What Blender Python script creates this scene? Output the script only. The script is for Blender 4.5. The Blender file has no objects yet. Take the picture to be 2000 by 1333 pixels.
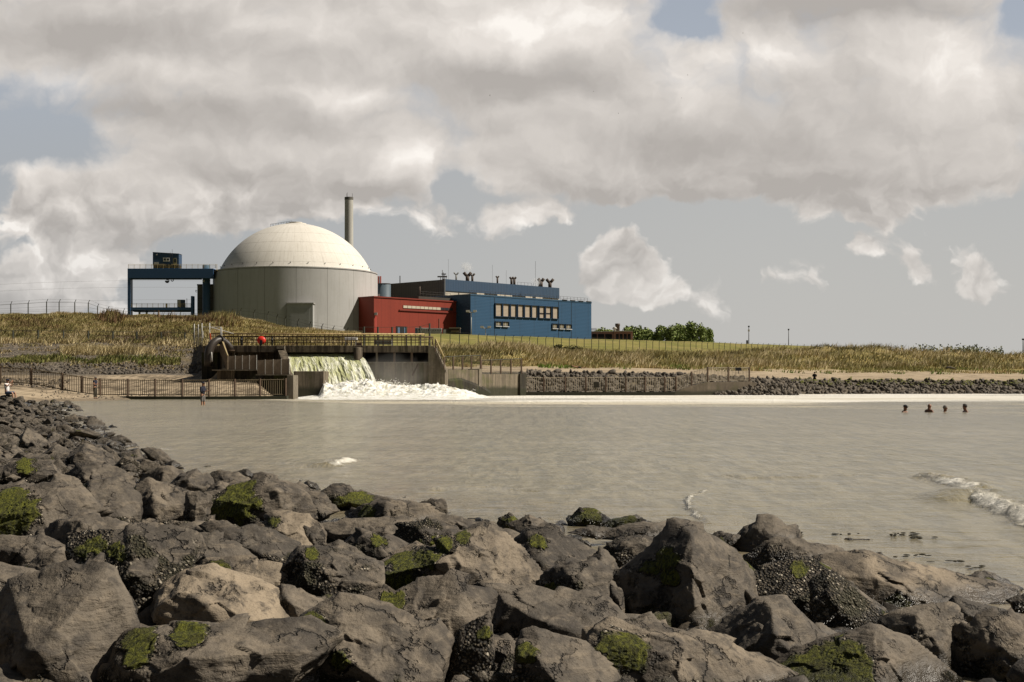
import bpy, math, random
import numpy as np
from mathutils import Vector
SC = bpy.context.scene
COL = SC.collection
F, HZ, H = 2600.0, 750.0, 1.3          # focal length in photo pixels, horizon row, eye height

# ------------------------------------------------------------------ camera
cd = bpy.data.cameras.new('camera'); cam = bpy.data.objects.new('camera', cd); COL.objects.link(cam)
cam.location = (0, 0, H); cam.rotation_euler = (math.radians(90), 0, 0)
cd.sensor_width = 36; cd.lens = 36*F/2000; cd.shift_y = (HZ-666.5)/2000
cd.clip_start = .1; cd.clip_end = 60000
SC.camera = cam
SC.view_settings.view_transform = 'Standard'; SC.view_settings.look = 'None'
SC.view_settings.gamma = 1; SC.view_settings.exposure = 0.30
SC.cycles.max_bounces = 5; SC.cycles.diffuse_bounces = 2; SC.cycles.glossy_bounces = 2
SC.cycles.transparent_max_bounces = 6; SC.cycles.volume_bounces = 3

SUN_EL, SUN_AZ = math.radians(46), math.radians(93)   # azimuth clockwise from +Y
SUN_DIR = Vector((math.cos(SUN_EL)*math.sin(SUN_AZ), math.cos(SUN_EL)*math.cos(SUN_AZ), math.sin(SUN_EL)))
sd = bpy.data.lights.new('sun', 'SUN'); sd.energy = 5.0; sd.angle = math.radians(.6); sd.color = (1, .92, .80)
so = bpy.data.objects.new('sun', sd); COL.objects.link(so)
so.rotation_euler = SUN_DIR.to_track_quat('Z', 'Y').to_euler()

# ------------------------------------------------------------------ node helper
class G:
    def __init__(s, nt): s.nt = nt; s.n = nt.nodes; s.l = nt.links
    def new(s, t, **kw):
        n = s.n.new(t)
        for k, v in kw.items(): setattr(n, k, v)
        return n
    def put(s, inp, v):
        if v is None: return
        if isinstance(v, bpy.types.NodeSocket): s.l.new(v, inp)
        else:
            if hasattr(inp.default_value, '__len__') and not hasattr(v, '__len__'): v = [v]*len(inp.default_value)
            if hasattr(inp.default_value, '__len__') and len(inp.default_value) == 4 and len(v) == 3: v = (*v, 1)
            inp.default_value = v
    def m(s, op, a, b=None, c=None, clamp=False):
        n = s.new('ShaderNodeMath', operation=op, use_clamp=clamp)
        for i, v in enumerate((a, b, c)): s.put(n.inputs[i], v)
        return n.outputs[0]
    def vm(s, op, a, b=None, c=None):
        n = s.new('ShaderNodeVectorMath', operation=op)
        for i, v in enumerate((a, b, c)): s.put(n.inputs[i], v)
        return n.outputs['Value'] if op in ('LENGTH', 'DOT_PRODUCT', 'DISTANCE') else n.outputs[0]
    def ss(s, x, a, b, lo=0., hi=1., kind='SMOOTHSTEP'):
        n = s.new('ShaderNodeMapRange', interpolation_type=kind)
        for i, v in zip((0, 1, 2, 3, 4), (x, a, b, lo, hi)): s.put(n.inputs[i], v)
        return n.outputs[0]
    def mix(s, f, a, b, mode='MIX'):
        n = s.new('ShaderNodeMix', data_type='RGBA', blend_type=mode)
        s.put(n.inputs[0], f); s.put(n.inputs[6], a); s.put(n.inputs[7], b)
        return n.outputs[2]
    dim = '3D'
    def noise(s, v, scale, detail=4, rough=.55, dist=0., out='Fac', lac=2.):
        n = s.new('ShaderNodeTexNoise', noise_dimensions=s.dim)
        s.put(n.inputs['Vector'], v)
        for k, x in (('Scale', scale), ('Detail', detail), ('Roughness', rough), ('Distortion', dist), ('Lacunarity', lac)):
            s.put(n.inputs[k], x)
        return n.outputs[out]
    def vor(s, v, scale, feature='F1', out='Distance', rnd=1.):
        n = s.new('ShaderNodeTexVoronoi', feature=feature)
        s.put(n.inputs['Vector'], v); s.put(n.inputs['Scale'], scale); s.put(n.inputs['Randomness'], rnd)
        return n.outputs[out]
    def comb(s, x, y, z):
        n = s.new('ShaderNodeCombineXYZ')
        for i, v in enumerate((x, y, z)): s.put(n.inputs[i], v)
        return n.outputs[0]
    def sep(s, v):
        n = s.new('ShaderNodeSeparateXYZ'); s.put(n.inputs[0], v); return n.outputs
    def bump(s, h, strength=.5, dist=.1, normal=None):
        n = s.new('ShaderNodeBump'); s.put(n.inputs['Height'], h)
        n.inputs['Strength'].default_value = strength; n.inputs['Distance'].default_value = dist
        if normal is not None: s.put(n.inputs['Normal'], normal)
        return n.outputs[0]

# ------------------------------------------------------------------ world: daylight sky with broken cumulus deck
W = bpy.data.worlds.new('World'); SC.world = W; W.use_nodes = True
g = G(W.node_tree); g.n.clear(); g.dim = '2D'
sky = g.new('ShaderNodeTexSky', sky_type='NISHITA', sun_disc=False)
sky.sun_elevation = SUN_EL; sky.sun_rotation = SUN_AZ; sky.air_density = 1.2; sky.dust_density = 2.5
dirv = g.new('ShaderNodeTexCoord').outputs['Generated']
dx, dy, dz = g.sep(dirv)
yy = g.m('MAXIMUM', g.m('ABSOLUTE', dy), .18)
k = g.m('DIVIDE', 2.6, yy)
U = g.m('MULTIPLY', dx, k); V = g.m('MULTIPLY', dz, k)       # tangent-plane sky coordinates
uv0 = g.comb(U, V, 0.)
wn = g.new('ShaderNodeTexNoise', noise_dimensions='2D'); g.put(wn.inputs['Vector'], uv0); wn.inputs['Scale'].default_value = 4.5; wn.inputs['Detail'].default_value = 5; wn.inputs['Roughness'].default_value = .6
warp = g.vm('MULTIPLY', g.vm('SUBTRACT', wn.outputs['Color'], (.5, .5, .5)), (.15, .10, 0))
uvw = g.vm('ADD', uv0, warp)
def blobs(vec, lst):
    """sum of soft ellipses (px, py, rx, ry, amp) in photo pixel units"""
    acc = None
    for (px, py, rx, ry, a) in lst:
        sx, sy = 1000./rx, 1000./ry
        q = g.vm('MULTIPLY_ADD', vec, (sx, sy, 0), (-(px-1000)/1000*sx, -(750-py)/1000*sy, 0))
        v = g.ss(g.vm('LENGTH', q), 0., 1., a, 0.)
        acc = v if acc is None else g.m('ADD', acc, v)
    return acc
CLOUDS = [  # deck
 (300,-60,1000,330,1.0),(1000,-80,760,420,1.1),(1750,60,620,420,1.1),(500,110,900,240,.9),(520,290,470,150,.95),(690,320,300,150,1.35),(440,290,300,130,.6),
 (1150,230,420,200,.8),(1500,300,560,130,1.0),(1200,330,380,105,.9),(1030,300,200,120,.7),(1700,335,380,115,1.0),(1900,250,330,170,.8),(1010,330,130,70,.15),
 # cumulus under the deck
 (95,385,190,105,.85),(260,390,220,112,.9),(430,405,210,90,.85),(540,410,100,60,.4),(20,420,90,70,.5),
 (120,545,240,140,.95),(230,510,150,90,.4),(20,580,140,90,.5),
 (1182,505,92,92,.92),(1245,548,112,62,.76),(1295,576,78,36,.55),
 (830,432,135,66,.62),(1040,418,130,44,.60),(1705,400,130,60,.66),(1682,490,66,48,.6),
 (1772,505,56,54,.58),(1800,540,72,50,.58),(1905,520,74,80,.62),(1930,555,80,46,.56)]
HOLES = [(50,262,190,75,.9),(1335,15,90,85,1.25),(1990,25,70,80,.9),(905,350,95,95,.55),(1375,62,70,40,.8)]
cov = g.m('SUBTRACT', blobs(uvw, CLOUDS), blobs(uvw, HOLES))
uvn = g.vm('MULTIPLY', uvw, (1, 1.25, 1))
OFF = (.026, .034, 0)
def fb(vec, s=6.5, d=7, r=.54): return g.noise(vec, s, d, r, .0)
n1 = fb(uvn)
def bill(vec):
    """cauliflower lumps: inverted fractal cells on a warped field"""
    w_ = g.vm('MULTIPLY', g.vm('SUBTRACT', g.noise(vec, 9., 3, .5, out='Color'), (.5,.5,.5)), (.07,.07,0))
    v = g.new('ShaderNodeTexVoronoi', feature='F1', voronoi_dimensions='2D', normalize=True); g.put(v.inputs['Vector'], g.vm('ADD', vec, w_))
    for k_, x_ in (('Scale', 6.5), ('Detail', 3.), ('Roughness', .5), ('Lacunarity', 2.15)): v.inputs[k_].default_value = x_
    return g.m('SUBTRACT', 1., v.outputs['Distance'])
n1s = bill(uvn)
n1b = bill(g.vm('ADD', uvn, OFF))
dens = g.m('MULTIPLY_ADD', g.m('SUBTRACT', n1, .5), 1.1, g.m('MULTIPLY_ADD', g.m('SUBTRACT', n1s, .62), 1.1, g.m('MINIMUM', cov, 1.15)))
soft = g.ss(V, .30, .50)                        # the deck has ragged soft edges, low cumulus crisp ones
alpha = g.ss(dens, g.m('MULTIPLY_ADD', soft, -.10, .27), g.m('MULTIPLY_ADD', soft, .48, .54))
# lit side: the density falls off towards the sun
cov2 = g.m('SUBTRACT', blobs(g.vm('ADD', uvw, (.02, .045, 0)), CLOUDS), blobs(uvw, HOLES))
grad = g.m('ADD', g.m('MULTIPLY', g.m('SUBTRACT', n1s, n1b), 2.6), g.m('MULTIPLY', g.m('SUBTRACT', cov, cov2), .30))
DARK = [(180,70,420,60,.55),(330,215,520,42,.42),(520,255,330,40,.42),(1010,150,300,70,.62),(1640,10,330,60,.75),(700,375,230,40,.45),
        (1480,300,420,110,.42),(1640,375,300,60,.34),(60,215,220,40,.3),(1150,380,300,40,.36),(900,20,120,40,.2),(1300,290,200,60,.2),(480,330,260,50,.25)]
LIGHT = [(1060,40,380,110,.55),(640,195,170,40,.42),(800,300,90,60,.45),(1500,110,170,60,.45),(1850,140,240,130,.4),(120,150,160,40,.28),
         (330,130,200,40,.22),(620,60,240,60,.25),(1340,140,120,110,.4),(1160,480,70,40,.3),(300,380,200,40,.22),(60,345,90,40,.2),(700,180,80,30,.25),(420,150,150,40,.2)]
uvs = g.vm('ADD', uv0, g.vm('MULTIPLY', warp, (1.0, .8, 0)))
tone = g.m('SUBTRACT', blobs(uvs, LIGHT), g.m('MULTIPLY', blobs(uvs, DARK), .80))
n3 = g.noise(g.vm('MULTIPLY', uvn, (.7, 1.7, 1)), 3.2, 4, .45, .3)
tone = g.m('ADD', tone, g.m('MULTIPLY_ADD', g.m('SUBTRACT', n3, .5), .30, g.m('MULTIPLY', grad, g.ss(V, .28, .46, .95, .26))))
thin = g.ss(dens, .3, .95, .24, 0.)          # thin edges glow
t = g.m('ADD', g.m('ADD', tone, thin), .42, clamp=True)
ramp = g.new('ShaderNodeValToRGB'); g.put(ramp.inputs[0], t)
e = ramp.color_ramp.elements
CS = [(0., (.365,.340,.317)), (.30, (.450,.421,.393)), (.55, (.540,.505,.470)), (.8, (.650,.608,.566)), (1., (.80,.758,.71))]
e[0].position = 0; e[0].color = (*CS[0][1], 1); e[1].position = 1; e[1].color = (*CS[-1][1], 1)
for p_, c_ in CS[1:-1]:
    x = e.new(p_); x.color = (*c_, 1)
cloudc = g.vm('SCALE', ramp.outputs[0]); cloudc.node.inputs['Scale'].default_value = 10.
# clear sky: Nishita veiled by bright summer haze, thicker towards the horizon
veil = g.ss(V, .0, .75, .93, .62, 'LINEAR')
hz1 = g.mix(g.ss(U, -1., .6), (3.75,3.82,3.9), (4.5,4.42,4.25))
hz2 = g.mix(g.ss(V, .35, .7), hz1, (4.1,4.35,4.7))
sky_l = g.vm('MULTIPLY', sky.outputs[0], (.55, .55, .6))
clear = g.mix(veil, sky_l, hz2)
low = g.ss(V, .05, .42, .52, 1.)               # distant low clouds fade into the haze
skyc = g.mix(g.m('MULTIPLY', alpha, low), clear, cloudc)
dim_rest = g.m('MAXIMUM', g.ss(dy, .80, .25), g.ss(dz, .34, .62))  # sky outside the view, dimmed to deepen shade on camera-facing sides
skyc = g.mix(g.m('MULTIPLY', dim_rest, .93), skyc, g.vm('MULTIPLY', sky.outputs[0], (.15,.143,.135)))
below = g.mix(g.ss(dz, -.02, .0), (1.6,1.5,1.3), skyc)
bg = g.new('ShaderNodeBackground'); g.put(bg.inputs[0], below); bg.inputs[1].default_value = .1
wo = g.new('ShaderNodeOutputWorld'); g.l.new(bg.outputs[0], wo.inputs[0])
W.cycles.sampling_method = 'MANUAL'; W.cycles.sample_map_resolution = 512

# ------------------------------------------------------------------ helpers
def P(px, py, Y): return np.array(((px-1000)/F*Y, Y, H-(py-HZ)/F*Y))
def PZ(px, Y, z): return np.array(((px-1000)/F*Y, Y, z))
def V3(a): return Vector((float(a[0]), float(a[1]), float(a[2])))
def tag(o, label=None, cat=None, group=None, kind=None):
    if label: o['label'] = label
    if cat: o['category'] = cat
    if group: o['group'] = group
    if kind: o['kind'] = kind
    return o
def thing(name, label, cat, loc, group=None):
    o = bpy.data.objects.new(name, None); COL.objects.link(o); o.empty_display_size = .3
    o.location = V3(loc); return tag(o, label, cat, group)
def base_of(parent):
    v = Vector((0, 0, 0))
    while parent is not None: v += parent.location; parent = parent.parent
    return np.array(v)
def np_mesh(name, verts, faces, mat, parent=None, smooth=False, attrs=None, loops=None):
    """verts Nx3 in world coordinates, faces: MxK array (all same size) or list of tuples"""
    me = bpy.data.meshes.new(name)
    verts = np.asarray(verts, dtype=np.float64) - (base_of(parent) if parent is not None else 0)
    if isinstance(faces, np.ndarray):
        nv, (nf, kk) = len(verts), faces.shape
        me.vertices.add(nv); me.vertices.foreach_set('co', verts.astype(np.float32).ravel())
        me.loops.add(nf*kk); me.loops.foreach_set('vertex_index', faces.astype(np.int32).ravel())
        me.polygons.add(nf); me.polygons.foreach_set('loop_start', np.arange(0, nf*kk, kk, dtype=np.int32))
        me.update(calc_edges=True); me.validate()
    else:
        me.from_pydata(verts.tolist(), [], faces); me.update()
    if smooth is True: me.polygons.foreach_set('use_smooth', np.ones(len(me.polygons), dtype=bool))
    elif smooth: me.polygons.foreach_set('use_smooth', np.array(smooth, dtype=bool))
    if attrs:
        for an, av in attrs.items():
            a = me.color_attributes.new(an, 'FLOAT_COLOR', 'POINT')
            av = np.asarray(av, dtype=np.float32)
            if av.shape[1] == 3: av = np.hstack([av, np.ones((len(av), 1), np.float32)])
            a.data.foreach_set('color', av.ravel())
    if mat: me.materials.append(mat)
    o = bpy.data.objects.new(name, me); COL.objects.link(o)
    if parent is not None: o.parent = parent
    return o
class MB:
    """collects primitives, builds ONE mesh"""
    def __init__(s): s.v = []; s.f = []; s.sm = []
    def add(s, vs, fs, smooth=False):
        b = len(s.v); s.v += [tuple(map(float, p)) for p in vs]
        s.f += [tuple(i+b for i in f) for f in fs]; s.sm += [smooth]*len(fs); return s
    def box(s, a, b):                      # axis aligned from corner a to corner b
        x0, y0, z0 = np.minimum(a, b); x1, y1, z1 = np.maximum(a, b)
        return s.hexa([(x0,y0,z0),(x1,y0,z0),(x1,y1,z0),(x0,y1,z0)], [(x0,y0,z1),(x1,y0,z1),(x1,y1,z1),(x0,y1,z1)])
    def hexa(s, lo, hi):                   # two quads, bottom and top, counter-clockwise from above
        return s.add(list(lo)+list(hi), [(3,2,1,0),(4,5,6,7),(0,1,5,4),(1,2,6,5),(2,3,7,6),(3,0,4,7)])
    def obox(s, o, d, n, L, T, z0, z1):    # box from o along unit 2d dir d length L, along n thickness T
        o = np.array(o[:2], float); d = np.array(d[:2], float); n = np.array(n[:2], float)
        c = [o, o+d*L, o+d*L+n*T, o+n*T]
        ar = sum(c[i][0]*c[(i+1)%4][1]-c[(i+1)%4][0]*c[i][1] for i in range(4))
        if ar < 0: c = c[::-1]
        return s.hexa([(*p, z0) for p in c], [(*p, z1) for p in c])
    def prism(s, poly, ext):               # planar polygon extruded by a vector
        n = len(poly); poly = [np.array(p, float) for p in poly]; ext = np.array(ext, float)
        return s.add(poly+[p+ext for p in poly], [tuple(range(n))[::-1], tuple(range(n, 2*n))]+[(i,(i+1)%n,(i+1)%n+n,i+n) for i in range(n)])
    def tube(s, pts, r, n=8, caps=True, smooth=True):
        pts = [np.array(p, float) for p in pts]; m = len(pts)
        rs = r if hasattr(r, '__len__') else [r]*m
        vs = []; up = None
        for i, p in enumerate(pts):
            t = pts[min(i+1, m-1)]-pts[max(i-1, 0)]; t = t/(np.linalg.norm(t)+1e-9)
            if up is None:
                up = np.array((0,0,1.)) if abs(t[2]) < .9 else np.array((0,1.,0))
            a = np.cross(up, t); a /= np.linalg.norm(a)+1e-9; b = np.cross(t, a); up = b
            for j in range(n):
                w = 2*math.pi*j/n
                vs.append(p+rs[i]*(a*math.cos(w)+b*math.sin(w)))
        fs = [(i*n+j, i*n+(j+1)%n, (i+1)*n+(j+1)%n, (i+1)*n+j) for i in range(m-1) for j in range(n)]
        s.add(vs, fs, smooth)
        if caps:
            bb = len(s.v)-len(vs)
            s.f += [tuple(bb+j for j in range(n))[::-1], tuple(bb+(m-1)*n+j for j in range(n))]; s.sm += [False]*2
        return s
    def bar(s, a, b, w, d=None): return s.tube([a, b], (w if d is None else d)*.6, 4, smooth=False)
    def lathe(s, c, prof, n=32, smooth=True, a0=0., a1=2*math.pi):   # prof: list of (r, z)
        full = abs(a1-a0-2*math.pi) < 1e-6; m = n if full else n+1
        vs = [(c[0]+r*math.cos(a0+(a1-a0)*j/n), c[1]+r*math.sin(a0+(a1-a0)*j/n), z) for (r, z) in prof for j in range(m)]
        fs = [(i*m+j, i*m+(j+1)%m, (i+1)*m+(j+1)%m, (i+1)*m+j) for i in range(len(prof)-1) for j in range(n)]
        return s.add(vs, fs, smooth)
    def build(s, name, mat, parent=None, bevel=0.):
        o = np_mesh(name, np.array(s.v), s.f, mat, parent, smooth=s.sm)
        if bevel:
            b = o.modifiers.new('bevel', 'BEVEL'); b.width = bevel; b.segments = 2; b.limit_method = 'ANGLE'
        return o

# ---- numpy value noise
def _h(ix, iy, iz, sd):
    n = (ix*374761393 + iy*668265263 + iz*2147483647 + sd*1274126177) & 0xFFFFFFFF
    n = ((n ^ (n >> 13))*1274126177) & 0xFFFFFFFF
    n = ((n ^ (n >> 16))*2246822519) & 0xFFFFFFFF
    return ((n ^ (n >> 15)) & 0xFFFFFF)/float(0xFFFFFF)
def vnoise(p, sd=0):
    i = np.floor(p).astype(np.int64); f = p-i; f = f*f*f*(f*(f*6-15)+10)
    r = 0
    for a in (0, 1):
        for b in (0, 1):
            for c in (0, 1):
                w = (f[:,0] if a else 1-f[:,0])*(f[:,1] if b else 1-f[:,1])*(f[:,2] if c else 1-f[:,2])
                r = r + w*_h(i[:,0]+a, i[:,1]+b, i[:,2]+c, sd)
    return r*2-1
def fbm(p, oct=4, sd=0, gain=.5, lac=2.03):
    r = 0; a = 1.; q = np.array(p, float); tot = 0
    for o in range(oct):
        r = r + a*vnoise(q, sd+o*17); tot += a; a *= gain; q = q*lac + 11.3
    return r/tot
def ridged(p, oct=4, sd=0):
    r = 0; a = 1.; q = np.array(p, float); tot = 0
    for o in range(oct):
        r = r + a*(1-2*np.abs(vnoise(q, sd+o*17))); tot += a; a *= .5; q = q*2.1+7.7
    return r/tot
def sstep(x, a, b):
    t = np.clip((x-a)/(b-a), 0, 1); return t*t*(3-2*t)
RNG = np.random.default_rng(7)

# ------------------------------------------------------------------ materials
def mat_base(name):
    m = bpy.data.materials.new(name); m.use_nodes = True
    g = G(m.node_tree); g.n.clear()
    out = g.new('ShaderNodeOutputMaterial'); b = g.new('ShaderNodeBsdfPrincipled')
    g.l.new(b.outputs[0], out.inputs[0])
    return m, g, b
def mat(name, c, rough=.7, var=.25, scale=1.5, bump=.0, streak=0., c2=None, metal=0., spec=.35, fine=12.):
    """weathered plain surface: colour mottled at two scales, optional rain streaks running down"""
    m, g, b = mat_base(name)
    co = g.new('ShaderNodeTexCoord').outputs['Object']
    n = g.noise(co, scale, 6, .6); n2 = g.noise(co, scale*fine, 4, .6)
    c2 = c2 or tuple(x*.55 for x in c)
    col = g.mix(g.ss(n, .35, .7, 0, var), c, c2)
    col = g.mix(g.ss(n2, .4, .75, 0, var*.6), col, c2)
    if streak:
        st = g.noise(g.vm('MULTIPLY', co, (3., 3., .12)), 1.6, 5, .65)
        col = g.mix(g.ss(st, .5, .75, 0, streak), col, tuple(x*.4 for x in c2))
    g.put(b.inputs['Base Color'], col); b.inputs['Roughness'].default_value = rough
    b.inputs['Metallic'].default_value = metal; b.inputs['Specular IOR Level'].default_value = spec
    if bump: g.put(b.inputs['Normal'], g.bump(n2, bump, .05))
    return m
M = {}
M['steel_blue'] = mat('blue_paint', (.034,.082,.17), .5, .3, .3, c2=(.028,.062,.125))
M['cyan_steel'] = mat('blue_grey_duct', (.055,.11,.17), .4, .5, .8, c2=(.09,.14,.18), streak=.2)
M['yellow_rail'] = mat('pale_yellow_rail', (.42,.33,.16), .6, .3, 2.)
M['dark_steel'] = mat('dark_steel', (.035,.03,.027), .6, .4, 2.)
M['post'] = mat('dark_green_post', (.045,.048,.035), .7, .4, 2.)
M['rust'] = mat('rusty_rail', (.10,.065,.04), .8, .6, 3., c2=(.05,.03,.02))
M['rail_top'] = mat('worn_yellow_rail', (.55,.41,.20), .7, .6, 3., c2=(.16,.09,.05))
M['galv'] = mat('galvanised_steel', (.42,.41,.38), .5, .3, 3.)
M['white'] = mat('white_paint', (.72,.70,.66), .5, .15, 2.)
M['black'] = mat('black_rubber', (.02,.02,.02), .6, .2, 3.)
M['glass'] = mat('window_glass', (.03,.035,.04), .12, .1, 1., spec=.6)
M['red_plastic'] = mat('red_plastic', (.62,.035,.02), .4, .1, 3., c2=(.4,.02,.02))
M['orange'] = mat('orange_plastic', (.80,.12,.03), .5, .1, 3.)
M['cream'] = mat('cream_panel', (.52,.46,.36), .7, .25, .4)
M['brick'] = mat('red_brown_brick', (.46,.23,.165), .85, .3, .6)
M['louvre'] = mat('dark_louvre', (.02,.014,.012), .8, .3, 1.)
M['vent'] = mat('sooty_vent_pipe', (.085,.06,.045), .7, .5, .8, c2=(.03,.022,.018))
M['chimney'] = mat('chimney_concrete', (.44,.43,.39), .8, .25, .15, streak=.12)
M['board'] = mat('weathered_board', (.20,.16,.12), .8, .5, .9, streak=.5, c2=(.12,.09,.06))
M['plank'] = mat('timber_plank', (.22,.17,.11), .8, .5, 2., c2=(.10,.07,.05))
M['grey_box'] = mat('grey_cabinet', (.40,.40,.39), .5, .3, .8)
M['blue_box'] = mat('blue_container_end', (.10,.16,.24), .5, .3, .8)

def concrete(name, c, dark, moss=0., stain=.7, sc=.35, zwet=None):
    m, g, b = mat_base(name)
    geo = g.new('ShaderNodeNewGeometry').outputs['Position']
    n = g.noise(geo, sc, 7, .62); n2 = g.noise(geo, sc*9, 5, .6)
    st = g.noise(g.vm('MULTIPLY', geo, (2.6, 2.6, .16)), 1.1, 6, .68)
    col = g.mix(g.ss(n, .35, .66, 0, .8), c, tuple(x*.6 for x in c))
    col = g.mix(g.ss(n2, .45, .75, 0, .45), col, tuple(x*1.35 for x in c))
    col = g.mix(g.ss(st, .40, .60, 0, stain), col, dark)
    z = g.sep(geo)[2]
    if moss:
        mn = g.m('ADD', g.noise(geo, .5, 5, .6), g.m('MULTIPLY', g.noise(g.vm('MULTIPLY', geo, (3., 3., .2)), .8, 4), .5))
        col = g.mix(g.ss(mn, .70, .95, 0, moss), col, (.055,.065,.012))
    if zwet is not None:
        zz = g.m('MULTIPLY_ADD', n, 1.0, z)
        wet = g.ss(zz, zwet+.25, zwet+.75, .85, 0.)
        col = g.mix(wet, col, (.022,.024,.012))
        g.put(b.inputs['Roughness'], g.ss(wet, 0, 1, .85, .45))
    else: b.inputs['Roughness'].default_value = .88
    g.put(b.inputs['Base Color'], col); b.inputs['Specular IOR Level'].default_value = .3
    g.put(b.inputs['Normal'], g.bump(n2, .35, .06))
    return m
M['conc'] = concrete('stained_concrete', (.16,.128,.09), (.032,.025,.017), .12, .9)
M['conc_wall'] = concrete('wet_quay_concrete', (.20,.165,.118), (.05,.04,.028), .55, .6, zwet=.9)
M['conc_ramp'] = concrete('ramp_concrete', (.15,.12,.085), (.07,.056,.04), .3, .35, zwet=.5)
M['conc_dark'] = concrete('dark_tidal_concrete', (.05,.043,.03), (.015,.013,.009), .65, .9, zwet=.7)
M['conc_pale'] = concrete('pale_concrete', (.22,.19,.145), (.08,.065,.045), .15, .5)

def cladding(name, c, d, dark, ribs, period, seam=0., seam_col=None, horiz=False, var=.25):
    """profiled metal sheet: ribs along 2d direction d (vertical ribs) or in z (horizontal)"""
    m, g, b = mat_base(name)
    geo = g.new('ShaderNodeNewGeometry').outputs['Position']
    s = g.vm('DOT_PRODUCT', geo, (d[0], d[1], 0)); z = g.sep(geo)[2]
    w = z if horiz else s
    fr = g.m('FRACT', g.m('DIVIDE', w, period))
    rib = g.ss(g.m('ABSOLUTE', g.m('SUBTRACT', fr, .5)), .28, .44)
    n = g.noise(geo, .12, 5, .6); n2 = g.noise(geo, 1.8, 4, .65)
    row = g.new('ShaderNodeTexWhiteNoise', noise_dimensions='2D')
    g.put(row.inputs['Vector'], g.comb(g.m('FLOOR', g.m('DIVIDE', s, 3.1)), g.m('FLOOR', g.m('DIVIDE', z, 1.2 if horiz else 9.)), 0))
    col = g.mix(g.ss(n, .35, .7, 0, var), c, dark)
    col = g.mix(g.ss(n2, .45, .7, 0, var*.7), col, dark)
    col = g.mix(g.m('MULTIPLY', row.outputs['Value'], var*.5), col, tuple(x*1.3 for x in c))
    col = g.mix(g.m('MULTIPLY', rib, ribs), col, tuple(x*.45 for x in c))
    if seam:
        fs = g.m('FRACT', g.m('DIVIDE', s, seam))
        sl = g.ss(g.m('ABSOLUTE', g.m('SUBTRACT', fs, .5)), .485, .495)
        col = g.mix(sl, col, seam_col or tuple(x*.3 for x in c))
    g.put(b.inputs['Base Color'], col); b.inputs['Roughness'].default_value = .55; b.inputs['Specular IOR Level'].default_value = .3
    g.put(b.inputs['Normal'], g.bump(g.m('SUBTRACT', 1., rib), .25, .08))
    return m

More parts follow.
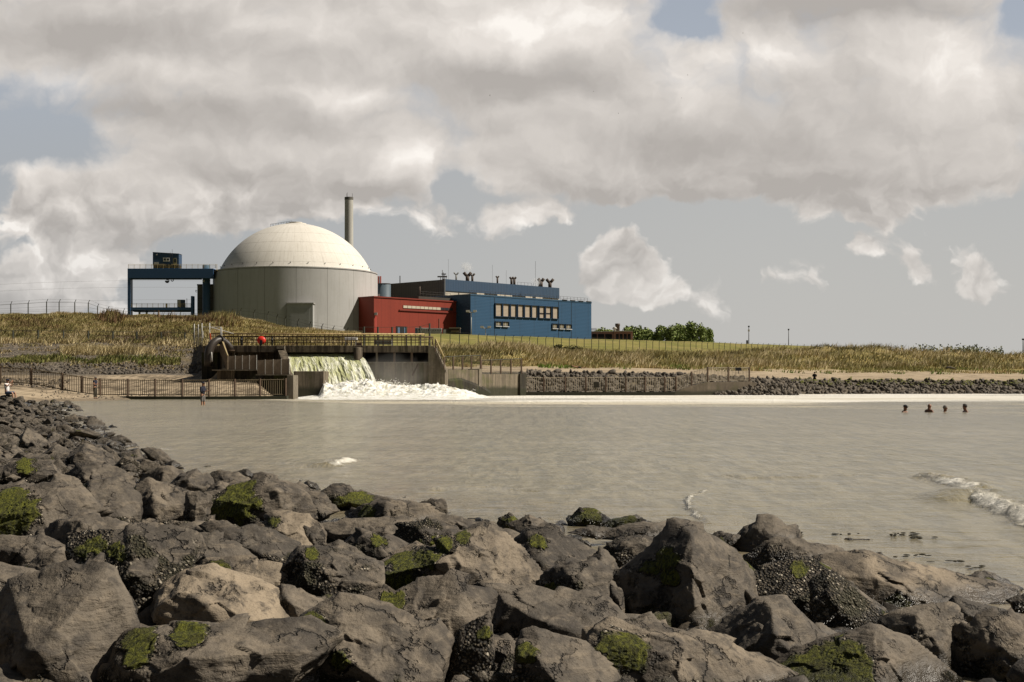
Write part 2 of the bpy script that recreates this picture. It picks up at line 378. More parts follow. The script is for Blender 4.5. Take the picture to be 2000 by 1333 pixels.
# ------------------------------------------------------------------ terrain: fan of cross sections through beach, revetment and dike
# each column: photo azimuth, then nine points (distance, photo row | ('z', height)), and a ground cover letter for each
def z_(h): return ('z', h)
TER = [
 (-1600,[(93,z_(-.6)),(100,z_(.4)),(115,z_(1.3)),(138,z_(2.0)),(150,z_(2.6)),(166,z_(6.2)),(183,z_(10.2)),(192,z_(10.2)),(222,z_(5))],'SSSPRRDDD'),
 (-200,[(93,z_(-.6)),(99,z_(.4)),(115,z_(1.3)),(138,734),(150,727),(166,671),(181,618),(190,619),(220,z_(5))],'SSSPRRDDD'),
 (0,   [(93,z_(-.6)),(99,z_(.38)),(115,z_(1.25)),(138,735),(150,728),(166,671),(181,618),(190,619),(220,z_(5))],'SSSPRRDDD'),
 (110, [(94,z_(-.6)),(99.5,z_(.16)),(112,z_(.80)),(138,737),(150,729),(166,671),(181,617),(190,618),(220,z_(5))],'SSSPRRDDD'),
 (210, [(98,z_(-.6)),(103.5,z_(.05)),(111,z_(.30)),(139,738),(150,729),(166,671),(181,617),(190,618),(220,z_(5))],'SSSSRRDDD'),
 (280, [(108,z_(-.6)),(110.5,z_(-.3)),(118,z_(.55)),(140,738),(150,729),(166,671),(181,616),(190,617),(220,z_(5))],'SSPSRRDDD'),
 (380, [(109,z_(-.6)),(110.5,z_(-.3)),(120,z_(.65)),(140,738),(150,729),(164,673),(181,619),(190,620),(218,z_(5))],'SSPSRRDDD'),
 (425, [(109,z_(-.6)),(110.5,z_(-.3)),(120,z_(.8)),(133,z_(1.75)),(139,z_(4.0)),(143,z_(5.0)),(180,621),(190,622),(216,z_(5))],'SSSSRDDDD'),
 (500, [(109,z_(-.6)),(110.5,z_(-.3)),(120,z_(.5)),(133,z_(1.6)),(139,z_(4.0)),(143,z_(5.0)),(178,632),(188,633),(214,z_(5))],'SSSSRDDDD'),
 (560, [(118,z_(-.8)),(120,z_(-.7)),(128,z_(-.7)),(139,z_(-.6)),(140,z_(2.0)),(143,z_(5.0)),(176,642),(186,643),(214,z_(5))],'SSSSSDDDD'),
 (640, [(118,z_(-.8)),(120,z_(-.7)),(128,z_(-.7)),(139,z_(-.6)),(140,z_(2.0)),(143,z_(5.0)),(180,648),(195,648),(225,z_(5.5))],'SSSSSDDDL'),
 (720, [(118,z_(-.8)),(120,z_(-.7)),(128,z_(-.7)),(139,z_(-.6)),(140,z_(2.0)),(143,z_(5.0)),(185,656),(215,651),(262,z_(6))],'SSSSSLLLL'),
 (838, [(118,z_(-.8)),(120,z_(-.7)),(128,z_(-.7)),(142.5,z_(-.6)),(143,z_(2.0)),(146,z_(4.8)),(215,677),(252,652),(300,z_(6))],'SSSSSMLLL'),
 (868, [(130,z_(-.8)),(140,z_(-.7)),(145.5,z_(-.6)),(146,z_(2.6)),(160,721),(176,711),(226,677),(257,652.5),(300,z_(6))],'SSSSSMLLL'),
 (1018,[(140,z_(-.8)),(148,z_(-.6)),(150,z_(-.1)),(157,728),(172,725),(196,712),(250,681),(282,657.5),(325,z_(6))],'SSRRSMLLL'),
 (1155,[(142,z_(-.8)),(149,z_(-.6)),(151,z_(-.1)),(159,729),(174,726),(200,712),(270,684),(304,662.5),(345,z_(6))],'SSRRSMLLL'),
 (1350,[(144,z_(-.8)),(151,z_(-.6)),(153,z_(-.1)),(162,733),(178,729),(206,715),(302,687),(340,667.5),(385,z_(6))],'SSRRSMLLL'),
 (1450,[(152,z_(-.8)),(158,z_(-.6)),(161,z_(-.1)),(170,739),(182,736),(214,714),(332,z_(9.2)),(374,671.5),(420,z_(6))],'SSRRSMLLL'),
 (1650,[(160,z_(-.8)),(167,z_(-.6)),(170,z_(-.1)),(176,744),(192,741),(228,717),(360,z_(9.0)),(440,678.5),(490,z_(6))],'SSRRSMLLL'),
 (2000,[(162,z_(-.8)),(169,z_(-.6)),(172,z_(-.1)),(178,746),(195,743),(240,718),(380,z_(8)),(480,z_(9)),(540,z_(6))],'SSRRSMLLL'),
 (3600,[(162,z_(-.8)),(169,z_(-.6)),(172,z_(-.1)),(178,746),(195,743),(240,718),(380,z_(8)),(480,z_(9)),(540,z_(6))],'SSRRSMLLL'),
]
ZC = {'S':(0,0,0), 'P':(.30,0,0), 'R':(1,0,0), 'D':(0,1,0), 'L':(0,0,1), 'M':(0,.75,.1)}
_tpx = np.array([t[0] for t in TER], float)
_tY = np.array([[p[0] for p in t[1]] for t in TER], float)
_tZ = np.array([[p[1][1] if isinstance(p[1], tuple) else H-(p[1]-HZ)/F*p[0] for p in t[1]] for t in TER], float)
_tC = np.array([[ZC[c] for c in t[2]] for t in TER], float)
def terrain(px, k):
    """points on the ground at azimuth px (array) and section parameter k (array, 0..8): xyz, cover"""
    px = np.asarray(px, float); k = np.clip(np.asarray(k, float), 0, 7.9999)
    i = np.clip(np.searchsorted(_tpx, px)-1, 0, len(_tpx)-2)
    f = np.clip((px-_tpx[i])/(_tpx[i+1]-_tpx[i]), 0, 1); f = f*f*(3-2*f)*.5+f*.5
    j = k.astype(int); e = k-j
    def bi(A):
        ff, ee = (f, e) if A.ndim == 2 else (f[:,None], e[:,None])
        return (A[i,j]*(1-ff)+A[i+1,j]*ff)*(1-ee)+(A[i,j+1]*(1-ff)+A[i+1,j+1]*ff)*ee
    Y = bi(_tY); Z = bi(_tZ); C = bi(_tC)
    X = (px-1000)/F*Y
    return X, Y, Z, C
def dune_h(X, Y, px, k):
    """marram dunes rising between the beach and the lawn on the right"""
    hm = np.interp(px, [820, 880, 960, 1020, 1150, 1300, 1400, 1500, 1700, 2000, 3600], [0, .3, .9, .9, .5, .5, 1.0, 1.7, 1.9, 1.7, 1.7])
    c = np.interp(px, [860, 1020, 1400, 2000], [5.45, 5.45, 5.28, 5.24]); w = np.interp(px, [860, 1020, 1400, 2000], [.36, .36, .22, .2])
    return hm*np.exp(-((k-c)/w)**2)*(1+1.25*fbm(np.stack([X/9, Y/14, X*0], 1), 3, 5))
def ground_z(px, k, rough=1.):
    X, Y, Z, C = terrain(px, k)
    p = np.stack([X, Y, Z*0], 1)
    Z = Z + dune_h(X, Y, px, k)*(px > 820)
    amp = .03+.28*C[:,1]+.22*C[:,0]*(px < 860)+.05*C[:,2]
    Z = Z + rough*amp*fbm(p/4., 4, 3) + rough*.5*C[:,1]*fbm(p/16., 2, 9)*(px < 820)
    return X, Y, Z, C
def fan(pxs, ks, fn):
    A, B = np.meshgrid(pxs, ks)
    sh = A.shape; out = fn(A.ravel(), B.ravel())
    r, c = sh; idx = np.arange(r*c).reshape(r, c)
    faces = np.stack([idx[:-1,:-1], idx[:-1,1:], idx[1:,1:], idx[1:,:-1]], -1).reshape(-1, 4)
    return out, faces

def ground_material():
    m, g, b = mat_base('dike_and_beach')
    geo = g.new('ShaderNodeNewGeometry').outputs['Position']
    at = g.new('ShaderNodeAttribute', attribute_name='cover').outputs['Color']
    r_, d_, l_ = g.sep(at)
    nz = g.m('SUBTRACT', g.noise(geo, .35, 6, .65), .5)
    nz2 = g.m('SUBTRACT', g.noise(g.vm('MULTIPLY', geo, (.5,1,1)), .9, 6, .65), .5)
    n_f = g.noise(geo, 5., 5, .65)
    sand = g.mix(g.ss(g.noise(geo, .25, 6, .6), .35, .7), (.40,.32,.22), (.30,.235,.16))
    wr = g.noise(g.vm('MULTIPLY', geo, (.25, 1.2, 3.)), 1.1, 6, .7)       # wrack lines
    sand = g.mix(g.ss(wr, .53, .60, 0, .75), sand, (.075,.058,.038))
    sand = g.mix(g.ss(n_f, .52, .75, 0, .45), sand, (.17,.135,.09))
    dbr = g.m('MULTIPLY_ADD', g.noise(g.vm('MULTIPLY', geo, (2.2,.22,0)), 1., 5, .7), .6, g.m('MULTIPLY', g.noise(g.vm('MULTIPLY', geo, (.16,.16,0)), 1., 5, .65), .55))
    lft = g.m('MULTIPLY', g.ss(g.sep(geo)[0], -14., -20.), g.m('MULTIPLY', g.ss(g.sep(geo)[1], 106., 112.), g.ss(g.sep(geo)[1], 152., 140.)))
    sand = g.mix(g.m('MULTIPLY', g.ss(dbr, .54, .64), g.m('MULTIPLY', lft, .85)), sand, (.085,.066,.044))
    z = g.sep(geo)[2]
    sand = g.mix(g.ss(g.m('MULTIPLY_ADD', nz2, .25, z), .06, .26, .75, 0.), sand, (.13,.105,.075))
    vd = g.vor(geo, 2.4, 'DISTANCE_TO_EDGE'); vc = g.vor(geo, 2.4, 'F1', 'Color')
    stone = g.mix(g.sep(vc)[0], (.085,.072,.058), (.20,.17,.135))
    stone = g.mix(g.ss(vd, .0, .09, 1., 0.), stone, (.035,.03,.022))
    stone = g.mix(g.ss(nz, .0, .2, 0, .55), stone, (.17,.13,.06))
    grassd = g.mix(g.ss(g.noise(geo, .3, 6, .65), .35, .68), (.30,.23,.085), (.17,.145,.05))
    grassd = g.mix(g.ss(n_f, .45, .7, 0, .5), grassd, (.06,.05,.02))
    lawn = g.mix(g.ss(g.noise(geo, .12, 6, .65), .35, .7), (.165,.155,.040), (.23,.19,.065))
    lawn = g.mix(g.ss(g.noise(g.vm('MULTIPLY', geo, (.15,.15,2.)), 1.3, 5, .6), .45, .7, 0, .5), lawn, (.09,.095,.025))
    col = g.mix(g.ss(g.m('MULTIPLY_ADD', nz2, .9, r_), .40, .55), sand, stone)
    col = g.mix(g.ss(g.m('MULTIPLY_ADD', nz2, .8, d_), .40, .58), col, grassd)
    col = g.mix(g.ss(g.m('MULTIPLY_ADD', nz2, .3, l_), .42, .58), col, lawn)
    g.put(b.inputs['Base Color'], col); b.inputs['Roughness'].default_value = .95; b.inputs['Specular IOR Level'].default_value = .15
    hgt = g.m('ADD', g.m('MULTIPLY', n_f, .6), g.m('MULTIPLY', g.ss(vd, 0, .15), g.m('MULTIPLY', r_, .8)))
    g.put(b.inputs['Normal'], g.bump(hgt, .6, .12))
    return m
pxs = np.concatenate([np.linspace(-1600, -200, 60), np.arange(-180, 2200, 4.), np.linspace(2220, 3600, 50)])
ks = np.linspace(0, 8, 161)
(X, Y, Z, C), fc = fan(pxs, ks, ground_z)
o = np_mesh('dike_and_beach', np.stack([X, Y, Z], 1), fc, ground_material(), smooth=True, attrs={'cover': C})
tag(o, 'dike, beach and dunes rising from the water to the grassy crest', kind='structure')
# flat land behind the dike, out to the horizon
mp = mat('polder_land', (.13,.125,.05), .95, .5, .01, c2=(.08,.09,.035), spec=.1)
R = 40000
mb = MB().add([(-R, 221, 4.4), (-60, 221, 4.4), (-42, 222, 4.4), (-20, 300, 4.4), (40, 380, 4.4), (210, 545, 4.4), (R, 545, 4.4), (R, R, 4.4), (-R, R, 4.4)], [tuple(range(9))])
tag(mb.build('polder_ground', mp), 'flat polder land behind the dike reaching to the horizon', kind='structure')

# ------------------------------------------------------------------ shoreline of the boulder bank
SH = [np.array(((px-1000)/F*Y_, Y_)) for px, Y_ in [(px, F*H/(py-HZ)) for px, py in
      [(3300,1700),(2400,1350),(2050,1190),(1900,1150),(1640,1098),(1400,1050),(1000,990),(800,968),(640,945),(450,912),(330,893),(255,862),(205,835),(165,812),(145,800)]]]
SH += [np.array((-31.5, 92.)), np.array((-42., 97.)), np.array((-150., 103.))]
def shore_d(x, y):
    """signed distance to the shoreline, positive on the boulder side"""
    q = np.stack([np.ravel(x), np.ravel(y)], 1); best = np.full(len(q), 1e9); sg = np.ones(len(q))
    for a, b in zip(SH[:-1], SH[1:]):
        ab = b-a; t = np.clip(((q-a)@ab)/(ab@ab), 0, 1); c = a+t[:,None]*ab
        d = np.hypot(*(q-c).T); s = np.sign(ab[0]*(q[:,1]-a[1])-ab[1]*(q[:,0]-a[0]))
        u = d < best; best[u] = d[u]; sg[u] = s[u]
    return best*sg
def bank_z(x, y): return np.interp(shore_d(x, y), [-3, 0, 4, 9, 30], [-.35, -.02, .22, .50, .75])
def on_bank(px, py, lift=0.):
    """distance at which the sight line through a photo pixel meets the boulder bank"""
    Ys = np.geomspace(2.6, 110, 900)
    zr = H-(py-HZ)/F*Ys; zb = bank_z((px-1000)/F*Ys, Ys)+lift
    i = np.argmax(zr < zb) if np.any(zr < zb) else len(Ys)-1
    return Ys[i]

# ------------------------------------------------------------------ water
def to_water(px, py): Y = F*H/(py-HZ); return np.array(((px-1000)/F*Y, Y))
def poly_dist(x, y, pts):
    best = np.full(len(x), 1e9); side = np.zeros(len(x)); par = np.zeros(len(x)); acc = 0
    for a, b in zip(pts[:-1], pts[1:]):
        ab = b-a; L = np.hypot(*ab); t = np.clip(((x-a[0])*ab[0]+(y-a[1])*ab[1])/(L*L), 0, 1)
        ddx = x-a[0]-t*ab[0]; ddy = y-a[1]-t*ab[1]; d = np.hypot(ddx, ddy); u = d < best
        best[u] = d[u]; side[u] = np.sign(ab[0]*ddy-ab[1]*ddx)[u]; par[u] = (acc+t*L)[u]; acc += L
    return best, side, par/acc
WAVES = [([(1770,928),(1800,930),(1850,944),(1895,958),(1925,972)], .085, .30, 1.0),
         ([(1850,985),(1905,972),(1950,992),(2010,1015),(2110,1050)], .12, .34, 1.0),
         ([(1440,955),(1395,956),(1362,972),(1352,992),(1368,1014),(1410,1026),(1470,1030)], .03, .14, .8),
         ([(636,915),(662,905),(694,899)], .075, .30, 1.0),
         ([(1380,930),(1500,936),(1620,930)], .03, .3, 0.), ([(800,958),(960,950),(1100,962)], .025, .25, .1),
         ([(560,985),(700,980),(830,985)], .02, .2, .1)]
def water_fn(px, lY):
    Y = np.exp(lY); X = (px-1000)/F*Y; p = np.stack([X, Y, X*0], 1)
    near = np.exp(-Y/38)
    z = .012*fbm(p*(1.1,2.0,1), 3, 21)*(.35+near)+.006*fbm(p*(4.2,7.5,1), 2, 23)*near+.014*fbm(p*(.25,.55,1), 2, 25)
    fm = np.zeros(len(X)); dirt = np.zeros(len(X))
    for pts, hh, w, fo in WAVES:
        q = [to_water(*c) for c in pts]
        wob = .10*fbm(p*3., 2, 31)
        d, s, t = poly_dist(X+wob, Y+wob, q); ds = d*s                      # +: far side of the crest
        taper = sstep(t, 0, .18)*(1-sstep(t, .82, 1.))
        far = sstep(ds, -w*.35, 0)
        prof = np.where(ds > 0, np.exp(-(ds/(w*1.5))**2), np.exp(-(ds/(w*.45))**2))
        z += hh*prof*taper*(1+.25*fbm(p*5., 2, 33))
        fm = np.maximum(fm, fo*taper*np.exp(-((ds+w*.30)/(w*.42))**2)*.78*(1+.35*fbm(p*(2.,2.,1), 2, 37)))
        z += .014*fo*taper*np.exp(-((ds+w*.3)/(w*.5))**2)*fbm(p*22., 2, 35)
    # outflow foam: a broad sheet drifting off the weir along the far wall
    py = HZ+F*H/Y
    lim = np.interp(px, [380,430,520,600,700,900,1200,1500,1700,1850,2050,4000], [781,783.5,786,790,795,796.5,798,800,806,812,816,830])
    lim = lim+2.6*fbm(np.stack([X/7, Y/30, X*0], 1), 4, 39)
    lo = np.interp(px, [380,560,1000,1500,2000,4000], [778,780,786,788,786,786])
    band = np.where(px > 395, sstep(lim-py, -1.5, 7.), 0)
    core = np.where(px > 540, sstep(lo-py, -3, 3), 0)
    thinr = np.interp(px, [1400,1700,2000], [1, .82, .74])
    fm = np.maximum(fm, np.maximum(band*.76*thinr, core*1.04*np.interp(px, [1000,1500,2000], [1,.95,.86])))
    dirt = np.maximum(dirt, band*(1-core*.85))
    # wash round the boulders
    sdist = shore_d(X, Y)
    fm = np.maximum(fm, .46*np.exp(-((sdist+.25)/.3)**2)*np.exp(-Y/22)+.20*np.exp(-((sdist+.2)/.4)**2)*(Y > 24)*(Y < 40))
    shallow = np.exp(-np.maximum(-sdist, 0)/1.1)*(Y < 60)
    return X, Y, z, np.stack([fm, dirt, shallow], 1)
def water_material():
    m, g, b = mat_base('turbid_sea_water')
    geo = g.new('ShaderNodeNewGeometry').outputs['Position']
    at = g.new('ShaderNodeAttribute', attribute_name='cover').outputs['Color']
    fo, di, sh = g.sep(at)
    big = g.noise(g.vm('MULTIPLY', geo, (.05,.16,1)), 1., 5, .6)
    col = g.mix(g.ss(big, .35, .65), (.225,.198,.128), (.275,.240,.160))
    col = g.mix(g.m('MULTIPLY', sh, .6), col, (.17,.135,.085))
    yw = g.sep(geo)[1]
    nD = g.noise(g.vm('MULTIPLY', geo, (2.2, .15, 1.)), 1., 5, .70, .2); nE = g.noise(g.vm('MULTIPLY', geo, (3.6, .8, 1.)), 1., 5, .68, .2)
    rp = g.vm('MULTIPLY', geo, (1., 2.1, 1.))
    nA = g.noise(rp, 1.7, 5, .6, .3); nB = g.noise(rp, 7., 4, .6); nC = g.noise(g.vm('MULTIPLY', geo, (.22,.8,1.)), 1.2, 5, .6)
    col = g.mix(g.ss(g.m('MULTIPLY_ADD', nE, g.ss(yw, 20., 60., .75, .3), g.m('MULTIPLY', nD, g.ss(yw, 20., 60., .25, .7))), .43, .56, .55, 0.), col, (.125,.112,.075))  # darker dashes painted into the water colour as ripple shading
    # foam lace
    fA = g.noise(g.vm('MULTIPLY', geo, (.14,.5,1.)), 1., 7, .68, .8)
    fB = g.noise(g.vm('MULTIPLY', geo, (1.,1.4,1.)), 5.5, 6, .7, .4)
    fz = g.m('MULTIPLY_ADD', g.m('SUBTRACT', fA, .5), g.ss(fo, .9, 1., 1.15, .55), g.m('MULTIPLY_ADD', g.m('SUBTRACT', fB, .5), .75, fo))
    fC = g.noise(g.vm('MULTIPLY', geo, (.022,.05,1.)), 1., 5, .6, .6)
    fz = g.m('MULTIPLY_ADD', g.m('SUBTRACT', fC, .5), 2.3, fz)
    fmask = g.ss(fz, .44, .92)
    fcol = g.mix(di, (.80,.78,.72), (.60,.54,.42))
    fcol = g.mix(g.ss(fA, .5, .7, 0, .4), fcol, (.48,.42,.30)); fcol = g.mix(g.ss(fC, .46, .62, 0, .6), fcol, (.50,.45,.34))
    glint_fleck = g.m('MULTIPLY', g.ss(g.vor(g.vm('MULTIPLY', geo, (1., 1.5, 1.)), 7.), .05, .09, 1., 0.), g.m('MULTIPLY', g.ss(nE, .50, .62), g.ss(yw, 26., 12.)))  # white dots painted on near water for sun glints and foam bubbles
    fmask = g.m('MAXIMUM', fmask, g.m('MULTIPLY', glint_fleck, .9))
    g.put(b.inputs['Base Color'], g.mix(fmask, col, fcol))
    g.put(b.inputs['Roughness'], g.ss(fmask, 0, 1, .16, .8))
    b.inputs['IOR'].default_value = 1.33; b.inputs['Specular IOR Level'].default_value = .5
    h = g.m('MULTIPLY_ADD', nA, .07, g.m('MULTIPLY_ADD', nB, .016, g.m('MULTIPLY', nC, .20)))
    h = g.m('ADD', h, g.m('MULTIPLY_ADD', nD, g.ss(yw, 22., 55., 0., .30), g.m('MULTIPLY', nE, g.ss(yw, 9., 22., .02, .11))))
    h = g.m('ADD', h, g.m('MULTIPLY', g.m('MULTIPLY', fmask, fB), .10))
    bm = g.new('ShaderNodeBump'); g.put(bm.inputs['Height'], h); bm.inputs['Strength'].default_value = .8; bm.inputs['Distance'].default_value = 1.
    g.put(b.inputs['Normal'], bm.outputs[0])
    return m
wpx = np.concatenate([np.linspace(-3000, -150, 40), np.arange(-140, 2140, 4.), np.linspace(2160, 5500, 60)])
wY = np.concatenate([np.linspace(np.log(2.5), np.log(7), 20, endpoint=False), np.linspace(np.log(7), np.log(30), 420, endpoint=False), np.linspace(np.log(30), np.log(176), 130)])
(X, Y, Z, C), fc = fan(wpx, wY, water_fn)
WMAT = water_material()
o = np_mesh('sea_water', np.stack([X, Y, Z], 1), fc, WMAT, smooth=True, attrs={'cover': C})
tag(o, 'murky beige sea water with small ripples and drifting foam', kind='structure')

# ------------------------------------------------------------------ boulder material and bed
def rock_material(name='boulder_rock'):
    m, g, b = mat_base(name)
    tc = g.new('ShaderNodeTexCoord').outputs['Object']; geo = g.new('ShaderNodeNewGeometry').outputs['Position']
    at = g.new('ShaderNodeAttribute', attribute_name='cover').outputs['Color']
    mo, ba, to = g.sep(at)
    rnd = g.new('ShaderNodeObjectInfo').outputs['Random']
    co = g.vm('ADD', tc, g.vm('MULTIPLY', g.comb(rnd, rnd, rnd), (17, 31, 23)))
    n1 = g.noise(co, 3.2, 7, .62, .4); n2 = g.noise(co, 14., 6, .65); n3 = g.noise(co, 60., 4, .7)
    lay = g.noise(g.vm('MULTIPLY', co, (1.2, 1.2, 5.)), 3., 6, .65, 1.2)
    t = g.m('ADD', to, g.m('MULTIPLY', g.m('SUBTRACT', rnd, .5), .22))
    base = g.mix(g.ss(t, 0., .5), (.043,.037,.030), (.122,.102,.078))
    base = g.mix(g.ss(t, .5, 1.), base, (.275,.220,.155))
    col = g.mix(g.ss(n1, .42, .60, 0, .75), base, (.038,.032,.026))
    col = g.mix(g.ss(lay, .50, .66, 0, .55), col, (.185,.150,.108))
    col = g.mix(g.ss(n2, .50, .66, 0, .7), col, (.036,.031,.026))
    col = g.mix(g.ss(n2, .46, .32, 0, .45), col, (.215,.175,.128))
    col = g.mix(g.ss(n3, .56, .75, 0, .40), col, (.23,.20,.155))
    col = g.mix(g.ss(n3, .42, .28, 0, .45), col, (.030,.026,.021))
    cw = g.vm('ADD', co, g.vm('MULTIPLY', g.vm('SUBTRACT', g.noise(co, 4., 5, .65, out='Color'), (.5,.5,.5)), (.5,.5,.5)))
    crk = g.m('MULTIPLY', g.ss(g.vor(cw, 2.3, 'DISTANCE_TO_EDGE'), .004, .030, 1., 0.), g.ss(n1, .44, .60))
    col = g.mix(g.m('MULTIPLY', crk, .85), col, (.018,.015,.012))
    # barnacles and dead weed on the flanks
    bm_ = g.ss(g.m('ADD', ba, g.m('MULTIPLY', g.m('SUBTRACT', n2, .5), .9)), .42, .62)
    v1 = g.vor(co, 70.); vcol = g.sep(g.vor(co, 70., 'F1', 'Color'))[0]
    bc = g.mix(g.ss(v1, .15, .55), (.135,.108,.070), (.018,.014,.009))
    bc = g.mix(g.ss(vcol, .88, .96, 0, .9), bc, (.42,.37,.29))
    bc = g.mix(g.ss(n1, .48, .62, 0, .6), bc, (.035,.034,.012))
    col = g.mix(bm_, col, bc)
    # green weed
    mm = g.ss(g.m('ADD', mo, g.m('MULTIPLY', g.m('SUBTRACT', n2, .5), 1.1)), .42, .72)
    fib = g.noise(g.vm('MULTIPLY', co, (1., 1., .35)), 55., 5, .75)
    mc = g.mix(g.ss(fib, .38, .62), (.032,.038,.005), (.185,.190,.018))
    mc = g.mix(g.ss(n2, .48, .68, 0, .8), mc, (.062,.058,.014))
    col = g.mix(mm, col, mc)
    # tide-wet foot
    wet = g.ss(g.m('MULTIPLY_ADD', g.m('SUBTRACT', n1, .5), .25, g.sep(geo)[2]), .02, .16, 1., 0.)
    col = g.mix(g.m('MULTIPLY', wet, .7), col, (.012,.011,.009))
    g.put(b.inputs['Base Color'], col)
    g.put(b.inputs['Roughness'], g.ss(wet, 0, 1, .8, .28)); b.inputs['Specular IOR Level'].default_value = .35
    h = g.m('MULTIPLY_ADD', n1, .018, g.m('MULTIPLY_ADD', n2, .012, g.m('MULTIPLY', n3, .005)))
    h = g.m('MULTIPLY_ADD', lay, .014, h)
    h = g.m('MULTIPLY_ADD', crk, -.02, h)
    h = g.m('MULTIPLY_ADD', g.m('MULTIPLY', bm_, g.m('SUBTRACT', .6, v1)), .03, h)
    h = g.m('MULTIPLY_ADD', g.m('MULTIPLY', mm, fib), .05, h)
    bn = g.new('ShaderNodeBump'); g.put(bn.inputs['Height'], h); bn.inputs['Strength'].default_value = 1.; bn.inputs['Distance'].default_value = 1.
    g.put(b.inputs['Normal'], bn.outputs[0])
    return m
RM = rock_material()
def bed_fn(px, lY):
    Y = np.exp(lY); X = (px-1000)/F*Y; p = np.stack([X, Y, X*0], 1)
    z = bank_z(X, Y)-.09-.05*sstep(-Y, -30, -8)+.10*fbm(p*1.6, 4, 41)+.03*fbm(p*9, 2, 43)
    n = fbm(p*2.2, 3, 47)
    return X, Y, z, np.stack([np.clip(.12+.5*n, 0, 1)*.6, np.full(len(X), .85), np.full(len(X), .3)], 1)
(X, Y, Z, C), fc = fan(np.concatenate([np.linspace(-4500, -100, 60), np.linspace(-90, 2300, 420), np.linspace(2320, 4500, 30)]), np.linspace(np.log(1.6), np.log(104), 420), bed_fn)
o = np_mesh('boulder_bed', np.stack([X, Y, Z], 1), fc, RM, smooth=True, attrs={'cover': C})
tag(o, 'dark barnacled rubble between the boulders', kind='structure')

# ------------------------------------------------------------------ boulders
import bmesh
_ico = {}
def ico(sub):
    if sub not in _ico:
        bm = bmesh.new(); bmesh.ops.create_icosphere(bm, subdivisions=sub, radius=1)
        _ico[sub] = (np.array([v.co[:] for v in bm.verts]), np.array([[v.index for v in f.verts] for f in bm.faces])); bm.free()
    return _ico[sub]
def hull2(pts):
    pts = sorted(map(tuple, pts))
    def half(ps):
        o = []
        for p in ps:
            while len(o) > 1 and (o[-1][0]-o[-2][0])*(p[1]-o[-2][1])-(o[-1][1]-o[-2][1])*(p[0]-o[-2][0]) <= 0: o.pop()
            o.append(p)
        return o
    a, b = half(pts), half(pts[::-1]); return np.array(a[:-1]+b[:-1])      # counter-clockwise
def rock_shape(poly, rng, sub, p=None, rough=1.):
    """closed boulder whose outline seen along y is the polygon (world x,z); returns verts about (cx, 0, cz), normalised coords"""
    hp = hull2(poly); hp = hp.mean(0)+(hp-hp.mean(0))*.965; c = (hp.min(0)+hp.max(0))/2; r = (hp.max(0)-hp.min(0))/2
    q = (hp-c)/r; N = []; Hh = []
    hd = rng.uniform(.55, .8)*min(math.sqrt(r[0]*r[1])*1.15, r[0]*1.1)
    n = len(q)
    for i in range(n):
        a, b = q[i], q[(i+1) % n]; e_ = b-a; L = np.hypot(*e_)
        if L < .08: continue
        nx, nz = e_[1]/L, -e_[0]/L; h2 = nx*a[0]+nz*a[1]
        if h2 < .15: h2 = .15
        if nz > .25: t = rng.uniform(.2, .75); y0 = .45
        elif nz < -.25: t = .15; y0 = -.3
        else: t = rng.uniform(-.1, .45); y0 = .15
        N.append((nx, -t, nz)); Hh.append(max(h2-t*y0, .2))
    N += [(rng.uniform(-.75,-.15), -1, rng.uniform(-.2,.45)), (rng.uniform(.1,.7), -1, rng.uniform(.1,.7)), (0, 1, .2)]
    Hh += [rng.uniform(.7,.95), rng.uniform(.75,1.), 1.]
    for _ in range(rng.integers(2, 6)):
        w3 = (rng.uniform(-1,1), -rng.uniform(.5,1.1), rng.uniform(-.5,1.)); N.append(w3); Hh.append(rng.uniform(.80,1.0)*math.sqrt(w3[0]**2+w3[1]**2+w3[2]**2))
    N = np.array(N); Hh = np.array(Hh); ln = np.linalg.norm(N, axis=1); N /= ln[:,None]; Hh /= ln
    d, f = ico(sub)
    p = p or rng.uniform(55, 130)
    m = np.maximum(d@N.T/Hh, 0); R_ = (m**p).sum(1)**(-1/p)*1.02
    qv = d*R_[:,None]
    v = qv*np.array([r[0], hd, r[1]])
    s = (r[0]*hd*r[1])**(1/3)
    dn = v/(np.linalg.norm(v, axis=1)[:,None]+1e-9)
    off = rng.uniform(-50, 50, 3); u = v/s+off
    sq = 1+.9*rng.random()
    wv = u+.35*np.stack([fbm(u*1.1, 2, 31), fbm(u*1.1, 2, 32), fbm(u*1.1, 2, 33)], 1)
    amp = (.030*fbm(wv*1.15, 3, 1)+.022*ridged(wv*(1.3,1.3,1.3*sq), 3, 5)+.016*fbm(u*(4.5,4.5,6.5), 4, 9))*rough
    # chipped ledges
    st = u[:,2]*2.6+u[:,0]*.8+fbm(u*1.1, 2, 12)*1.2
    amp += .028*rough*np.abs((st % 1)-.5)*2*sstep(fbm(u*.9, 2, 15), -.1, .4)
    # fracture facets: plane pieces, each slightly tilted and offset, meeting in creases
    ns = 34; sd_ = d[rng.integers(len(d), size=ns)]; sd_ = sd_*((np.maximum(sd_@N.T/Hh, 0)**p).sum(1)**(-1/p))[:,None]*np.array([r[0], hd, r[1]])/s
    ww = v/s; wq = ww+.09*np.stack([fbm(u*1.6, 3, 41), fbm(u*1.6, 3, 42), fbm(u*1.6, 3, 43)], 1)
    d2 = ((wq[:,None,:]-sd_[None])**2).sum(2); k1 = d2.argmin(1)
    wt = np.exp(-(d2-d2.min(1)[:,None])*320.); wt /= wt.sum(1)[:,None]
    off_ = rng.normal(0, .020, ns); sl = rng.normal(0, .15, (ns, 3))
    amp += rough*np.einsum('ij,ij->i', wt, off_[None]+(ww@sl.T-(sd_*sl).sum(1)[None]))
    if sub >= 5: amp += .010*rough*fbm(u*16, 3, 19)
    v = v+dn*(amp*s)[:,None]
    return v, f, qv, c, hd, s, u
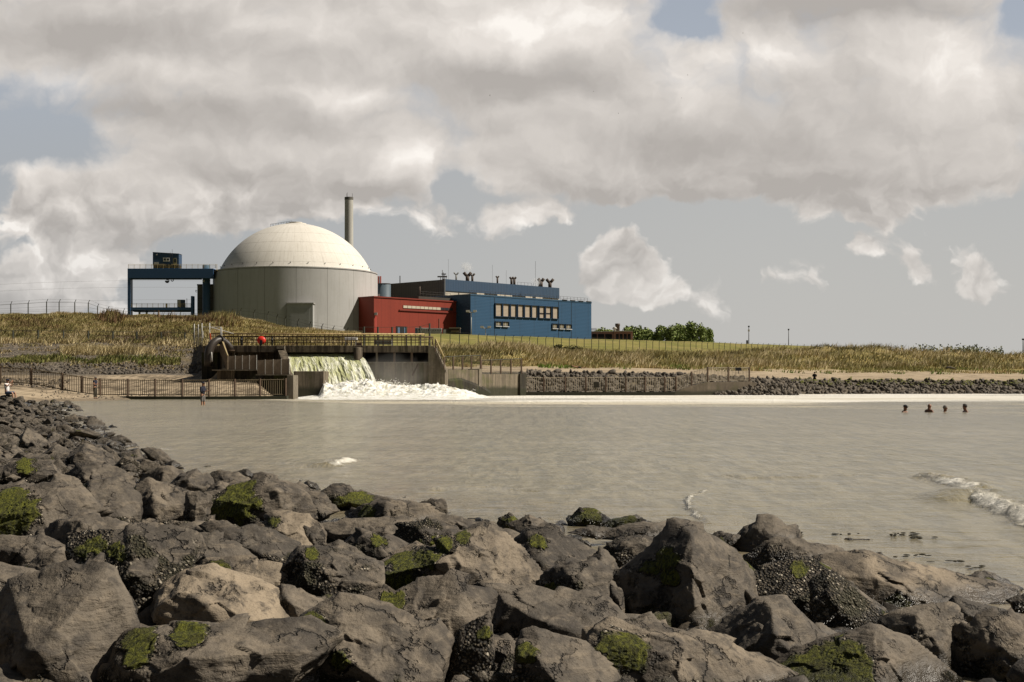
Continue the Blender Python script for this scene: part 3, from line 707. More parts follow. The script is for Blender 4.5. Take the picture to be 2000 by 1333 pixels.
REG = {'A': (2000/667., 0, 933), 'B': (2000/667., 0, 740), 'C': (2000/700., 600, 933), 'D': (2.5, 1200, 900), 'E': (2000/330., 0, 770)}
HERO = [
# label | region | outline | tone | barnacle | moss spots
('big smooth grey boulder filling the bottom left corner','A','0,690 100,690 430,600 560,550 650,600 700,700 745,900 745,960 640,1010 600,1199 560,1330 0,1330 -120,900',.55,.05,''),
('brown boulder edge just above the big grey corner boulder','A','-60,515 80,590 170,640 370,620 180,690 0,720 -80,640',.6,.05,''),
('small pointed triangular grey boulder at the left edge','A','100,580 320,410 380,430 400,480 400,610 370,640 170,620',.5,.15,'110,545,50'),
('flat dark brown boulder under the mossy one at the left edge','A','-60,370 120,350 230,365 340,410 180,530 40,540 -60,520',.4,.2,''),
('large boulder with a bright green moss patch at the left edge','A','-90,130 130,75 300,50 400,70 470,130 515,210 400,240 280,330 200,380 -90,370',.5,.1,'0,130,110;60,200,130;20,270,120;110,240,70'),
('sloping grey slab boulder beside the mossy left edge boulder','A','280,330 350,260 540,215 610,230 680,290 720,330 600,380 450,470 390,460 290,380',.52,.1,''),
('upright dark boulder with a weedy left shoulder','A','425,110 500,20 620,20 700,60 800,160 800,240 760,320 640,290 520,220 440,160',.38,.35,'450,60,45'),
('large dark boulder crusted with barnacles and weed on its left','A','390,480 560,370 720,320 860,330 960,370 1080,450 1100,560 1000,680 760,930 740,740 640,640 550,560 400,610',.28,.75,'560,390,60;690,440,50;480,440,40'),
('pale tan flat slab with a dark crack in its face','A','870,800 940,650 1040,570 1200,550 1450,660 1560,700 1680,800 1700,900 1300,960 1000,950',.95,.06,''),
('wide flat boulder at the bottom with a weedy left end','A','600,1230 610,1120 700,980 800,930 1000,910 1420,870 1700,880 1840,930 1860,1010 1740,1100 1640,1260 620,1300',.55,.15,'820,960,90;800,1060,60;1080,915,90'),
('leaning tan slab boulder between two darker ones','A','790,220 785,70 860,25 960,50 1085,120 1075,210 1000,260 920,260 810,270',.62,.1,'770,85,25'),
('small upright boulder left of the mossy green one','A','1075,160 1090,110 1150,95 1225,120 1190,200 1190,290 1130,315 1080,270',.45,.3,''),
('big boulder with a bright green mossy left face','A','1165,180 1210,130 1440,45 1530,10 1650,30 1720,80 1760,250 1500,310 1300,290 1190,270',.5,.1,'1230,190,90;1330,190,110;1400,120,90;1280,230,90'),
('long dark boulder with a lumpy top below the mossy green one','A','1195,300 1250,275 1500,310 1600,340 1720,430 1690,510 1500,500 1400,430 1260,360',.22,.25,''),
('pale rounded boulder right of the lumpy dark one','A','1500,300 1600,230 1800,250 1890,340 1905,430 1740,460 1600,350',.72,.1,'1600,260,40'),
('small rounded brown boulder before the tan slab','A','1010,410 1120,350 1240,335 1330,400 1440,480 1300,500 1150,560 1090,520',.4,.1,''),
('low tan boulder with green specks behind the cracked slab','A','1150,540 1230,490 1330,478 1500,500 1660,545 1670,610 1600,680 1450,650 1250,610',.72,.25,'1270,540,45'),
('jagged brown boulder right of the cracked tan slab','A','1590,690 1640,640 1760,700 1910,765 1830,850 1700,900 1670,800',.6,.3,''),
('pale flat stone wedged low among the left boulders','A','770,310 830,255 930,290 905,350 800,330',.85,.1,''),
('pale flat stone in the gap above the tan cracked slab','A','870,345 930,280 1080,345 1010,400',.85,.05,''),
('dark block boulder with a flat top in the front middle','A','1650,640 1700,480 1740,430 1960,440 2080,480 2250,540 2230,700 2080,760 1900,760 1780,700',.25,.5,'1830,450,30'),
('low broad boulder with mossy flank at the far left','B','-50,570 60,500 180,480 300,500 335,560 240,620 60,620 -50,610',.45,.25,'150,520,50'),
('pointed slab boulder with a pale top on the left bank','B','80,385 140,300 200,330 270,395 225,445 100,435',.5,.25,''),
('broad dark boulder at the waterline of the left bank','B','390,450 480,390 560,415 660,490 690,570 560,530 430,510',.3,.2,''),
('large flat-topped grey boulder on the left bank','B','385,580 450,515 560,505 690,560 735,660 640,660 500,620',.42,.25,''),
('small hunched boulder on the left bank','B','245,440 320,388 395,430 390,480 290,480',.3,.25,''),
('mussel-crusted boulder with white shells at the water','B','670,510 715,460 760,458 795,490 790,530 730,580 690,560',.2,.95,'700,540,25'),
('steep brown boulder leaning against a dark one','B','830,610 920,520 1000,515 1055,560 980,650 900,630',.55,.2,''),
('dark rounded boulder at the water beside a steep brown one','B','965,645 1050,560 1140,535 1215,600 1235,650 1150,690 1060,690',.22,.15,''),
('long brown boulder at the water above the mossy green one','B','1215,590 1280,545 1400,565 1465,600 1380,650 1260,625',.5,.2,''),
('small pitted boulder below the long brown one','B','1205,660 1280,605 1395,640 1300,700 1220,700',.45,.2,''),
('brown boulder at the water right of the mossy green one','B','1540,630 1640,605 1760,635 1850,690 1760,760 1700,740',.5,.1,''),
('little dark stone standing in the shallows behind the bank','B','955,525 1010,480 1050,512 1000,530',.2,.2,''),
('little brown stone at the waterline','B','1755,640 1800,600 1850,620 1865,650',.4,.2,''),
('black weedy stone at the water in the middle','B','1885,670 1990,635 2065,660 2000,730 1930,720',.12,.7,''),
('small dark stone lapped by the water','B','1395,550 1440,528 1495,575 1430,585',.2,.3,''),
('grey boulder at the left edge above the mossy one','B','-60,650 120,598 185,645 60,700 -60,700',.42,.2,''),
('small round boulder high on the left bank','B','28,420 70,393 125,430 80,460 40,455',.35,.2,''),
('dark loaf-shaped boulder on the left bank','B','70,485 110,438 250,448 265,495 110,500',.28,.3,''),
('folded dark boulder with brown weed on the left bank','B','235,640 320,560 400,575 460,640 420,690 260,660',.35,.4,''),
('weedy green-tipped stone at the water in the middle','C','75,90 160,52 250,88 405,128 330,160 240,175 120,150',.28,.35,'280,125,60;330,135,50;190,160,50'),
('tan boulder with a weedy left corner near the water','C','245,250 340,148 430,118 600,148 685,235 560,255 340,255',.62,.2,'320,200,45'),
('square dark boulder at the water','C','625,160 690,128 772,128 788,220 690,235',.38,.2,''),
('long low brown boulder left of the middle','C','95,280 250,248 530,228 585,265 560,350 300,345 110,370',.5,.12,''),
('lens-shaped grey boulder left of the middle','C','212,370 300,303 420,338 560,398 625,445 560,490 380,480 260,430',.48,.3,'400,345,40'),
('dark weed-covered boulder left of the tan pyramid','C','505,345 560,268 650,250 780,268 875,325 740,400 640,450 560,400',.25,.7,'640,400,50;720,375,40'),
('small brown boulder behind the weed-covered one','C','685,230 820,225 965,262 910,310 860,330 780,280',.48,.1,''),
('large tan pyramid boulder with a mossy left edge','C','395,600 430,500 640,455 860,330 950,303 1080,370 1165,480 1240,630 900,640 600,680 420,700',.82,.18,'520,480,70;660,440,60;770,375,60;860,335,40;520,600,90;460,560,60'),
('big dark boulder right of the tan pyramid','C','1130,435 1200,400 1240,330 1340,308 1500,400 1610,470 1480,540 1380,560 1310,650 1240,640 1180,510',.18,.3,'1290,360,40'),
('rounded striped boulder before the big dark one','C','1305,650 1370,530 1480,483 1590,490 1670,560 1755,640 1765,760 1650,740 1450,700',.4,.35,'1370,620,40'),
('blue-grey slab boulder behind the tan pyramid','C','945,300 990,258 1090,308 1205,385 1140,430 1080,380',.42,.1,''),
('pale pointed boulder near the water in the middle','C','1145,270 1240,213 1350,283 1290,330 1190,330',.62,.15,''),
('small dark weedy cone stone near the water','C','1065,290 1080,238 1130,198 1175,240 1170,300',.18,.6,'1150,250,40'),
('green weed-topped heap of stone at the water','C','1465,240 1530,178 1620,188 1685,240 1610,290 1480,280',.2,.8,'1530,230,60;1590,215,50'),
('flat weedy stone beside the green weed-topped heap','C','1640,290 1700,240 1810,215 1910,265 1800,285',.2,.8,'1760,250,70'),
('long low brown boulder near the water right of the middle','C','1675,345 1740,290 1840,268 1990,268 2020,335 1860,360',.48,.25,''),
('dark round-backed boulder right of the middle','C','1655,430 1740,350 1860,338 2000,358 2070,425 1900,490 1740,550',.3,.45,''),
('flat brown stone between two boulders near the water','C','1480,310 1560,278 1700,288 1690,335 1600,340',.5,.2,''),
('small grey boulder leaning on the striped one','C','1550,470 1640,418 1705,470 1735,545 1720,610 1640,550',.4,.15,''),
('huge ridged brown boulder in the front middle','C','-20,820 60,760 160,720 300,740 440,790 700,900 785,1000 740,1200 100,1260 40,960',.62,.2,'30,800,50;200,1030,60'),
('wedge boulder rising behind the huge ridged brown one','C','305,735 560,670 800,600 980,640 1025,680 960,810 820,930 770,1020 560,880',.6,.15,'480,680,60'),
('long cracked grey boulder lying across the front middle','C','1015,620 1220,628 1680,720 1765,790 1775,870 1450,900 1180,925 1020,840',.42,.1,''),
('small faceted stone in the barnacle gully','C','1005,900 1170,938 1120,1050 1035,1020',.5,.2,''),
('pale wedge boulder at the bottom right of the middle','C','1140,1100 1200,900 1270,868 1420,920 1560,1000 1740,1200 1150,1220',.58,.2,'1210,980,50'),
('brown barnacle-crusted rock mass in the front gully','C','750,1080 850,890 960,810 1020,770 1030,960 1000,1130 800,1200',.3,1.0,'990,870,40'),
('small tan boulder in the shade right of the striped one','C','1720,570 1900,488 1850,590 1770,690',.6,.2,''),
('small grey wedge boulder near the long cracked one','C','1770,830 1900,778 2010,860 1880,900 1790,885',.5,.25,'1830,850,40'),
('brown boulder tip at the water right of the green mossy one','C','-20,90 80,85 145,190 60,240 -20,240',.45,.25,''),
('grey half-hidden boulder left of the lens-shaped one','C','-20,280 60,288 98,350 90,420 -20,420',.5,.2,''),
('small dark loaf stone below the lens-shaped boulder','C','95,380 170,358 240,398 295,455 200,460',.35,.15,''),
('tall grey boulder standing at the waterline on the right','D','535,500 640,360 720,308 800,288 870,330 895,390 760,440 700,510',.45,.25,''),
('flat-topped boulder with a dark barnacled left end','D','700,470 760,418 860,393 1080,430 1115,465 980,530 830,560 710,590',.52,.5,''),
('dark weedy boulder at the water on the right','D','1088,425 1140,388 1260,398 1320,460 1240,485',.22,.5,''),
('small wet boulder with foam at its foot','D','1238,485 1310,450 1365,510 1320,560 1250,530',.3,.2,''),
('huge dark pyramid boulder right of the middle','D','55,670 120,560 220,470 330,368 420,376 525,440 565,560 645,640 665,750 560,830 480,900 280,870 130,760',.42,.3,'250,480,45;270,570,35;170,520,40'),
('dark triangular boulder with a pale sunny top edge','D','495,900 620,780 720,690 840,700 960,800 1075,900 960,990 820,1075 620,980',.32,.15,''),
('brown barnacled ridge behind the pale slab','D','645,610 830,540 1000,508 1065,540 980,650 960,800 860,740 740,690',.38,.95,'1050,480,50;900,535,40'),
('long pale slab sloping to the right over barnacled rock','D','1030,505 1200,486 1440,590 1650,640 1945,690 1972,775 1640,760 1400,720 1250,700 1080,570',.80,.1,'1400,730,60'),
('barnacle-crusted brown face under the pale slab','D','965,650 1050,560 1250,680 1330,745 1280,815 1100,870 980,800',.35,1.0,'1360,725,40'),
('brown dented boulder at the bottom right','D','1345,830 1420,758 1560,728 1685,760 1735,870 1690,1010 1600,1065 1500,970 1360,870',.55,.3,''),
('bottom boulder with a bright green mossy left half','D','800,1070 1050,930 1160,880 1290,828 1440,890 1620,1110 820,1140',.55,.2,'900,1040,110;1020,980,110;1110,950,80;1150,1040,100;1000,1060,110'),
('tan boulder cut by the bottom right corner','D','1690,1010 1740,860 1800,790 1900,768 2000,788 2090,810 2100,1120 1680,1120',.68,.35,''),
('long green weedy stone at the water on the far right','D','1395,550 1560,540 1720,570 1720,650 1560,620 1420,580',.25,.7,'1600,590,60;1480,560,40;1670,620,40'),
('rounded grey stone at the water at the far right','D','1715,590 1800,553 1880,578 1985,650 1900,700 1750,660',.35,.4,'1830,600,30'),
('dark stone at the right edge above the corner boulder','D','1945,700 2010,660 2080,700 2080,790 1970,790',.2,.5,''),
('shaded boulder under the right end of the pale slab','D','1630,750 1690,690 1972,770 1800,800 1740,870 1690,800',.28,.2,''),
('narrow grey stone in a gap left of the dark pyramid','D','-10,600 170,508 120,590 50,670 10,650',.5,.2,''),
('upright block at the left foot of the dark pyramid','D','-20,610 40,640 50,740 55,830 -20,850',.35,.2,''),
('small wedge stone below the dark pyramid','D','45,810 170,763 285,870 100,870',.5,.3,'110,810,30'),
('small brown stone behind the tall grey waterline boulder','D','455,385 520,353 615,370 540,450 500,440',.38,.4,'520,420,30'),
('bright green weedy stone in the gap before the flat-topped boulder','D','550,525 640,498 710,560 660,610 590,570',.3,.4,'620,540,80;650,570,60'),
('small boulder at the water left of the tall grey one','D','-20,360 60,318 240,303 318,370 250,410 60,395',.42,.25,''),
('tan stone poking out right of the dark pyramid','D','640,650 650,636 745,690 700,750 660,750',.68,.1,''),
('large pale flat boulder along the bottom edge','D','-140,880 -60,845 30,838 250,868 380,858 480,900 600,960 790,1085 600,1120 -100,1120',.66,.2,'20,930,90;80,960,60'),
('low stone between the dark triangle and the dented boulder','D','955,815 1010,810 1110,880 1080,910 1050,895',.4,.35,''),
# stones standing in the shallows
('dark flat pair of stones awash off the left bank','E','1055,610 1150,575 1255,540 1380,610',.1,.3,''),
('low grey stone awash near the left bank','E','945,525 985,460 1100,468 1175,515',.3,.1,''),
('dark stone at the tip of the left bank','E','1025,450 1090,400 1160,398 1210,440',.12,.3,''),
('tiny dark stone awash far off the left bank','E','1285,392 1320,368 1380,398',.08,.2,''),
('black stone with a notch at the bank edge','E','1180,720 1205,680 1280,670 1285,725',.06,.4,''),
('tiny flat stone awash nearest the open water','E','1355,518 1395,500 1425,518',.08,.2,''),
('dark stone on the sand where bank and beach meet','E','810,160 850,118 930,150 900,168',.15,.2,''),
]
HERO_PX = []
def build_hero(k, h):
    lab, rg, ps, tone, barn, moss = h
    sc, ox, oy = REG[rg]
    pts = np.array([tuple(map(float, q.split(','))) for q in ps.split()]); px = pts[:,0]/sc+ox; py = pts[:,1]/sc+oy
    awash = rg == 'E'
    c = ((px.min()+px.max())/2, (py.min()+py.max())/2)
    HERO_PX.append((px.min(), px.max(), py.min(), py.max()))
    Yc = F*H/(py.max()-HZ)-.1 if awash else on_bank(c[0], c[1]+.12*(py.max()-py.min()), .03)
    poly = np.stack([(px-1000)/F*Yc, H-(py-HZ)/F*Yc], 1)
    if awash: poly = np.vstack([poly, poly*(1,0)+(0,-.12)])
    rng = np.random.default_rng(100+k)
    wpx = px.max()-px.min()
    sub = 6 if wpx > 190 else 5 if wpx > 45 else 4
    v, f, qv, c2, hd, s, u = rock_shape(poly, rng, sub)
    n_ = fbm(u*1.9, 3, 51)*1.3; n5_ = fbm(u*8, 3, 52)*1.3
    low = .5-.5*qv[:,2]; left = -.35*qv[:,0]-.25*qv[:,1]
    ba = np.clip(barn*(.75+.65*low+.6*left)+.45*n_*(barn+.1)-.08+.55*np.clip(-qv[:,0]*.75-qv[:,1]*.35-.15, 0, 1)*(barn > .08)+.45*sstep(low+.15*n_, .62, .95)*(barn < .9), 0, 1)
    w = v+np.array([c2[0], Yc, c2[1]])
    mo = np.zeros(len(v))
    if moss:
        qx = 1000+w[:,0]/w[:,1]*F; qy = HZ-(w[:,2]-H)/w[:,1]*F
        for sp in moss.split(';'):
            mx, my, mr = map(float, sp.split(',')); mx = mx/sc+ox; my = my/sc+oy; mr /= sc
            d_ = np.hypot(qx-mx, (qy-my)*1.15)/mr+.75*n_+.35*n5_
            mo = np.maximum(mo, 1-sstep(d_, .6, 1.75))
        mo *= qv[:,1] < .75
        ba = np.clip(np.maximum(ba, .75*sstep(mo, 0, .3)*(1-sstep(mo, .5, .9))+.3*n_), 0, 1)
    fine = fbm(u*26, 2, 61)
    if sub >= 5:
        dn = v/np.linalg.norm(v, axis=1)[:,None]
        v = v+dn*(mo*(.004+.008*fine)+ba*.014*fine)[:,None]*min(s*4, 1.2)*.6
    o = np_mesh('boulder', v, f, RM, smooth=True, attrs={'cover': np.stack([mo, ba, np.full(len(v), tone)], 1)})
    o.location = (c2[0], Yc, c2[1])
    return tag(o, lab, 'boulder', 'boulders of the near bank')
for k_, h_ in enumerate(HERO): build_hero(k_, h_)

# boulders of the left bank further along the water: a dozen shapes, copied
rr = np.random.default_rng(5)
protos = []
for i in range(12):
    nA = rr.integers(6, 9); ang = np.sort(rr.uniform(0, 2*math.pi, nA)); rad = rr.uniform(.75, 1.1, nA)
    poly = np.stack([np.cos(ang)*rad, np.sin(ang)*rad*rr.uniform(.55,.8)], 1)
    v, f, qv, c2, hd, s, u = rock_shape(poly, rr, 4, rough=1.2)
    v[:,1] *= .8/max(hd, .3)
    low = .5-.5*qv[:,2]
    cov = np.stack([np.clip(fbm(u*1.5, 2, 71)*1.3-.35, 0, 1)*(qv[:,2] > 0), np.clip(.15+.5*low+.4*fbm(u*2, 2, 72), 0, 1), np.full(len(v), rr.uniform(.22,.6))], 1)
    me = np_mesh('boulder', v, f, RM, smooth=True, attrs={'cover': cov}); protos.append(me.data); bpy.data.objects.remove(me)
placed = []; tries = 0
REGION = [(-60,772),(40,772),(150,789),(172,815),(212,845),(262,880),(330,905),(250,930),(60,935),(-60,935)]
def inside(x, y, pl):
    c = False
    for (x0,y0),(x1,y1) in zip(pl, pl[1:]+pl[:1]):
        if (y0 > y) != (y1 > y) and x < (x1-x0)*(y-y0)/(y1-y0)+x0: c = not c
    return c
while len(placed) < 195 and tries < 20000:
    tries += 1
    px, py = rr.uniform(-60, 340), 772+163*rr.random()**1.35
    if not inside(px, py, REGION): continue
    size = np.interp(py, [772, 800, 850, 920], [13, 21, 38, 58])*rr.uniform(.55, 1.5)
    if any((px-a)**2+((py-b)*1.9)**2 < (.5*(size+c))**2*.62 for a, b, c in placed): continue
    if any(x0+.12*(x1-x0) < px < x1-.12*(x1-x0) and y0+.1*(y1-y0) < py < y1-.25*(y1-y0) for x0,x1,y0,y1 in HERO_PX): size *= .5
    placed.append((px, py, size))
for (px, py, size) in placed:
    Y_ = on_bank(px, py, .05); s = size/F*Y_*.5
    o = bpy.data.objects.new('boulder', protos[rr.integers(12)]); COL.objects.link(o)
    X_ = (px-1000)/F*Y_
    o.location = (X_, Y_, H-(py-HZ)/F*Y_); o.scale = (s*1.15, s*1.15, s*rr.uniform(.8, 1.1))
    o.rotation_euler = (rr.normal()*.25, rr.normal()*.25, rr.uniform(0, 6.28))
    pos = ('where the bank meets the sandy beach' if py < 792 else 'far along the left bank' if py < 815 else 'halfway along the left bank' if py < 860 else 'on the nearer left bank')
    sz = 'small' if size < np.interp(py, [772,800,850,920],[13,21,38,58])*.8 else 'medium' if size < np.interp(py, [772,800,850,920],[13,21,38,58])*1.15 else 'large'
    edge = ' at the waterline' if shore_d([X_], [Y_])[0] < .8 else ''
    tag(o, f'{sz} dark rock among many alike {pos}{edge}', 'boulder', 'rocks of the left bank '+pos+edge+' '+sz)

# ------------------------------------------------------------------ buildings of the power station
GZ = 5.0                                                     # ground level behind the dike
BD = np.array((.690, .724)); BN = np.array((.724, -.690))   # long direction of the halls, and their front normal
def at2(o, s, t=0): return np.array(o[:2])+BD*s+BN*t         # s along the front, t out of it
def px_on(o, px):                                            # s on a front line where an azimuth crosses it
    k = (px-1000)/F; o = np.array(o[:2]); return (k*o[1]-o[0])/(BD[0]-k*BD[1])
def zat(py, Y): return H-(py-HZ)/F*Y

# --- reactor building
RC = np.array((-64.9, 400.)); RR = 24.4
def dome_material():
    m, g, b = mat_base('white_dome_shell')
    tc = g.new('ShaderNodeTexCoord').outputs['Object']; x, y, z = g.sep(tc)
    an = g.m('ARCTAN2', y, x); fa = g.m('FRACT', g.m('MULTIPLY', an, 24/math.pi/2*2))
    mer = g.ss(g.m('ABSOLUTE', g.m('SUBTRACT', fa, .5)), .475, .492)
    fz = g.m('FRACT', g.m('DIVIDE', g.m('SUBTRACT', z, 31.1), 3.05))
    par = g.ss(g.m('ABSOLUTE', g.m('SUBTRACT', fz, .5)), .465, .490)
    n = g.noise(tc, .16, 6, .65); n2 = g.noise(tc, 1.6, 5, .7)
    stv = g.comb(g.m('MULTIPLY', an, 24.), g.m('MULTIPLY', z, .10), 0)
    st = g.noise(stv, 1.3, 6, .7)
    col = g.mix(g.ss(n, .35, .7, 0, .45), (.66,.63,.57), (.54,.505,.44))
    col = g.mix(g.ss(st, .48, .72, 0, .5), col, (.45,.415,.355))
    col = g.mix(g.ss(n2, .5, .75, 0, .35), col, (.42,.385,.325))
    seam = g.m('MULTIPLY', g.m('MAXIMUM', g.m('MULTIPLY', mer, .8), par), g.ss(n2, .3, .6, .12, .5))
    col = g.mix(seam, col, (.27,.24,.20))
    g.put(b.inputs['Base Color'], col); b.inputs['Roughness'].default_value = .8; b.inputs['Specular IOR Level'].default_value = .25
    return m
def shell_material():
    m, g, b = mat_base('grey_concrete_drum')
    tc = g.new('ShaderNodeTexCoord').outputs['Object']; x, y, z = g.sep(tc)
    an = g.m('ARCTAN2', y, x)
    n = g.noise(tc, .10, 6, .65); n2 = g.noise(tc, 1.1, 5, .7)
    st = g.noise(g.comb(g.m('MULTIPLY', an, 24.), g.m('MULTIPLY', z, .07), 0), 1.2, 6, .68)
    col = g.mix(g.ss(n, .35, .7, 0, .5), (.43,.425,.415), (.365,.36,.35))
    col = g.mix(g.ss(st, .46, .75, 0, .45), col, (.28,.27,.25))
    col = g.mix(g.ss(n2, .5, .75, 0, .25), col, (.30,.285,.262))
    fa = g.m('FRACT', g.m('MULTIPLY', g.m('ADD', an, .30), 17/math.pi/2))
    col = g.mix(g.ss(g.m('ABSOLUTE', g.m('SUBTRACT', fa, .5)), .492, .496, 0, .75), col, (.09,.085,.075))
    g.put(b.inputs['Base Color'], col); b.inputs['Roughness'].default_value = .85; b.inputs['Specular IOR Level'].default_value = .2
    return m
re_ = thing('reactor_building', 'large round grey reactor building capped by a shallow white dome', 'reactor building', (*RC, GZ))
ZS = zat(534, 400); DR = 22.65
SM = shell_material()
mb = MB().lathe(RC, [(RR, GZ), (RR, ZS-.6)], 128, True).lathe(RC, [(RR, ZS-.6), (RR-.25, ZS-.6), (RR-.25, ZS-.3), (RR, ZS-.3), (RR, ZS), (DR-.6, ZS+.02)], 128, False)
dr_ = mb.build('drum_wall', SM, re_)
RS = 24.75; ang0 = math.asin(DR/RS)
prof = [(RS*math.sin(ang0*(1-i/24.)), ZS+.05+RS*(math.cos(ang0*(1-i/24.))-math.cos(ang0))) for i in range(24)]
ZT = ZS+RS*(1-math.cos(ang0))
dm = MB().lathe(RC, prof+[(.05, ZT)], 128).build('dome', dome_material(), re_)
mb = MB()
mb.lathe(RC, [(3.1, ZT-.35), (3.1, ZT+.12), (1.9, ZT+.15), (1.9, ZT+.5), (.05, ZT+.55)], 40, False)
mb.build('dome_cap', mat('dome_cap_paint', (.62,.59,.53), .7, .2, .6), dm)
for i in range(28):
    a = 2*math.pi*(i+.4)/28; q = np.array((*(RC+np.array((math.cos(a), math.sin(a)))*(DR-.75)), ZS+.9))
    MB().tube([q, q+(math.cos(a)*.5, math.sin(a)*.5, .5)], .1, 6).build('dome_anchor', M['dark_steel'], dm)
mb = MB(); q = RC+np.array((-4.5,-1.))
for i in range(9): mb.bar((q[0]-3+i*.8, q[1], ZT-1.15+i*.13), (q[0]-3+i*.8, q[1], ZT-.2+i*.13), .07)
mb.bar((q[0]-3, q[1], ZT-.2), (q[0]+3.4, q[1], ZT+.8), .07)
mb.build('dome_railing', M['dark_steel'], dm)
# equipment hatch housing on the front of the drum
aL, aR = (560.5-1000)/F, (611-1000)/F
yf = RC[1]-RR-.1
mb = MB(); yb = yf-1.1
zt = zat(594, yb)
mb.box((aL*yb, yb, GZ), (aR*yb, yf+2.2, zt))
dh = mb.build('hatch_housing', mat('hatch_grey', (.36,.36,.35), .7, .3, .2, streak=.3), re_)
mb = MB().box((aL*yb-.25, yb-.2, zt), (aR*yb+.25, yf+2., zt+.35)).build('hatch_roof', mat('hatch_roof_grey', (.30,.29,.27), .8, .2, .3), dh)
MB().box((aL*yb+1, yb-.06, GZ), (aR*yb-1, yb-.003, zt-1.2)).build('hatch_door', mat('hatch_door_grey', (.33,.33,.322), .7, .3, .3, streak=.3), dh)

# --- chimney
cx, cy = (681.5-1000)/F*480, 480.
ch = thing('chimney', 'tall slender pale concrete chimney standing behind the dome', 'chimney', (cx, cy, GZ))
zt = zat(386, 480)
MB().lathe((cx, cy), [(1.95, GZ), (1.62, 30), (1.52, zt-.6), (1.52, zt)], 32).build('shaft', M['chimney'], ch)
MB().lathe((cx, cy), [(1.58, zt-.9), (1.58, zt+.05), (1.25, zt+.05), (1.25, zt-2)], 32, False).build('rim', mat('chimney_rim', (.12,.115,.10), .8), ch)
mb = MB()
for a in (.6, 2.3, 4.4): mb.bar((cx+1.4*math.cos(a), cy+1.4*math.sin(a), zt), (cx+1.4*math.cos(a), cy+1.4*math.sin(a), zt+1.6), .09)
mb.build('lightning_rod', M['dark_steel'], ch)

# --- red building
RO = np.array((-39.6, 381.9)); s1 = px_on(RO, 893.5); zr = zat(581, RO[1])
rb = thing('red_building', 'long low red clad building with a narrow window band, against the reactor drum', 'building', (*RO, GZ))
MRED = cladding('red_cladding', (.235,.038,.022), BD, (.16,.026,.018), .35, .5, 3.6, (.12,.02,.014), var=.35)
MRED2 = cladding('red_cladding_gable', (.235,.038,.022), BN, (.16,.026,.018), .35, .5)
mb = MB().obox(RO, BD, -BN, s1, 34., GZ, zr)
mb.build('wall', MRED, rb)
mb = MB(); mb.obox(at2(RO, -.25, .25), BD, -BN, s1+.25, 34., zr, zr+.35)
mb.build('roof_edge', mat('red_trim', (.20,.032,.02), .5, .2, .5), rb)
wa, wb, wc = px_on(RO, 787), px_on(RO, 863.5), px_on(RO, 884)
z0, z1 = zat(602.5, 390), zat(596.5, 390)
bn_ = MB().obox(at2(RO, wa, .02), BD, BN, wc-wa, .10, z0, z1).build('window_band', mat('band_frame', (.16,.03,.02), .6), rb)
nW = 12
for i in range(nW):
    sa = wa+(wc-wa)*i/nW; L = (wc-wa)/nW
    MB().obox(at2(RO, sa+.06, .124), BD, BN, L-.16, .03, z0+.08, z1-.08).build('pane', M['cream'] if i < 9 else M['glass'], bn_)
MB().obox(at2(RO, wa-1.6, .0), BD, BN, wc-wa+3.2, .35, z0-.75, z0-.45).build('ledge', mat('red_ledge', (.17,.028,.018), .6), rb)
mb = MB().tube([(*at2(RO, px_on(RO, 857), .15), GZ), (*at2(RO, px_on(RO, 857), .15), zat(622, 398))], .09, 6).build('downpipe', M['rust'], rb)
# wall lamp of the red building
s_ = px_on(RO, 731.8); lp = thing('wall_lamp', 'small floodlight on a post at the left corner of the red building', 'lamp', (*at2(RO, s_, .5), GZ))
q = at2(RO, s_, .5)
MB().tube([(*q, GZ), (*q, zat(613, 382))], .08, 6).build('pole', M['red_plastic'], lp)
MB().obox(q-.35, (1,0), (0,1), .75, .7, zat(616, 382), zat(611, 382)).build('lamp_head', M['grey_box'], lp)
# doorway with skip, cabinets and kiosk before the red wall
sa, sb = px_on(RO, 773.5), px_on(RO, 794.5)
dk = MB().obox(at2(RO, sa, .01), BD, BN, sb-sa, .12, GZ, zat(637.5, 388)).build('doorway', M['louvre'], rb)
for i in range(3): MB().obox(at2(RO, sa+(sb-sa)*(.12+.3*i), .14), BD, BN, (sb-sa)*.2, .05, GZ, zat(639.5, 388)).build('door', M['blue_box'] if i != 1 else M['glass'], dk)
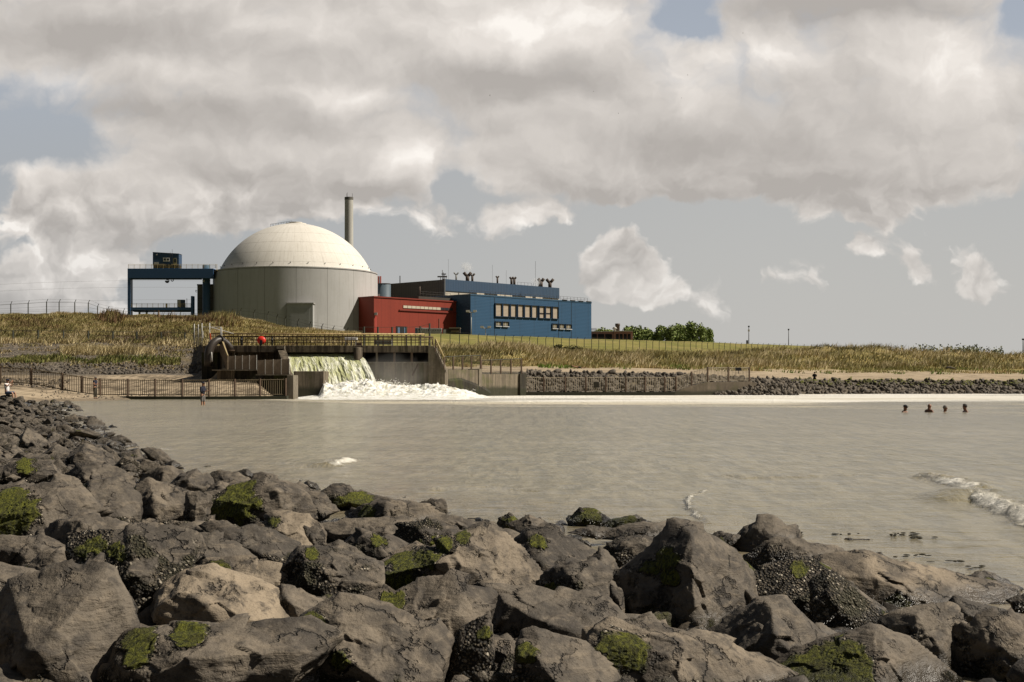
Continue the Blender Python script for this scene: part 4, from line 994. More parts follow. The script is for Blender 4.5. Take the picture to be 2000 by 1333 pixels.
# --- blue building
BO = np.array((-12.5, 401.3)); zb = zat(577, BO[1]); s2 = px_on(BO, 1155)
bb = thing('blue_building', 'big blue clad building with nine tall blinded windows in a row', 'building', (*BO, GZ))
MBLU = cladding('blue_cladding', (.026,.078,.150), BD, (.022,.060,.110), .30, .45, 6.6, (.02,.045,.08), horiz=True, var=.3)
mb = MB().obox(BO, BD, -BN, s2, 24., GZ, zb); mb.build('wall', MBLU, bb)
MB().obox(at2(BO, -.12, .12), BD, -BN, s2+.24, 24.2, zb, zb+.4).build('parapet', mat('blue_parapet', (.04,.09,.15), .5, .3, .5), bb)
for sx in (px_on(BO, 966), px_on(BO, 1091), px_on(BO, 1116)):
    MB().obox(at2(BO, sx-.12, .003), BD, BN, .24, .06, GZ, zb-.05).build('panel_joint', mat('joint', (.018,.04,.07), .6), bb)
def window(o, sx0, sx1, z0, z1, panemat, framem, host, mull=0, depth=.35):
    fr = MB()
    L = sx1-sx0; w = .16
    fr.obox(at2(o, sx0-w, .004), BD, BN, w, depth, z0-w, z1+w); fr.obox(at2(o, sx1, .004), BD, BN, w, depth, z0-w, z1+w)
    fr.obox(at2(o, sx0, .004), BD, BN, L, depth, z1, z1+w); fr.obox(at2(o, sx0, .004), BD, BN, L, depth, z0-w, z0)
    wn = fr.build('window', framem, host)
    MB().obox(at2(o, sx0, .006), BD, BN, L, .08, z0, z1).build('pane', panemat, wn)
    for i in range(mull):
        MB().obox(at2(o, sx0+L*(i+1)/(mull+1)-.05, .088), BD, BN, .1, .05, z0, z1).build('mullion', M['white'], wn)
    return wn
def blind_material():
    m, g, b = mat_base('pale_blind')
    geo = g.new('ShaderNodeNewGeometry').outputs['Position']; z = g.sep(geo)[2]
    f = g.m('FRACT', g.m('DIVIDE', z, .42)); ln = g.ss(g.m('ABSOLUTE', g.m('SUBTRACT', f, .5)), .25, .45)
    n = g.noise(geo, 2.5, 5, .7)
    col = g.mix(ln, (.42,.35,.27), (.22,.175,.13)); col = g.mix(g.ss(n, .4, .7, 0, .5), col, (.26,.21,.16))
    g.put(b.inputs['Base Color'], col); b.inputs['Roughness'].default_value = .7; return m
MBL = blind_material(); MFR = mat('deep_blue_frame', (.02,.045,.085), .5, .2, 1.)
bw = [(966.5,979),(981,993.5),(996,1007),(1010,1021),(1023.5,1035),(1037.5,1048),(1052,1062),(1064.5,1075),(1078,1089)]
for i, (a, b_) in enumerate(bw):
    sa, sb = px_on(BO, a), px_on(BO, b_); Ym = at2(BO, (sa+sb)/2)[1]
    t0 = np.interp(a, [966, 1089], [593.5, 601]); t1 = np.interp(a, [966, 1089], [618, 623])
    wn = window(BO, sa, sb, zat(t1, Ym), zat(t0, Ym), MBL, MFR, bb, depth=.5)
    if i in (6, 7):
        MB().obox(at2(BO, sa+.1, .09), BD, BN, sb-sa-.2, .05, zat(614.5, Ym), zat(611.5, Ym)).build('open_slat', M['louvre'], wn)
for a, b_ in [(967,978),(981,992.5),(1078,1088),(1091.5,1101.5),(1104.5,1115)]:
    sa, sb = px_on(BO, a), px_on(BO, b_); Ym = at2(BO, (sa+sb)/2)[1]
    t0 = np.interp(a, [966, 1110], [628.7, 634.5]); t1 = np.interp(a, [966, 1110], [636.3, 642.5])
    wn = window(BO, sa, sb, zat(t1, Ym), zat(t0, Ym), mat('curtained_glass', (.22,.19,.13), .3, .4, .8), MFR, bb, 1, .4)
    MB().obox(at2(BO, sa-.1, .01), BD, BN, sb-sa+.2, .5, zat(t1, Ym)-.32, zat(t1, Ym)-.17).build('sill', M['white'], wn)
def railing(o, sx0, sx1, t, z, h, step, m, host, name='roof_railing', rails=2):
    mb = MB(); n = max(1, int((sx1-sx0)/step))
    for i in range(n+1):
        q = at2(o, sx0+(sx1-sx0)*i/n, t); mb.bar((*q, z), (*q, z+h), .07)
    for r in range(rails):
        zz = z+h*(1-r*.45); mb.bar((*at2(o, sx0, t), zz), (*at2(o, sx1, t), zz), .06)
    return mb.build(name, m, host)
railing(BO, px_on(BO, 1091), s2-1, -.8, zb+.4, 1.3, 1.7, M['dark_steel'], bb)
railing(BO, 1., px_on(BO, 1089), -1.5, zb+.4, 1.2, 2.2, M['dark_steel'], bb)
for sx in np.linspace(px_on(BO, 1098), s2-2.5, 4): MB().obox(at2(BO, sx, .3), BD, -BN, 2.2, .5, zb+.4, zb+.62).build('coping_piece', M['dark_steel'], bb)
for a_ in (945, 985, 1000, 1040, 1060):
    q = at2(BO, px_on(BO, a_), -3.); MB().obox(q, BD, -BN, 3.2, 1.6, zb+.42, zb+1.1).build('roof_box', M['cream'], bb)
# --- turbine hall behind
TO = np.array((-22.2, 430.)); zh = zat(546.5, 430); s3 = px_on(TO, 1090)
th = thing('turbine_hall', 'long grey turbine hall with a blue upper front and Y shaped roof vents', 'building', (*TO, GZ))
MGR = cladding('grey_cladding_gable', (.105,.098,.082), BN, (.085,.078,.065), .35, .9, 4.5, (.05,.048,.04))
MFA = cladding('blue_fascia', (.036,.068,.115), BD, (.055,.08,.115), .45, .75, 5.2, (.03,.055,.10), var=.5)
MB().obox(TO, BD, -BN, s3, 30.5, GZ, zh).build('wall', MGR, th)
MB().obox(at2(TO, .35, .003), BD, BN, s3-.35, .6, zh-3.6, zh+.15).build('blue_fascia', MFA, th)
cb = MB().obox(at2(TO, .35, .003), BD, BN, s3-.35, .3, zh-6.2, zh-3.603).build('cream_band', M['cream'], th)
for i in range(1, 9): MB().obox(at2(TO, s3*i/8.6, .304), BD, BN, .35, .08, zh-6.2, zh-3.65).build('band_post', mat('band_post_grey', (.12,.10,.08), .7), cb)
MB().obox(at2(TO, .3, .003), BD, BN, s3-.3, .5, zh-7.2, zh-6.203).build('gutter', M['dark_steel'], th)
MB().obox(at2(TO, -.05, .65), BD, -BN, .4, .9, GZ, zh+.2).build('corner_post', mat('corner_grey', (.12,.12,.115), .6), th)
mb = MB()
q = at2(TO, .6, -.6)
for dx_, h_ in ((-.9,1.1),(-.3,3.2),(.3,1.9),(.9,1.4),(.0,2.4)): mb.bar((q[0]+dx_, q[1], zh), (q[0]+dx_, q[1], zh+h_), .14)
mb.box((q[0]-1.9, q[1]-.3, zh+.8), (q[0]+1.2, q[1]+.3, zh+1.2)); mb.box((q[0]-.6, q[1]-.3, zh+1.7), (q[0]+.9, q[1]+.3, zh+2.0))
mb.build('antenna_rack', M['vent'], th)
for px_, top, base_, r_, sp, mm in [(896,533,548.5,.28,1.1,M['galv']),(918,533,550,.62,1.8,M['vent']),(927.5,535,551,.38,1.15,M['vent']),(976.5,540,556,.3,.75,M['vent']),
        (1004,542,557.5,.42,.9,M['vent']),(1009.5,542,558,.42,.9,M['vent']),(1061.5,545,562,.66,1.5,M['vent']),(1079,546,563.5,.62,1.8,M['vent'])]:
    s_ = px_on(TO, px_); q = at2(TO, s_, -1.2); Ym = q[1]; z0 = zh-.1; sp *= .8; z2 = zat(top, Ym); zj = z2-sp*.85
    mb = MB().tube([(*q, z0), (*q, zj+.1)], r_, 10)
    for sgn in (-1, 1):
        ex = np.array((sgn*sp*.85, 0, sp*.75))
        mb.tube([np.array((*q, zj))-ex*.1, np.array((*q, zj))+ex*.55, np.array((*q, zj))+ex+np.array((0,0,.15*sp))], r_*.85, 10)
    mb.build('roof_vent', mm, th)
MB().tube([(*at2(TO, px_on(TO, 1057), -1.), zh-.1), (*at2(TO, px_on(TO, 1057), -1.), zh+3.)], .22, 8).build('roof_pipe', M['vent'], th)
railing(TO, px_on(TO, 1015), px_on(TO, 1042), -1., zh+.15, 1.1, 1.6, M['dark_steel'], th, rails=1)
mb = MB(); q = at2(TO, px_on(TO, 1050), -1.)
mb.bar((*q, zh), (*q, zh+9.), .07); mb.bar((*q, zh+2.6), (q[0]-1.1, q[1], zh), .07); mb.bar((*q, zh+2.6), (q[0]+1.1, q[1], zh), .07)
mb.build('lightning_mast', M['dark_steel'], th)
for a_, h_ in ((884, 7.), (970, 6.5), (997, 5.)):
    q = at2(TO, px_on(TO, a_), -2); MB().bar((*q, zh), (*q, zh+h_), .05).build('lightning_mast', M['dark_steel'], th)
q = np.array(TO)-BN*21; MB().bar((*q, zh), (*q, zh+2.4), .25).build('roof_pipe', M['dark_steel'], th)
# pipe bridge and dark ledge between hall and red building
mb = MB().obox(at2(BO, .2, -8.), BD*-1, -BN, 14., 6., zb-3.0, zb-.6)
md_ = thing('link_building', 'dark low link block with roof railings between red building and turbine hall', 'building', (*at2(BO, -7, -8), GZ))
mb.obox(at2(BO, .1, -8.1), BD*-1, -BN, 13.5, 5.8, GZ, zb-3.0)
mb.build('wall', mat('dark_link_cladding', (.055,.048,.038), .7, .4, .4), md_)
mb = MB()
for i in range(10):
    q = at2(BO, -.6-i*1.4, -8.2); mb.bar((*q, zb-.6), (*q, zb+.9), .08)
mb.bar((*at2(BO, -.6, -8.2), zb+.9), (*at2(BO, -13.2, -8.2), zb+.9), .07); mb.bar((*at2(BO, -.6, -8.2), zb+.2), (*at2(BO, -13.2, -8.2), zb+.2), .07)
mb.build('roof_railing', M['dark_steel'], md_)
q = at2(BO, -11.5, -10); MB().tube([(*q, zb-.6), (*q, zb+2.5)], .2, 6).build('vent_pipe', M['vent'], md_)
# --- blue grey round tank and red pipes beside the drum
q = np.array(((750.5-1000)/F*430, 430.)); tk = thing('storage_tank', 'round blue grey ribbed tank between dome building and turbine hall', 'tank', (*q, GZ))
mtk = cladding('tank_ribs', (.07,.10,.125), (1, 0), (.10,.13,.15), .4, .42, var=.5)
zt = zat(555, 430); MB().lathe(q, [(2.1, GZ), (2.1, zt), (.05, zt+.25)], 36).build('shell', mtk, tk)
MB().lathe(q, [(2.16, zt-.15), (2.16, zt+.1), (2.0, zt+.1)], 36, False).build('rim', M['dark_steel'], tk)
MB().box((q[0]-2.1, q[1]-2.4, zt-5.2), (q[0]-1.2, q[1]-2.0, zt-3.4)).build('cabinet', M['galv'], tk)
q = np.array(((741-1000)/F*442, 442.)); rp = thing('red_exhaust_pipe', 'stubby pair of dark red exhaust pipes at the right rim of the drum', 'pipe', (*q, GZ))
for dx_ in (-.33, .36): MB().tube([(q[0]+dx_, q[1], GZ), (q[0]+dx_, q[1], zat(540, 442))], .3, 10).build('pipe', mat('red_pipe', (.20,.04,.028), .5, .3, 1.), rp)

# --- gantry crane on the left
YC = 388.; kx = YC/F
def cx_(px): return (px-1000)*kx
def cz_(py): return H-(py-HZ)*kx
gc = thing('gantry_crane', 'tall dark blue gantry crane with a cabin on top, left of the dome', 'gantry crane', (cx_(254), YC, GZ))
MS = M['steel_blue']
mb = MB().box((cx_(251.5), YC-1.3, cz_(544.5)), (cx_(418.5), YC+1.3, cz_(525.5))); mb.build('girder', MS, gc, .05)
MB().box((cx_(256), YC-1.0, cz_(546.3)), (cx_(393), YC+1.0, cz_(544.55))).build('girder_flange', mat('dark_flange', (.008,.016,.03), .6), gc)
MB().box((cx_(251.5), YC-1.2, GZ), (cx_(257), YC+1.2, cz_(544.5))).build('leg', MS, gc)
MB().box((cx_(418.55), YC-.8, cz_(532)), (cx_(424), YC+.8, cz_(527.5))).build('end_bracket', M['dark_steel'], gc)
mb = MB(); yr = YC-1.2
for i in range(16):
    xx = cx_(253+i*11.3); mb.bar((xx, yr, cz_(525.5)), (xx, yr, cz_(517.3)), .09)
for zz in (517.5, 520.2, 522.8): mb.bar((cx_(252.5), yr, cz_(zz)), (cx_(426), yr, cz_(zz)), .07)
mb.bar((cx_(425.5), yr, cz_(530)), (cx_(425.5), yr, cz_(517.5)), .12)
mb.build('top_railing', M['yellow_rail'], gc)
# trolley cabin
yc0, yc1 = YC-1.05, YC+2.6
mb = MB(); pf = [(cx_(300.3), yc0, cz_(519)), (cx_(351), yc0, cz_(519)), (cx_(351), yc0, cz_(497)), (cx_(300.3), yc0, cz_(494))]
mb.prism(pf, (0, yc1-yc0, 0)); cab = mb.build('trolley_cabin', mat('cabin_blue', (.026,.062,.125), .45, .25, .4), gc)
MB().prism([(cx_(300), yc0-.1, cz_(494)), (cx_(351.5), yc0-.1, cz_(497)), (cx_(351.5), yc0-.1, cz_(496.4)), (cx_(300), yc0-.1, cz_(493.4))], (0, yc1-yc0+.2, 0)).build('cabin_roof', M['dark_steel'], cab)
mb = MB().box((cx_(301), yc0+.1, cz_(525.3)), (cx_(350.5), yc1, cz_(519.05))); mb.build('trolley_bogie', M['black'], gc)
MB().box((cx_(320.5), yc0-.08, cz_(511.8)), (cx_(333), yc0-.003, cz_(504.5))).build('cabin_window', M['white'], cab)
for a_ in (322, 328): MB().box((cx_(a_), yc0-.12, cz_(510)), (cx_(a_+4), yc0-.083, cz_(506))).build('window_pane', M['glass'], cab)
MB().box((cx_(303), yc0-.06, cz_(516.8)), (cx_(311.5), yc0-.003, cz_(513))).build('notice_plate', M['galv'], cab)
MB().lathe((cx_(347), 0), [(0,0)], 3) if False else None
mb = MB(); dz_ = [(cx_(340.2)), cx_(347.2)]
mb.prism([(dz_[0], yc0-.07, cz_(518.5)), (dz_[1], yc0-.07, cz_(518.5)), (dz_[1], yc0-.07, cz_(507)), (dz_[1]-.25, yc0-.07, cz_(505)), (dz_[0]+.25, yc0-.07, cz_(505)), (dz_[0], yc0-.07, cz_(507))], (0, .06, 0))
dr = mb.build('cabin_door', mat('door_yellowish', (.30,.27,.17), .6), cab)
MB().box((cx_(342), yc0-.11, cz_(513.5)), (cx_(345.8), yc0-.073, cz_(506.5))).build('door_window', M['glass'], cab)
mb = MB(); mb.bar((cx_(334.5), yc0-.2, cz_(515)), (cx_(334.5), yc0-.2, cz_(493)), .06); mb.bar((cx_(338.5), yc0-.2, cz_(515)), (cx_(338.5), yc0-.2, cz_(488)), .06)
mb.build('cabin_ladder', M['dark_steel'], cab)
MB().tube([(cx_(308), yc0-.15, cz_(498.5)), (cx_(308), yc0-.02, cz_(498.5))], .22, 10).build('floodlight', M['galv'], cab)
# hooks
for px_, py_, R_, nm in ((326.5, 549, .5, 'hook_block'), (336.5, 547.5, .33, 'hook_block')):
    c = np.array((cx_(px_), YC, cz_(py_)))
    mb = MB().tube([(c[0], YC, c[2]+R_*.7), (c[0], YC, cz_(544.4))], .10, 6)
    arc = [c+np.array((R_*math.cos(a), 0, R_*math.sin(a))) for a in np.linspace(math.pi*.95, 2.25*math.pi, 14)]
    mb.tube(arc, [R_*.34]*12+[R_*.25, R_*.1], 8); mb.box(c+(-.18,-.18,R_*.3), c+(.18,.18,R_*.95))
    if R_ > .4: mb.lathe((c[0], YC), [(.05, c[2]-R_*.9), (R_*.8, c[2]-R_*.5), (R_*.85, c[2]-.05), (.1, c[2]+.02)], 14)
    mb.build(nm, M['black'], gc)
# lower gangway
MB().box((cx_(257.05), YC-.9, cz_(606.5)), (cx_(378), YC+.9, cz_(601))).build('gangway', MS, gc)
MB().prism([(cx_(258), YC-.7, cz_(606.55)), (cx_(374), YC-.7, cz_(606.55)), (cx_(371), YC-.7, cz_(610)), (cx_(263), YC-.7, cz_(610))], (0, 1.4, 0)).build('gangway_truss', mat('truss_blue', (.012,.028,.06), .6), gc)
mb = MB(); 
for i in range(12):
    xx = cx_(257.5+i*10.6); mb.bar((xx, YC-.85, cz_(601)), (xx, YC-.85, cz_(593.3)), .10)
for zz in (593.5, 596, 598.5): mb.bar((cx_(257.3), YC-.85, cz_(zz)), (cx_(376), YC-.85, cz_(zz)), .07)
mb.box((cx_(325), YC-.9, cz_(601)), (cx_(328.5), YC-.8, cz_(593.5))); mb.build('gangway_railing', M['yellow_rail'], gc)
MB().box((cx_(374.5), YC-1.1, GZ), (cx_(378.5), YC+1.1, cz_(579))).build('leg', MS, gc)
bo = MB().box((cx_(347.3), YC-.7, cz_(601)), (cx_(360), YC+1.2, cz_(586))).build('control_booth', mat('booth_blue', (.03,.055,.10), .5), gc)
MB().prism([(cx_(347.6), YC-.75, cz_(599.5)), (cx_(353.8), YC-.75, cz_(600)), (cx_(354.2), YC-.75, cz_(587)), (cx_(347.6), YC-.75, cz_(587))], (0, .045, 0)).build('booth_window', M['galv'], bo)
MB().bar((cx_(366), YC-.6, cz_(601)), (cx_(366), YC-.6, cz_(583.5)), .12).build('gangway_lamp', M['dark_steel'], gc)
for a_ in (272.5, 286.5): MB().box((cx_(a_)-.2, YC-.4, GZ), (cx_(a_)+.2, YC+.4, cz_(606.6))).build('support_post', mat('greenish_post', (.05,.08,.075), .6), gc)
# --- grey annex and blue duct beside the drum
an = thing('annex_building', 'grey block annex with a dark cornice between gantry and drum', 'building', (cx_(380), 394., GZ))
MAN = mat('annex_concrete', (.145,.138,.122), .85, .35, .25, streak=.5)
MB().box((cx_(379), 392., GZ), (cx_(424), 404., cz_(556))).build('wall', MAN, an)
MB().box((cx_(378.6), 391.8, cz_(556)), (cx_(412), 404., cz_(553.5))).build('cornice', M['dark_steel'], an)
MB().box((cx_(413), 393., cz_(556)), (cx_(424), 403., cz_(541))).build('upper_wall', MAN, an)
for zz in (581.5, 604): MB().box((cx_(379.3), 391.88, cz_(zz)), (cx_(423), 391.997, cz_(zz)+.14)).build('joint_band', M['dark_steel'], an)
mb = MB(); 
for zz in (566, 569): mb.bar((cx_(376.5), 391.7, cz_(zz)), (cx_(379), 391.7, cz_(zz)), .12)
mb.bar((cx_(376.5), 391.7, cz_(569)), (cx_(376.5), 391.7, cz_(565)), .12); mb.build('wall_bracket', M['dark_steel'], an)
dc = thing('ventilation_duct', 'tall round blue grey duct standing before the annex beside the drum', 'duct', (cx_(400.3), 389.8, GZ))
MB().lathe((cx_(400.3), 389.8), [(1.1, GZ), (1.1, cz_(517.3)), (1.0, cz_(517.3)), (1.0, cz_(519))], 28).build('shaft', M['cyan_steel'], dc)
for zz in (525, 533, 547, 552, 576, 586, 601): MB().lathe((cx_(400.3), 389.8), [(1.1, cz_(zz)-.06), (1.15, cz_(zz)-.06), (1.15, cz_(zz)+.06), (1.1, cz_(zz)+.06)], 28, False).build('collar', mat('collar_blue', (.08,.13,.18), .4), dc)
mb = MB().box((cx_(395.5), 388.4, cz_(551)), (cx_(399), 388.75, cz_(547.5))); mb.build('flange_plate', M['galv'], dc)

# --- pump house in brick, right of the blue building
YP = 455.; kp = YP/F
def pxx(px): return (px-1000)*kp
def pzz(py): return H-(py-HZ)*kp
ph = thing('brick_pump_house', 'low red brown brick pump house with louvred bays right of the blue building', 'building', (pxx(1155), YP, GZ))
dp = np.array((1, .0)); 
mb = MB().box((pxx(1140), YP+.5, GZ), (pxx(1199), YP+14, pzz(648.7))).box((pxx(1199.05), YP, GZ), (pxx(1236), YP+14, pzz(648)))
mb.build('wall', M['brick'], ph)
MB().box((pxx(1198.7), YP-.2, pzz(648)), (pxx(1236.4), YP+14.2, pzz(646.5))).box((pxx(1140), YP+.3, pzz(648.7)), (pxx(1198.6), YP+14.2, pzz(647.3))).build('roof', M['cream'], ph)
for a_, b_ in ((1156.5,1166),(1168,1180.5),(1182.5,1195.5)): MB().box((pxx(a_), YP+.38, GZ), (pxx(b_), YP+.497, pzz(652.8))).build('louvre', M['louvre'], ph)
for a_, b_ in ((1203,1208.5),(1210.5,1216),(1218.5,1224),(1226,1231.8)): MB().box((pxx(a_), YP-.12, GZ), (pxx(b_), YP-.003, pzz(652.8))).build('louvre', M['louvre'], ph)
mb = MB().lathe((pxx(1208), YP+4), [(.75, pzz(646.4)), (.75, pzz(636)), (.85, pzz(636)), (.85, pzz(631.5)), (.05, pzz(631))], 16); mb.build('exhaust_stack', M['vent'], ph)
mb = MB().lathe((pxx(1201.8), YP+3), [(.45, pzz(646.4)), (.45, pzz(642.5)), (.9, pzz(642)), (.5, pzz(638.5)), (.05, pzz(638))], 16); mb.build('roof_ventilator', M['galv'], ph)
mb = MB()
for i in range(6): mb.bar((pxx(1156+i*2), YP+2, pzz(647.2)), (pxx(1156+i*2), YP+2, pzz(641)), .08)
mb.bar((pxx(1156), YP+2, pzz(641.2)), (pxx(1166), YP+2, pzz(641.2)), .08); mb.bar((pxx(1156), YP+2, pzz(644)), (pxx(1166), YP+2, pzz(644)), .08); mb.build('roof_railing', M['dark_steel'], ph)

# --- cabinets, kiosk and lamps in front of the halls (standing on the inner berm)
YB = 300.; kb = YB/F
def bx_(px): return (px-1000)*kb
def bz_(py): return H-(py-HZ)*kb
gb = bz_(653)
for a_, b_, t_, lab, m_ in [(810.5,826,640.5,'grey and blue switch cabinet, leftmost of the row before the red wall',M['grey_box']),(826.4,838.5,641,'pale switch cabinet in the middle of the row before the red wall',M['white']),(838.9,862.5,641.5,'long pale low cabinet at the right of the row before the red wall',M['grey_box'])]:
    t = thing('switch_cabinet', lab, 'cabinet', (bx_(a_), YB, gb-1.5), 'cabinets before the red building')
    MB().box((bx_(a_), YB, gb-1.5), (bx_(b_), YB+1.6, bz_(t_))).build('housing', m_, t, .03)
    n_ = max(2, int((b_-a_)/4))
    for i in range(n_): MB().box((bx_(a_+(b_-a_)*(i+.1)/n_), YB-.04, gb-1.2), (bx_(a_+(b_-a_)*(i+.9)/n_), YB-.003, bz_(t_+1))).build('door', M['blue_box'] if (i == 0 and a_ < 815) else M['grey_box'], t)
    for i in range(n_): MB().box((bx_(a_+(b_-a_)*(i+.35)/n_), YB-.08, bz_(t_+5)), (bx_(a_+(b_-a_)*(i+.65)/n_), YB-.043, bz_(t_+3))).build('vent_grille', M['louvre'], t)
t = thing('site_shed', 'dark brown flat roofed shed between cabinets and the blue building', 'shed', (bx_(864), YB, gb-1.5))
MB().box((bx_(864), YB+.3, gb-1.5), (bx_(878), YB+2.5, bz_(642))).box((bx_(878.05), YB, gb-1.5), (bx_(898.5), YB+2.5, bz_(641.5))).build('wall', mat('brown_shed', (.06,.045,.035), .8, .4, 1.), t)
MB().box((bx_(877), YB-.15, bz_(641.5)), (bx_(899.5), YB+2.6, bz_(640.6))).build('roof', M['cream'], t)
MB().box((bx_(866), YB+.25, gb-1.5), (bx_(871), YB+.297, bz_(644))).build('door', M['grey_box'], t)
MB().box((bx_(881), YB-.05, bz_(649)), (bx_(896), YB-.003, bz_(646))).build('slat_panel', M['plank'], t)
t = thing('parked_bike', 'small white bicycle frame leaning by the doorway of the red building', 'bicycle', (bx_(777), YB, gb-.6)) if False else None
def lamp_mast(px, top, base_, Y, lab, heads=2, m=M['galv'], r=.1, box=True):
    x = (px-1000)/F*Y; z1 = zat(top, Y); z0 = zat(base_, Y)-1.2
    t = thing('light_mast', lab, 'light mast', (x, Y, z0))
    MB().tube([(x, Y, z0), (x, Y, z1)], [r*1.2, r*.8], 8).build('pole', m, t)
    if heads:
        MB().bar((x-.8, Y, z1-.1), (x+.8, Y, z1-.1), .12).build('crossbar', m, t)
        for sg in (-1, 1): MB().box((x+sg*.8-.38, Y-.3, z1-.05), (x+sg*.8+.38, Y+.3, z1+.38)).build('floodlight', M['white'], t)
    return t
lamp_mast(920.5, 609.5, 651, 296, 'tall white light mast with two floodlights at the blue building corner')
lamp_mast(948.5, 640.5, 655, 296, 'short light mast before the blue wall', m=M['galv'], r=.08)
for px_, top, base_, Y, lab in [(1462.5,637,672,400,'slim dark mast with a white box, right of the trees'),(1540.2,643,676,430,'dark slender pole standing alone on the right part of the dike'),(1998.3,662,678,300,'dark pole at the right edge behind the dune')]:
    x = (px_-1000)/F*Y; t = thing('mast', lab, 'mast', (x, Y, zat(base_, Y)-2))
    MB().tube([(x, Y, zat(base_, Y)-2), (x, Y, zat(top, Y))], [.14,.09], 7).build('pole', M['dark_steel'], t)
    MB().box((x-.22, Y-.2, zat(top+2.5, Y)), (x+.22, Y+.2, zat(top-.3, Y))).build('lamp_head', M['dark_steel'], t)
    if px_ < 1500:
        MB().box((x-.25, Y-.1, zat(top+11, Y)), (x+.25, Y+.1, zat(top+7, Y))).build('white_box', M['white'], t)
        MB().box((x-.75, Y-.2, zat(base_, Y)-2), (x-.25, Y+.3, zat(base_-7, Y))).build('cabinet', M['dark_steel'], t)
# power lines crossing the sky on the left
mb = MB()
for y0, y1 in ((561,548),(574,561),(601,585),(612,604)):
    pts = [P(px_, y0+(y1-y0)*(px_+100)/480.+5*((px_-140)/240.)**2-4, 620.) for px_ in np.linspace(-300, 420, 14)]; mb.tube(pts, .028, 4)
tag(mb.build('power_line', mat('wire_grey', (.18,.17,.16), .6)), 'thin overhead wires crossing the sky behind the gantry crane', 'power line')
# low roof strip seen behind the left crest
q = thing('distant_shed', 'long flat dark roof peeping over the grassy crest left of the crane', 'shed', ((185-1000)/F*300, 300, GZ))
MB().box(((136-1000)/F*300, 300, GZ), ((226-1000)/F*300, 308, zat(613.6, 300)-.4)).build('wall', M['grey_box'], q)
MB().box(((135-1000)/F*300, 299.5, zat(613.6, 300)-.4), ((228-1000)/F*300, 309, zat(613, 300))).build('roof', M['dark_steel'], q)

# ------------------------------------------------------------------ outfall weir
def wx(px, Y): return (px-1000)/F*Y
def wz(py, Y): return H-(py-HZ)/F*Y
YW = 134.5
wr = thing('outfall_weir', 'long stained concrete outfall weir with a falling sheet of water between its piers', 'weir', (wx(620, YW), YW, 0))
ztop = wz(675.3, YW); zbm = wz(688.5, YW)
MB().box((wx(396, YW), YW, zbm), (wx(838, YW), 143.2, ztop)).build('deck_beam', M['conc'], wr, .04)
MB().box((wx(425, 136), 136, -.8), (wx(559, 136), 143.1, zbm-.003)).build('left_wall', M['conc'], wr)
MB().box((wx(394, 135), 135, -.2), (wx(424.9, 135), 141, zbm-.003)).build('left_wing', M['conc_dark'], wr)
MB().box((wx(559.2, 142), 142.3, -1), (wx(708, 142), 143.1, zbm-.003)).build('channel_back', M['black'], wr)  # black back wall stands in for the shade inside the channel
MB().tube([(wx(698.5, 134.1), 134.5, -1), (wx(698.5, 134.1), 134.5, wz(679.5, 134.1)), (wx(698.5, 134.1), 134.5, wz(678.6, 134.1))], [.44,.44,.36], 20).build('round_pier', M['conc'], wr)
MB().box((wx(699, 135), 135.0, -1), (wx(707.5, 135), 142.2, zbm-.003)).build('pier_wall', M['conc'], wr)
zsl = wz(709.5, YW)
MB().box((wx(707.6, YW), YW+.1, -1), (wx(837, YW), YW+1.4, zsl)).build('sill_wall', M['conc_wall'], wr)
MB().box((wx(707.6, YW), YW+.02, zsl+.002), (wx(837, YW), YW+1.5, zsl+.12)).build('sill_cap', M['conc_pale'], wr)
MB().box((wx(707.6, YW), 137.6, -1), (wx(838, YW), 138.4, zbm-.003)).build('opening_back', mat('opening_shade', (.012,.011,.010), .9, .3, 2.), wr)  # near-black sheet paints the shade inside the openings
for px_ in (735.8, 769.8, 804):
    MB().box((wx(px_-1.9, YW), YW+.05, zsl+.125), (wx(px_+1.9, YW), YW+.6, wz(681, YW))).build('post', M['rust'] if px_ > 740 else M['conc'], wr)
# slanting strut and crusts on the sill wall
MB().prism([(wx(803, 134), 134.4, wz(733, 134)), (wx(806, 134), 134.4, wz(735, 134)), (wx(817, 134), 134.4, wz(712, 134)), (wx(814, 134), 134.4, wz(712, 134))], (0, .18, 0)).build('strut', M['rust'], wr)
# buttress wedge beside the fall
MB().hexa([(wx(549,131), 131, wz(733,131)), (wx(566,131), 131, wz(733,131)), (wx(566,131)-.05, 135.9, wz(733,131)), (wx(541,135.5), 135.9, wz(733,131))],
          [(wx(549.5,131), 131, wz(702,131)), (wx(565,131), 131, wz(702,131)), (wx(557,134.3), 134.45, wz(682,134.4)), (wx(542,134.4), 134.45, wz(682,134.4))]).build('buttress', M['conc'], wr)
MB().box((wx(540.5, 134), 134.0, wz(682, 134.4)), (wx(555.5, 134), 134.48, wz(676.5, 134))).build('buttress_cap', M['conc_pale'], wr)
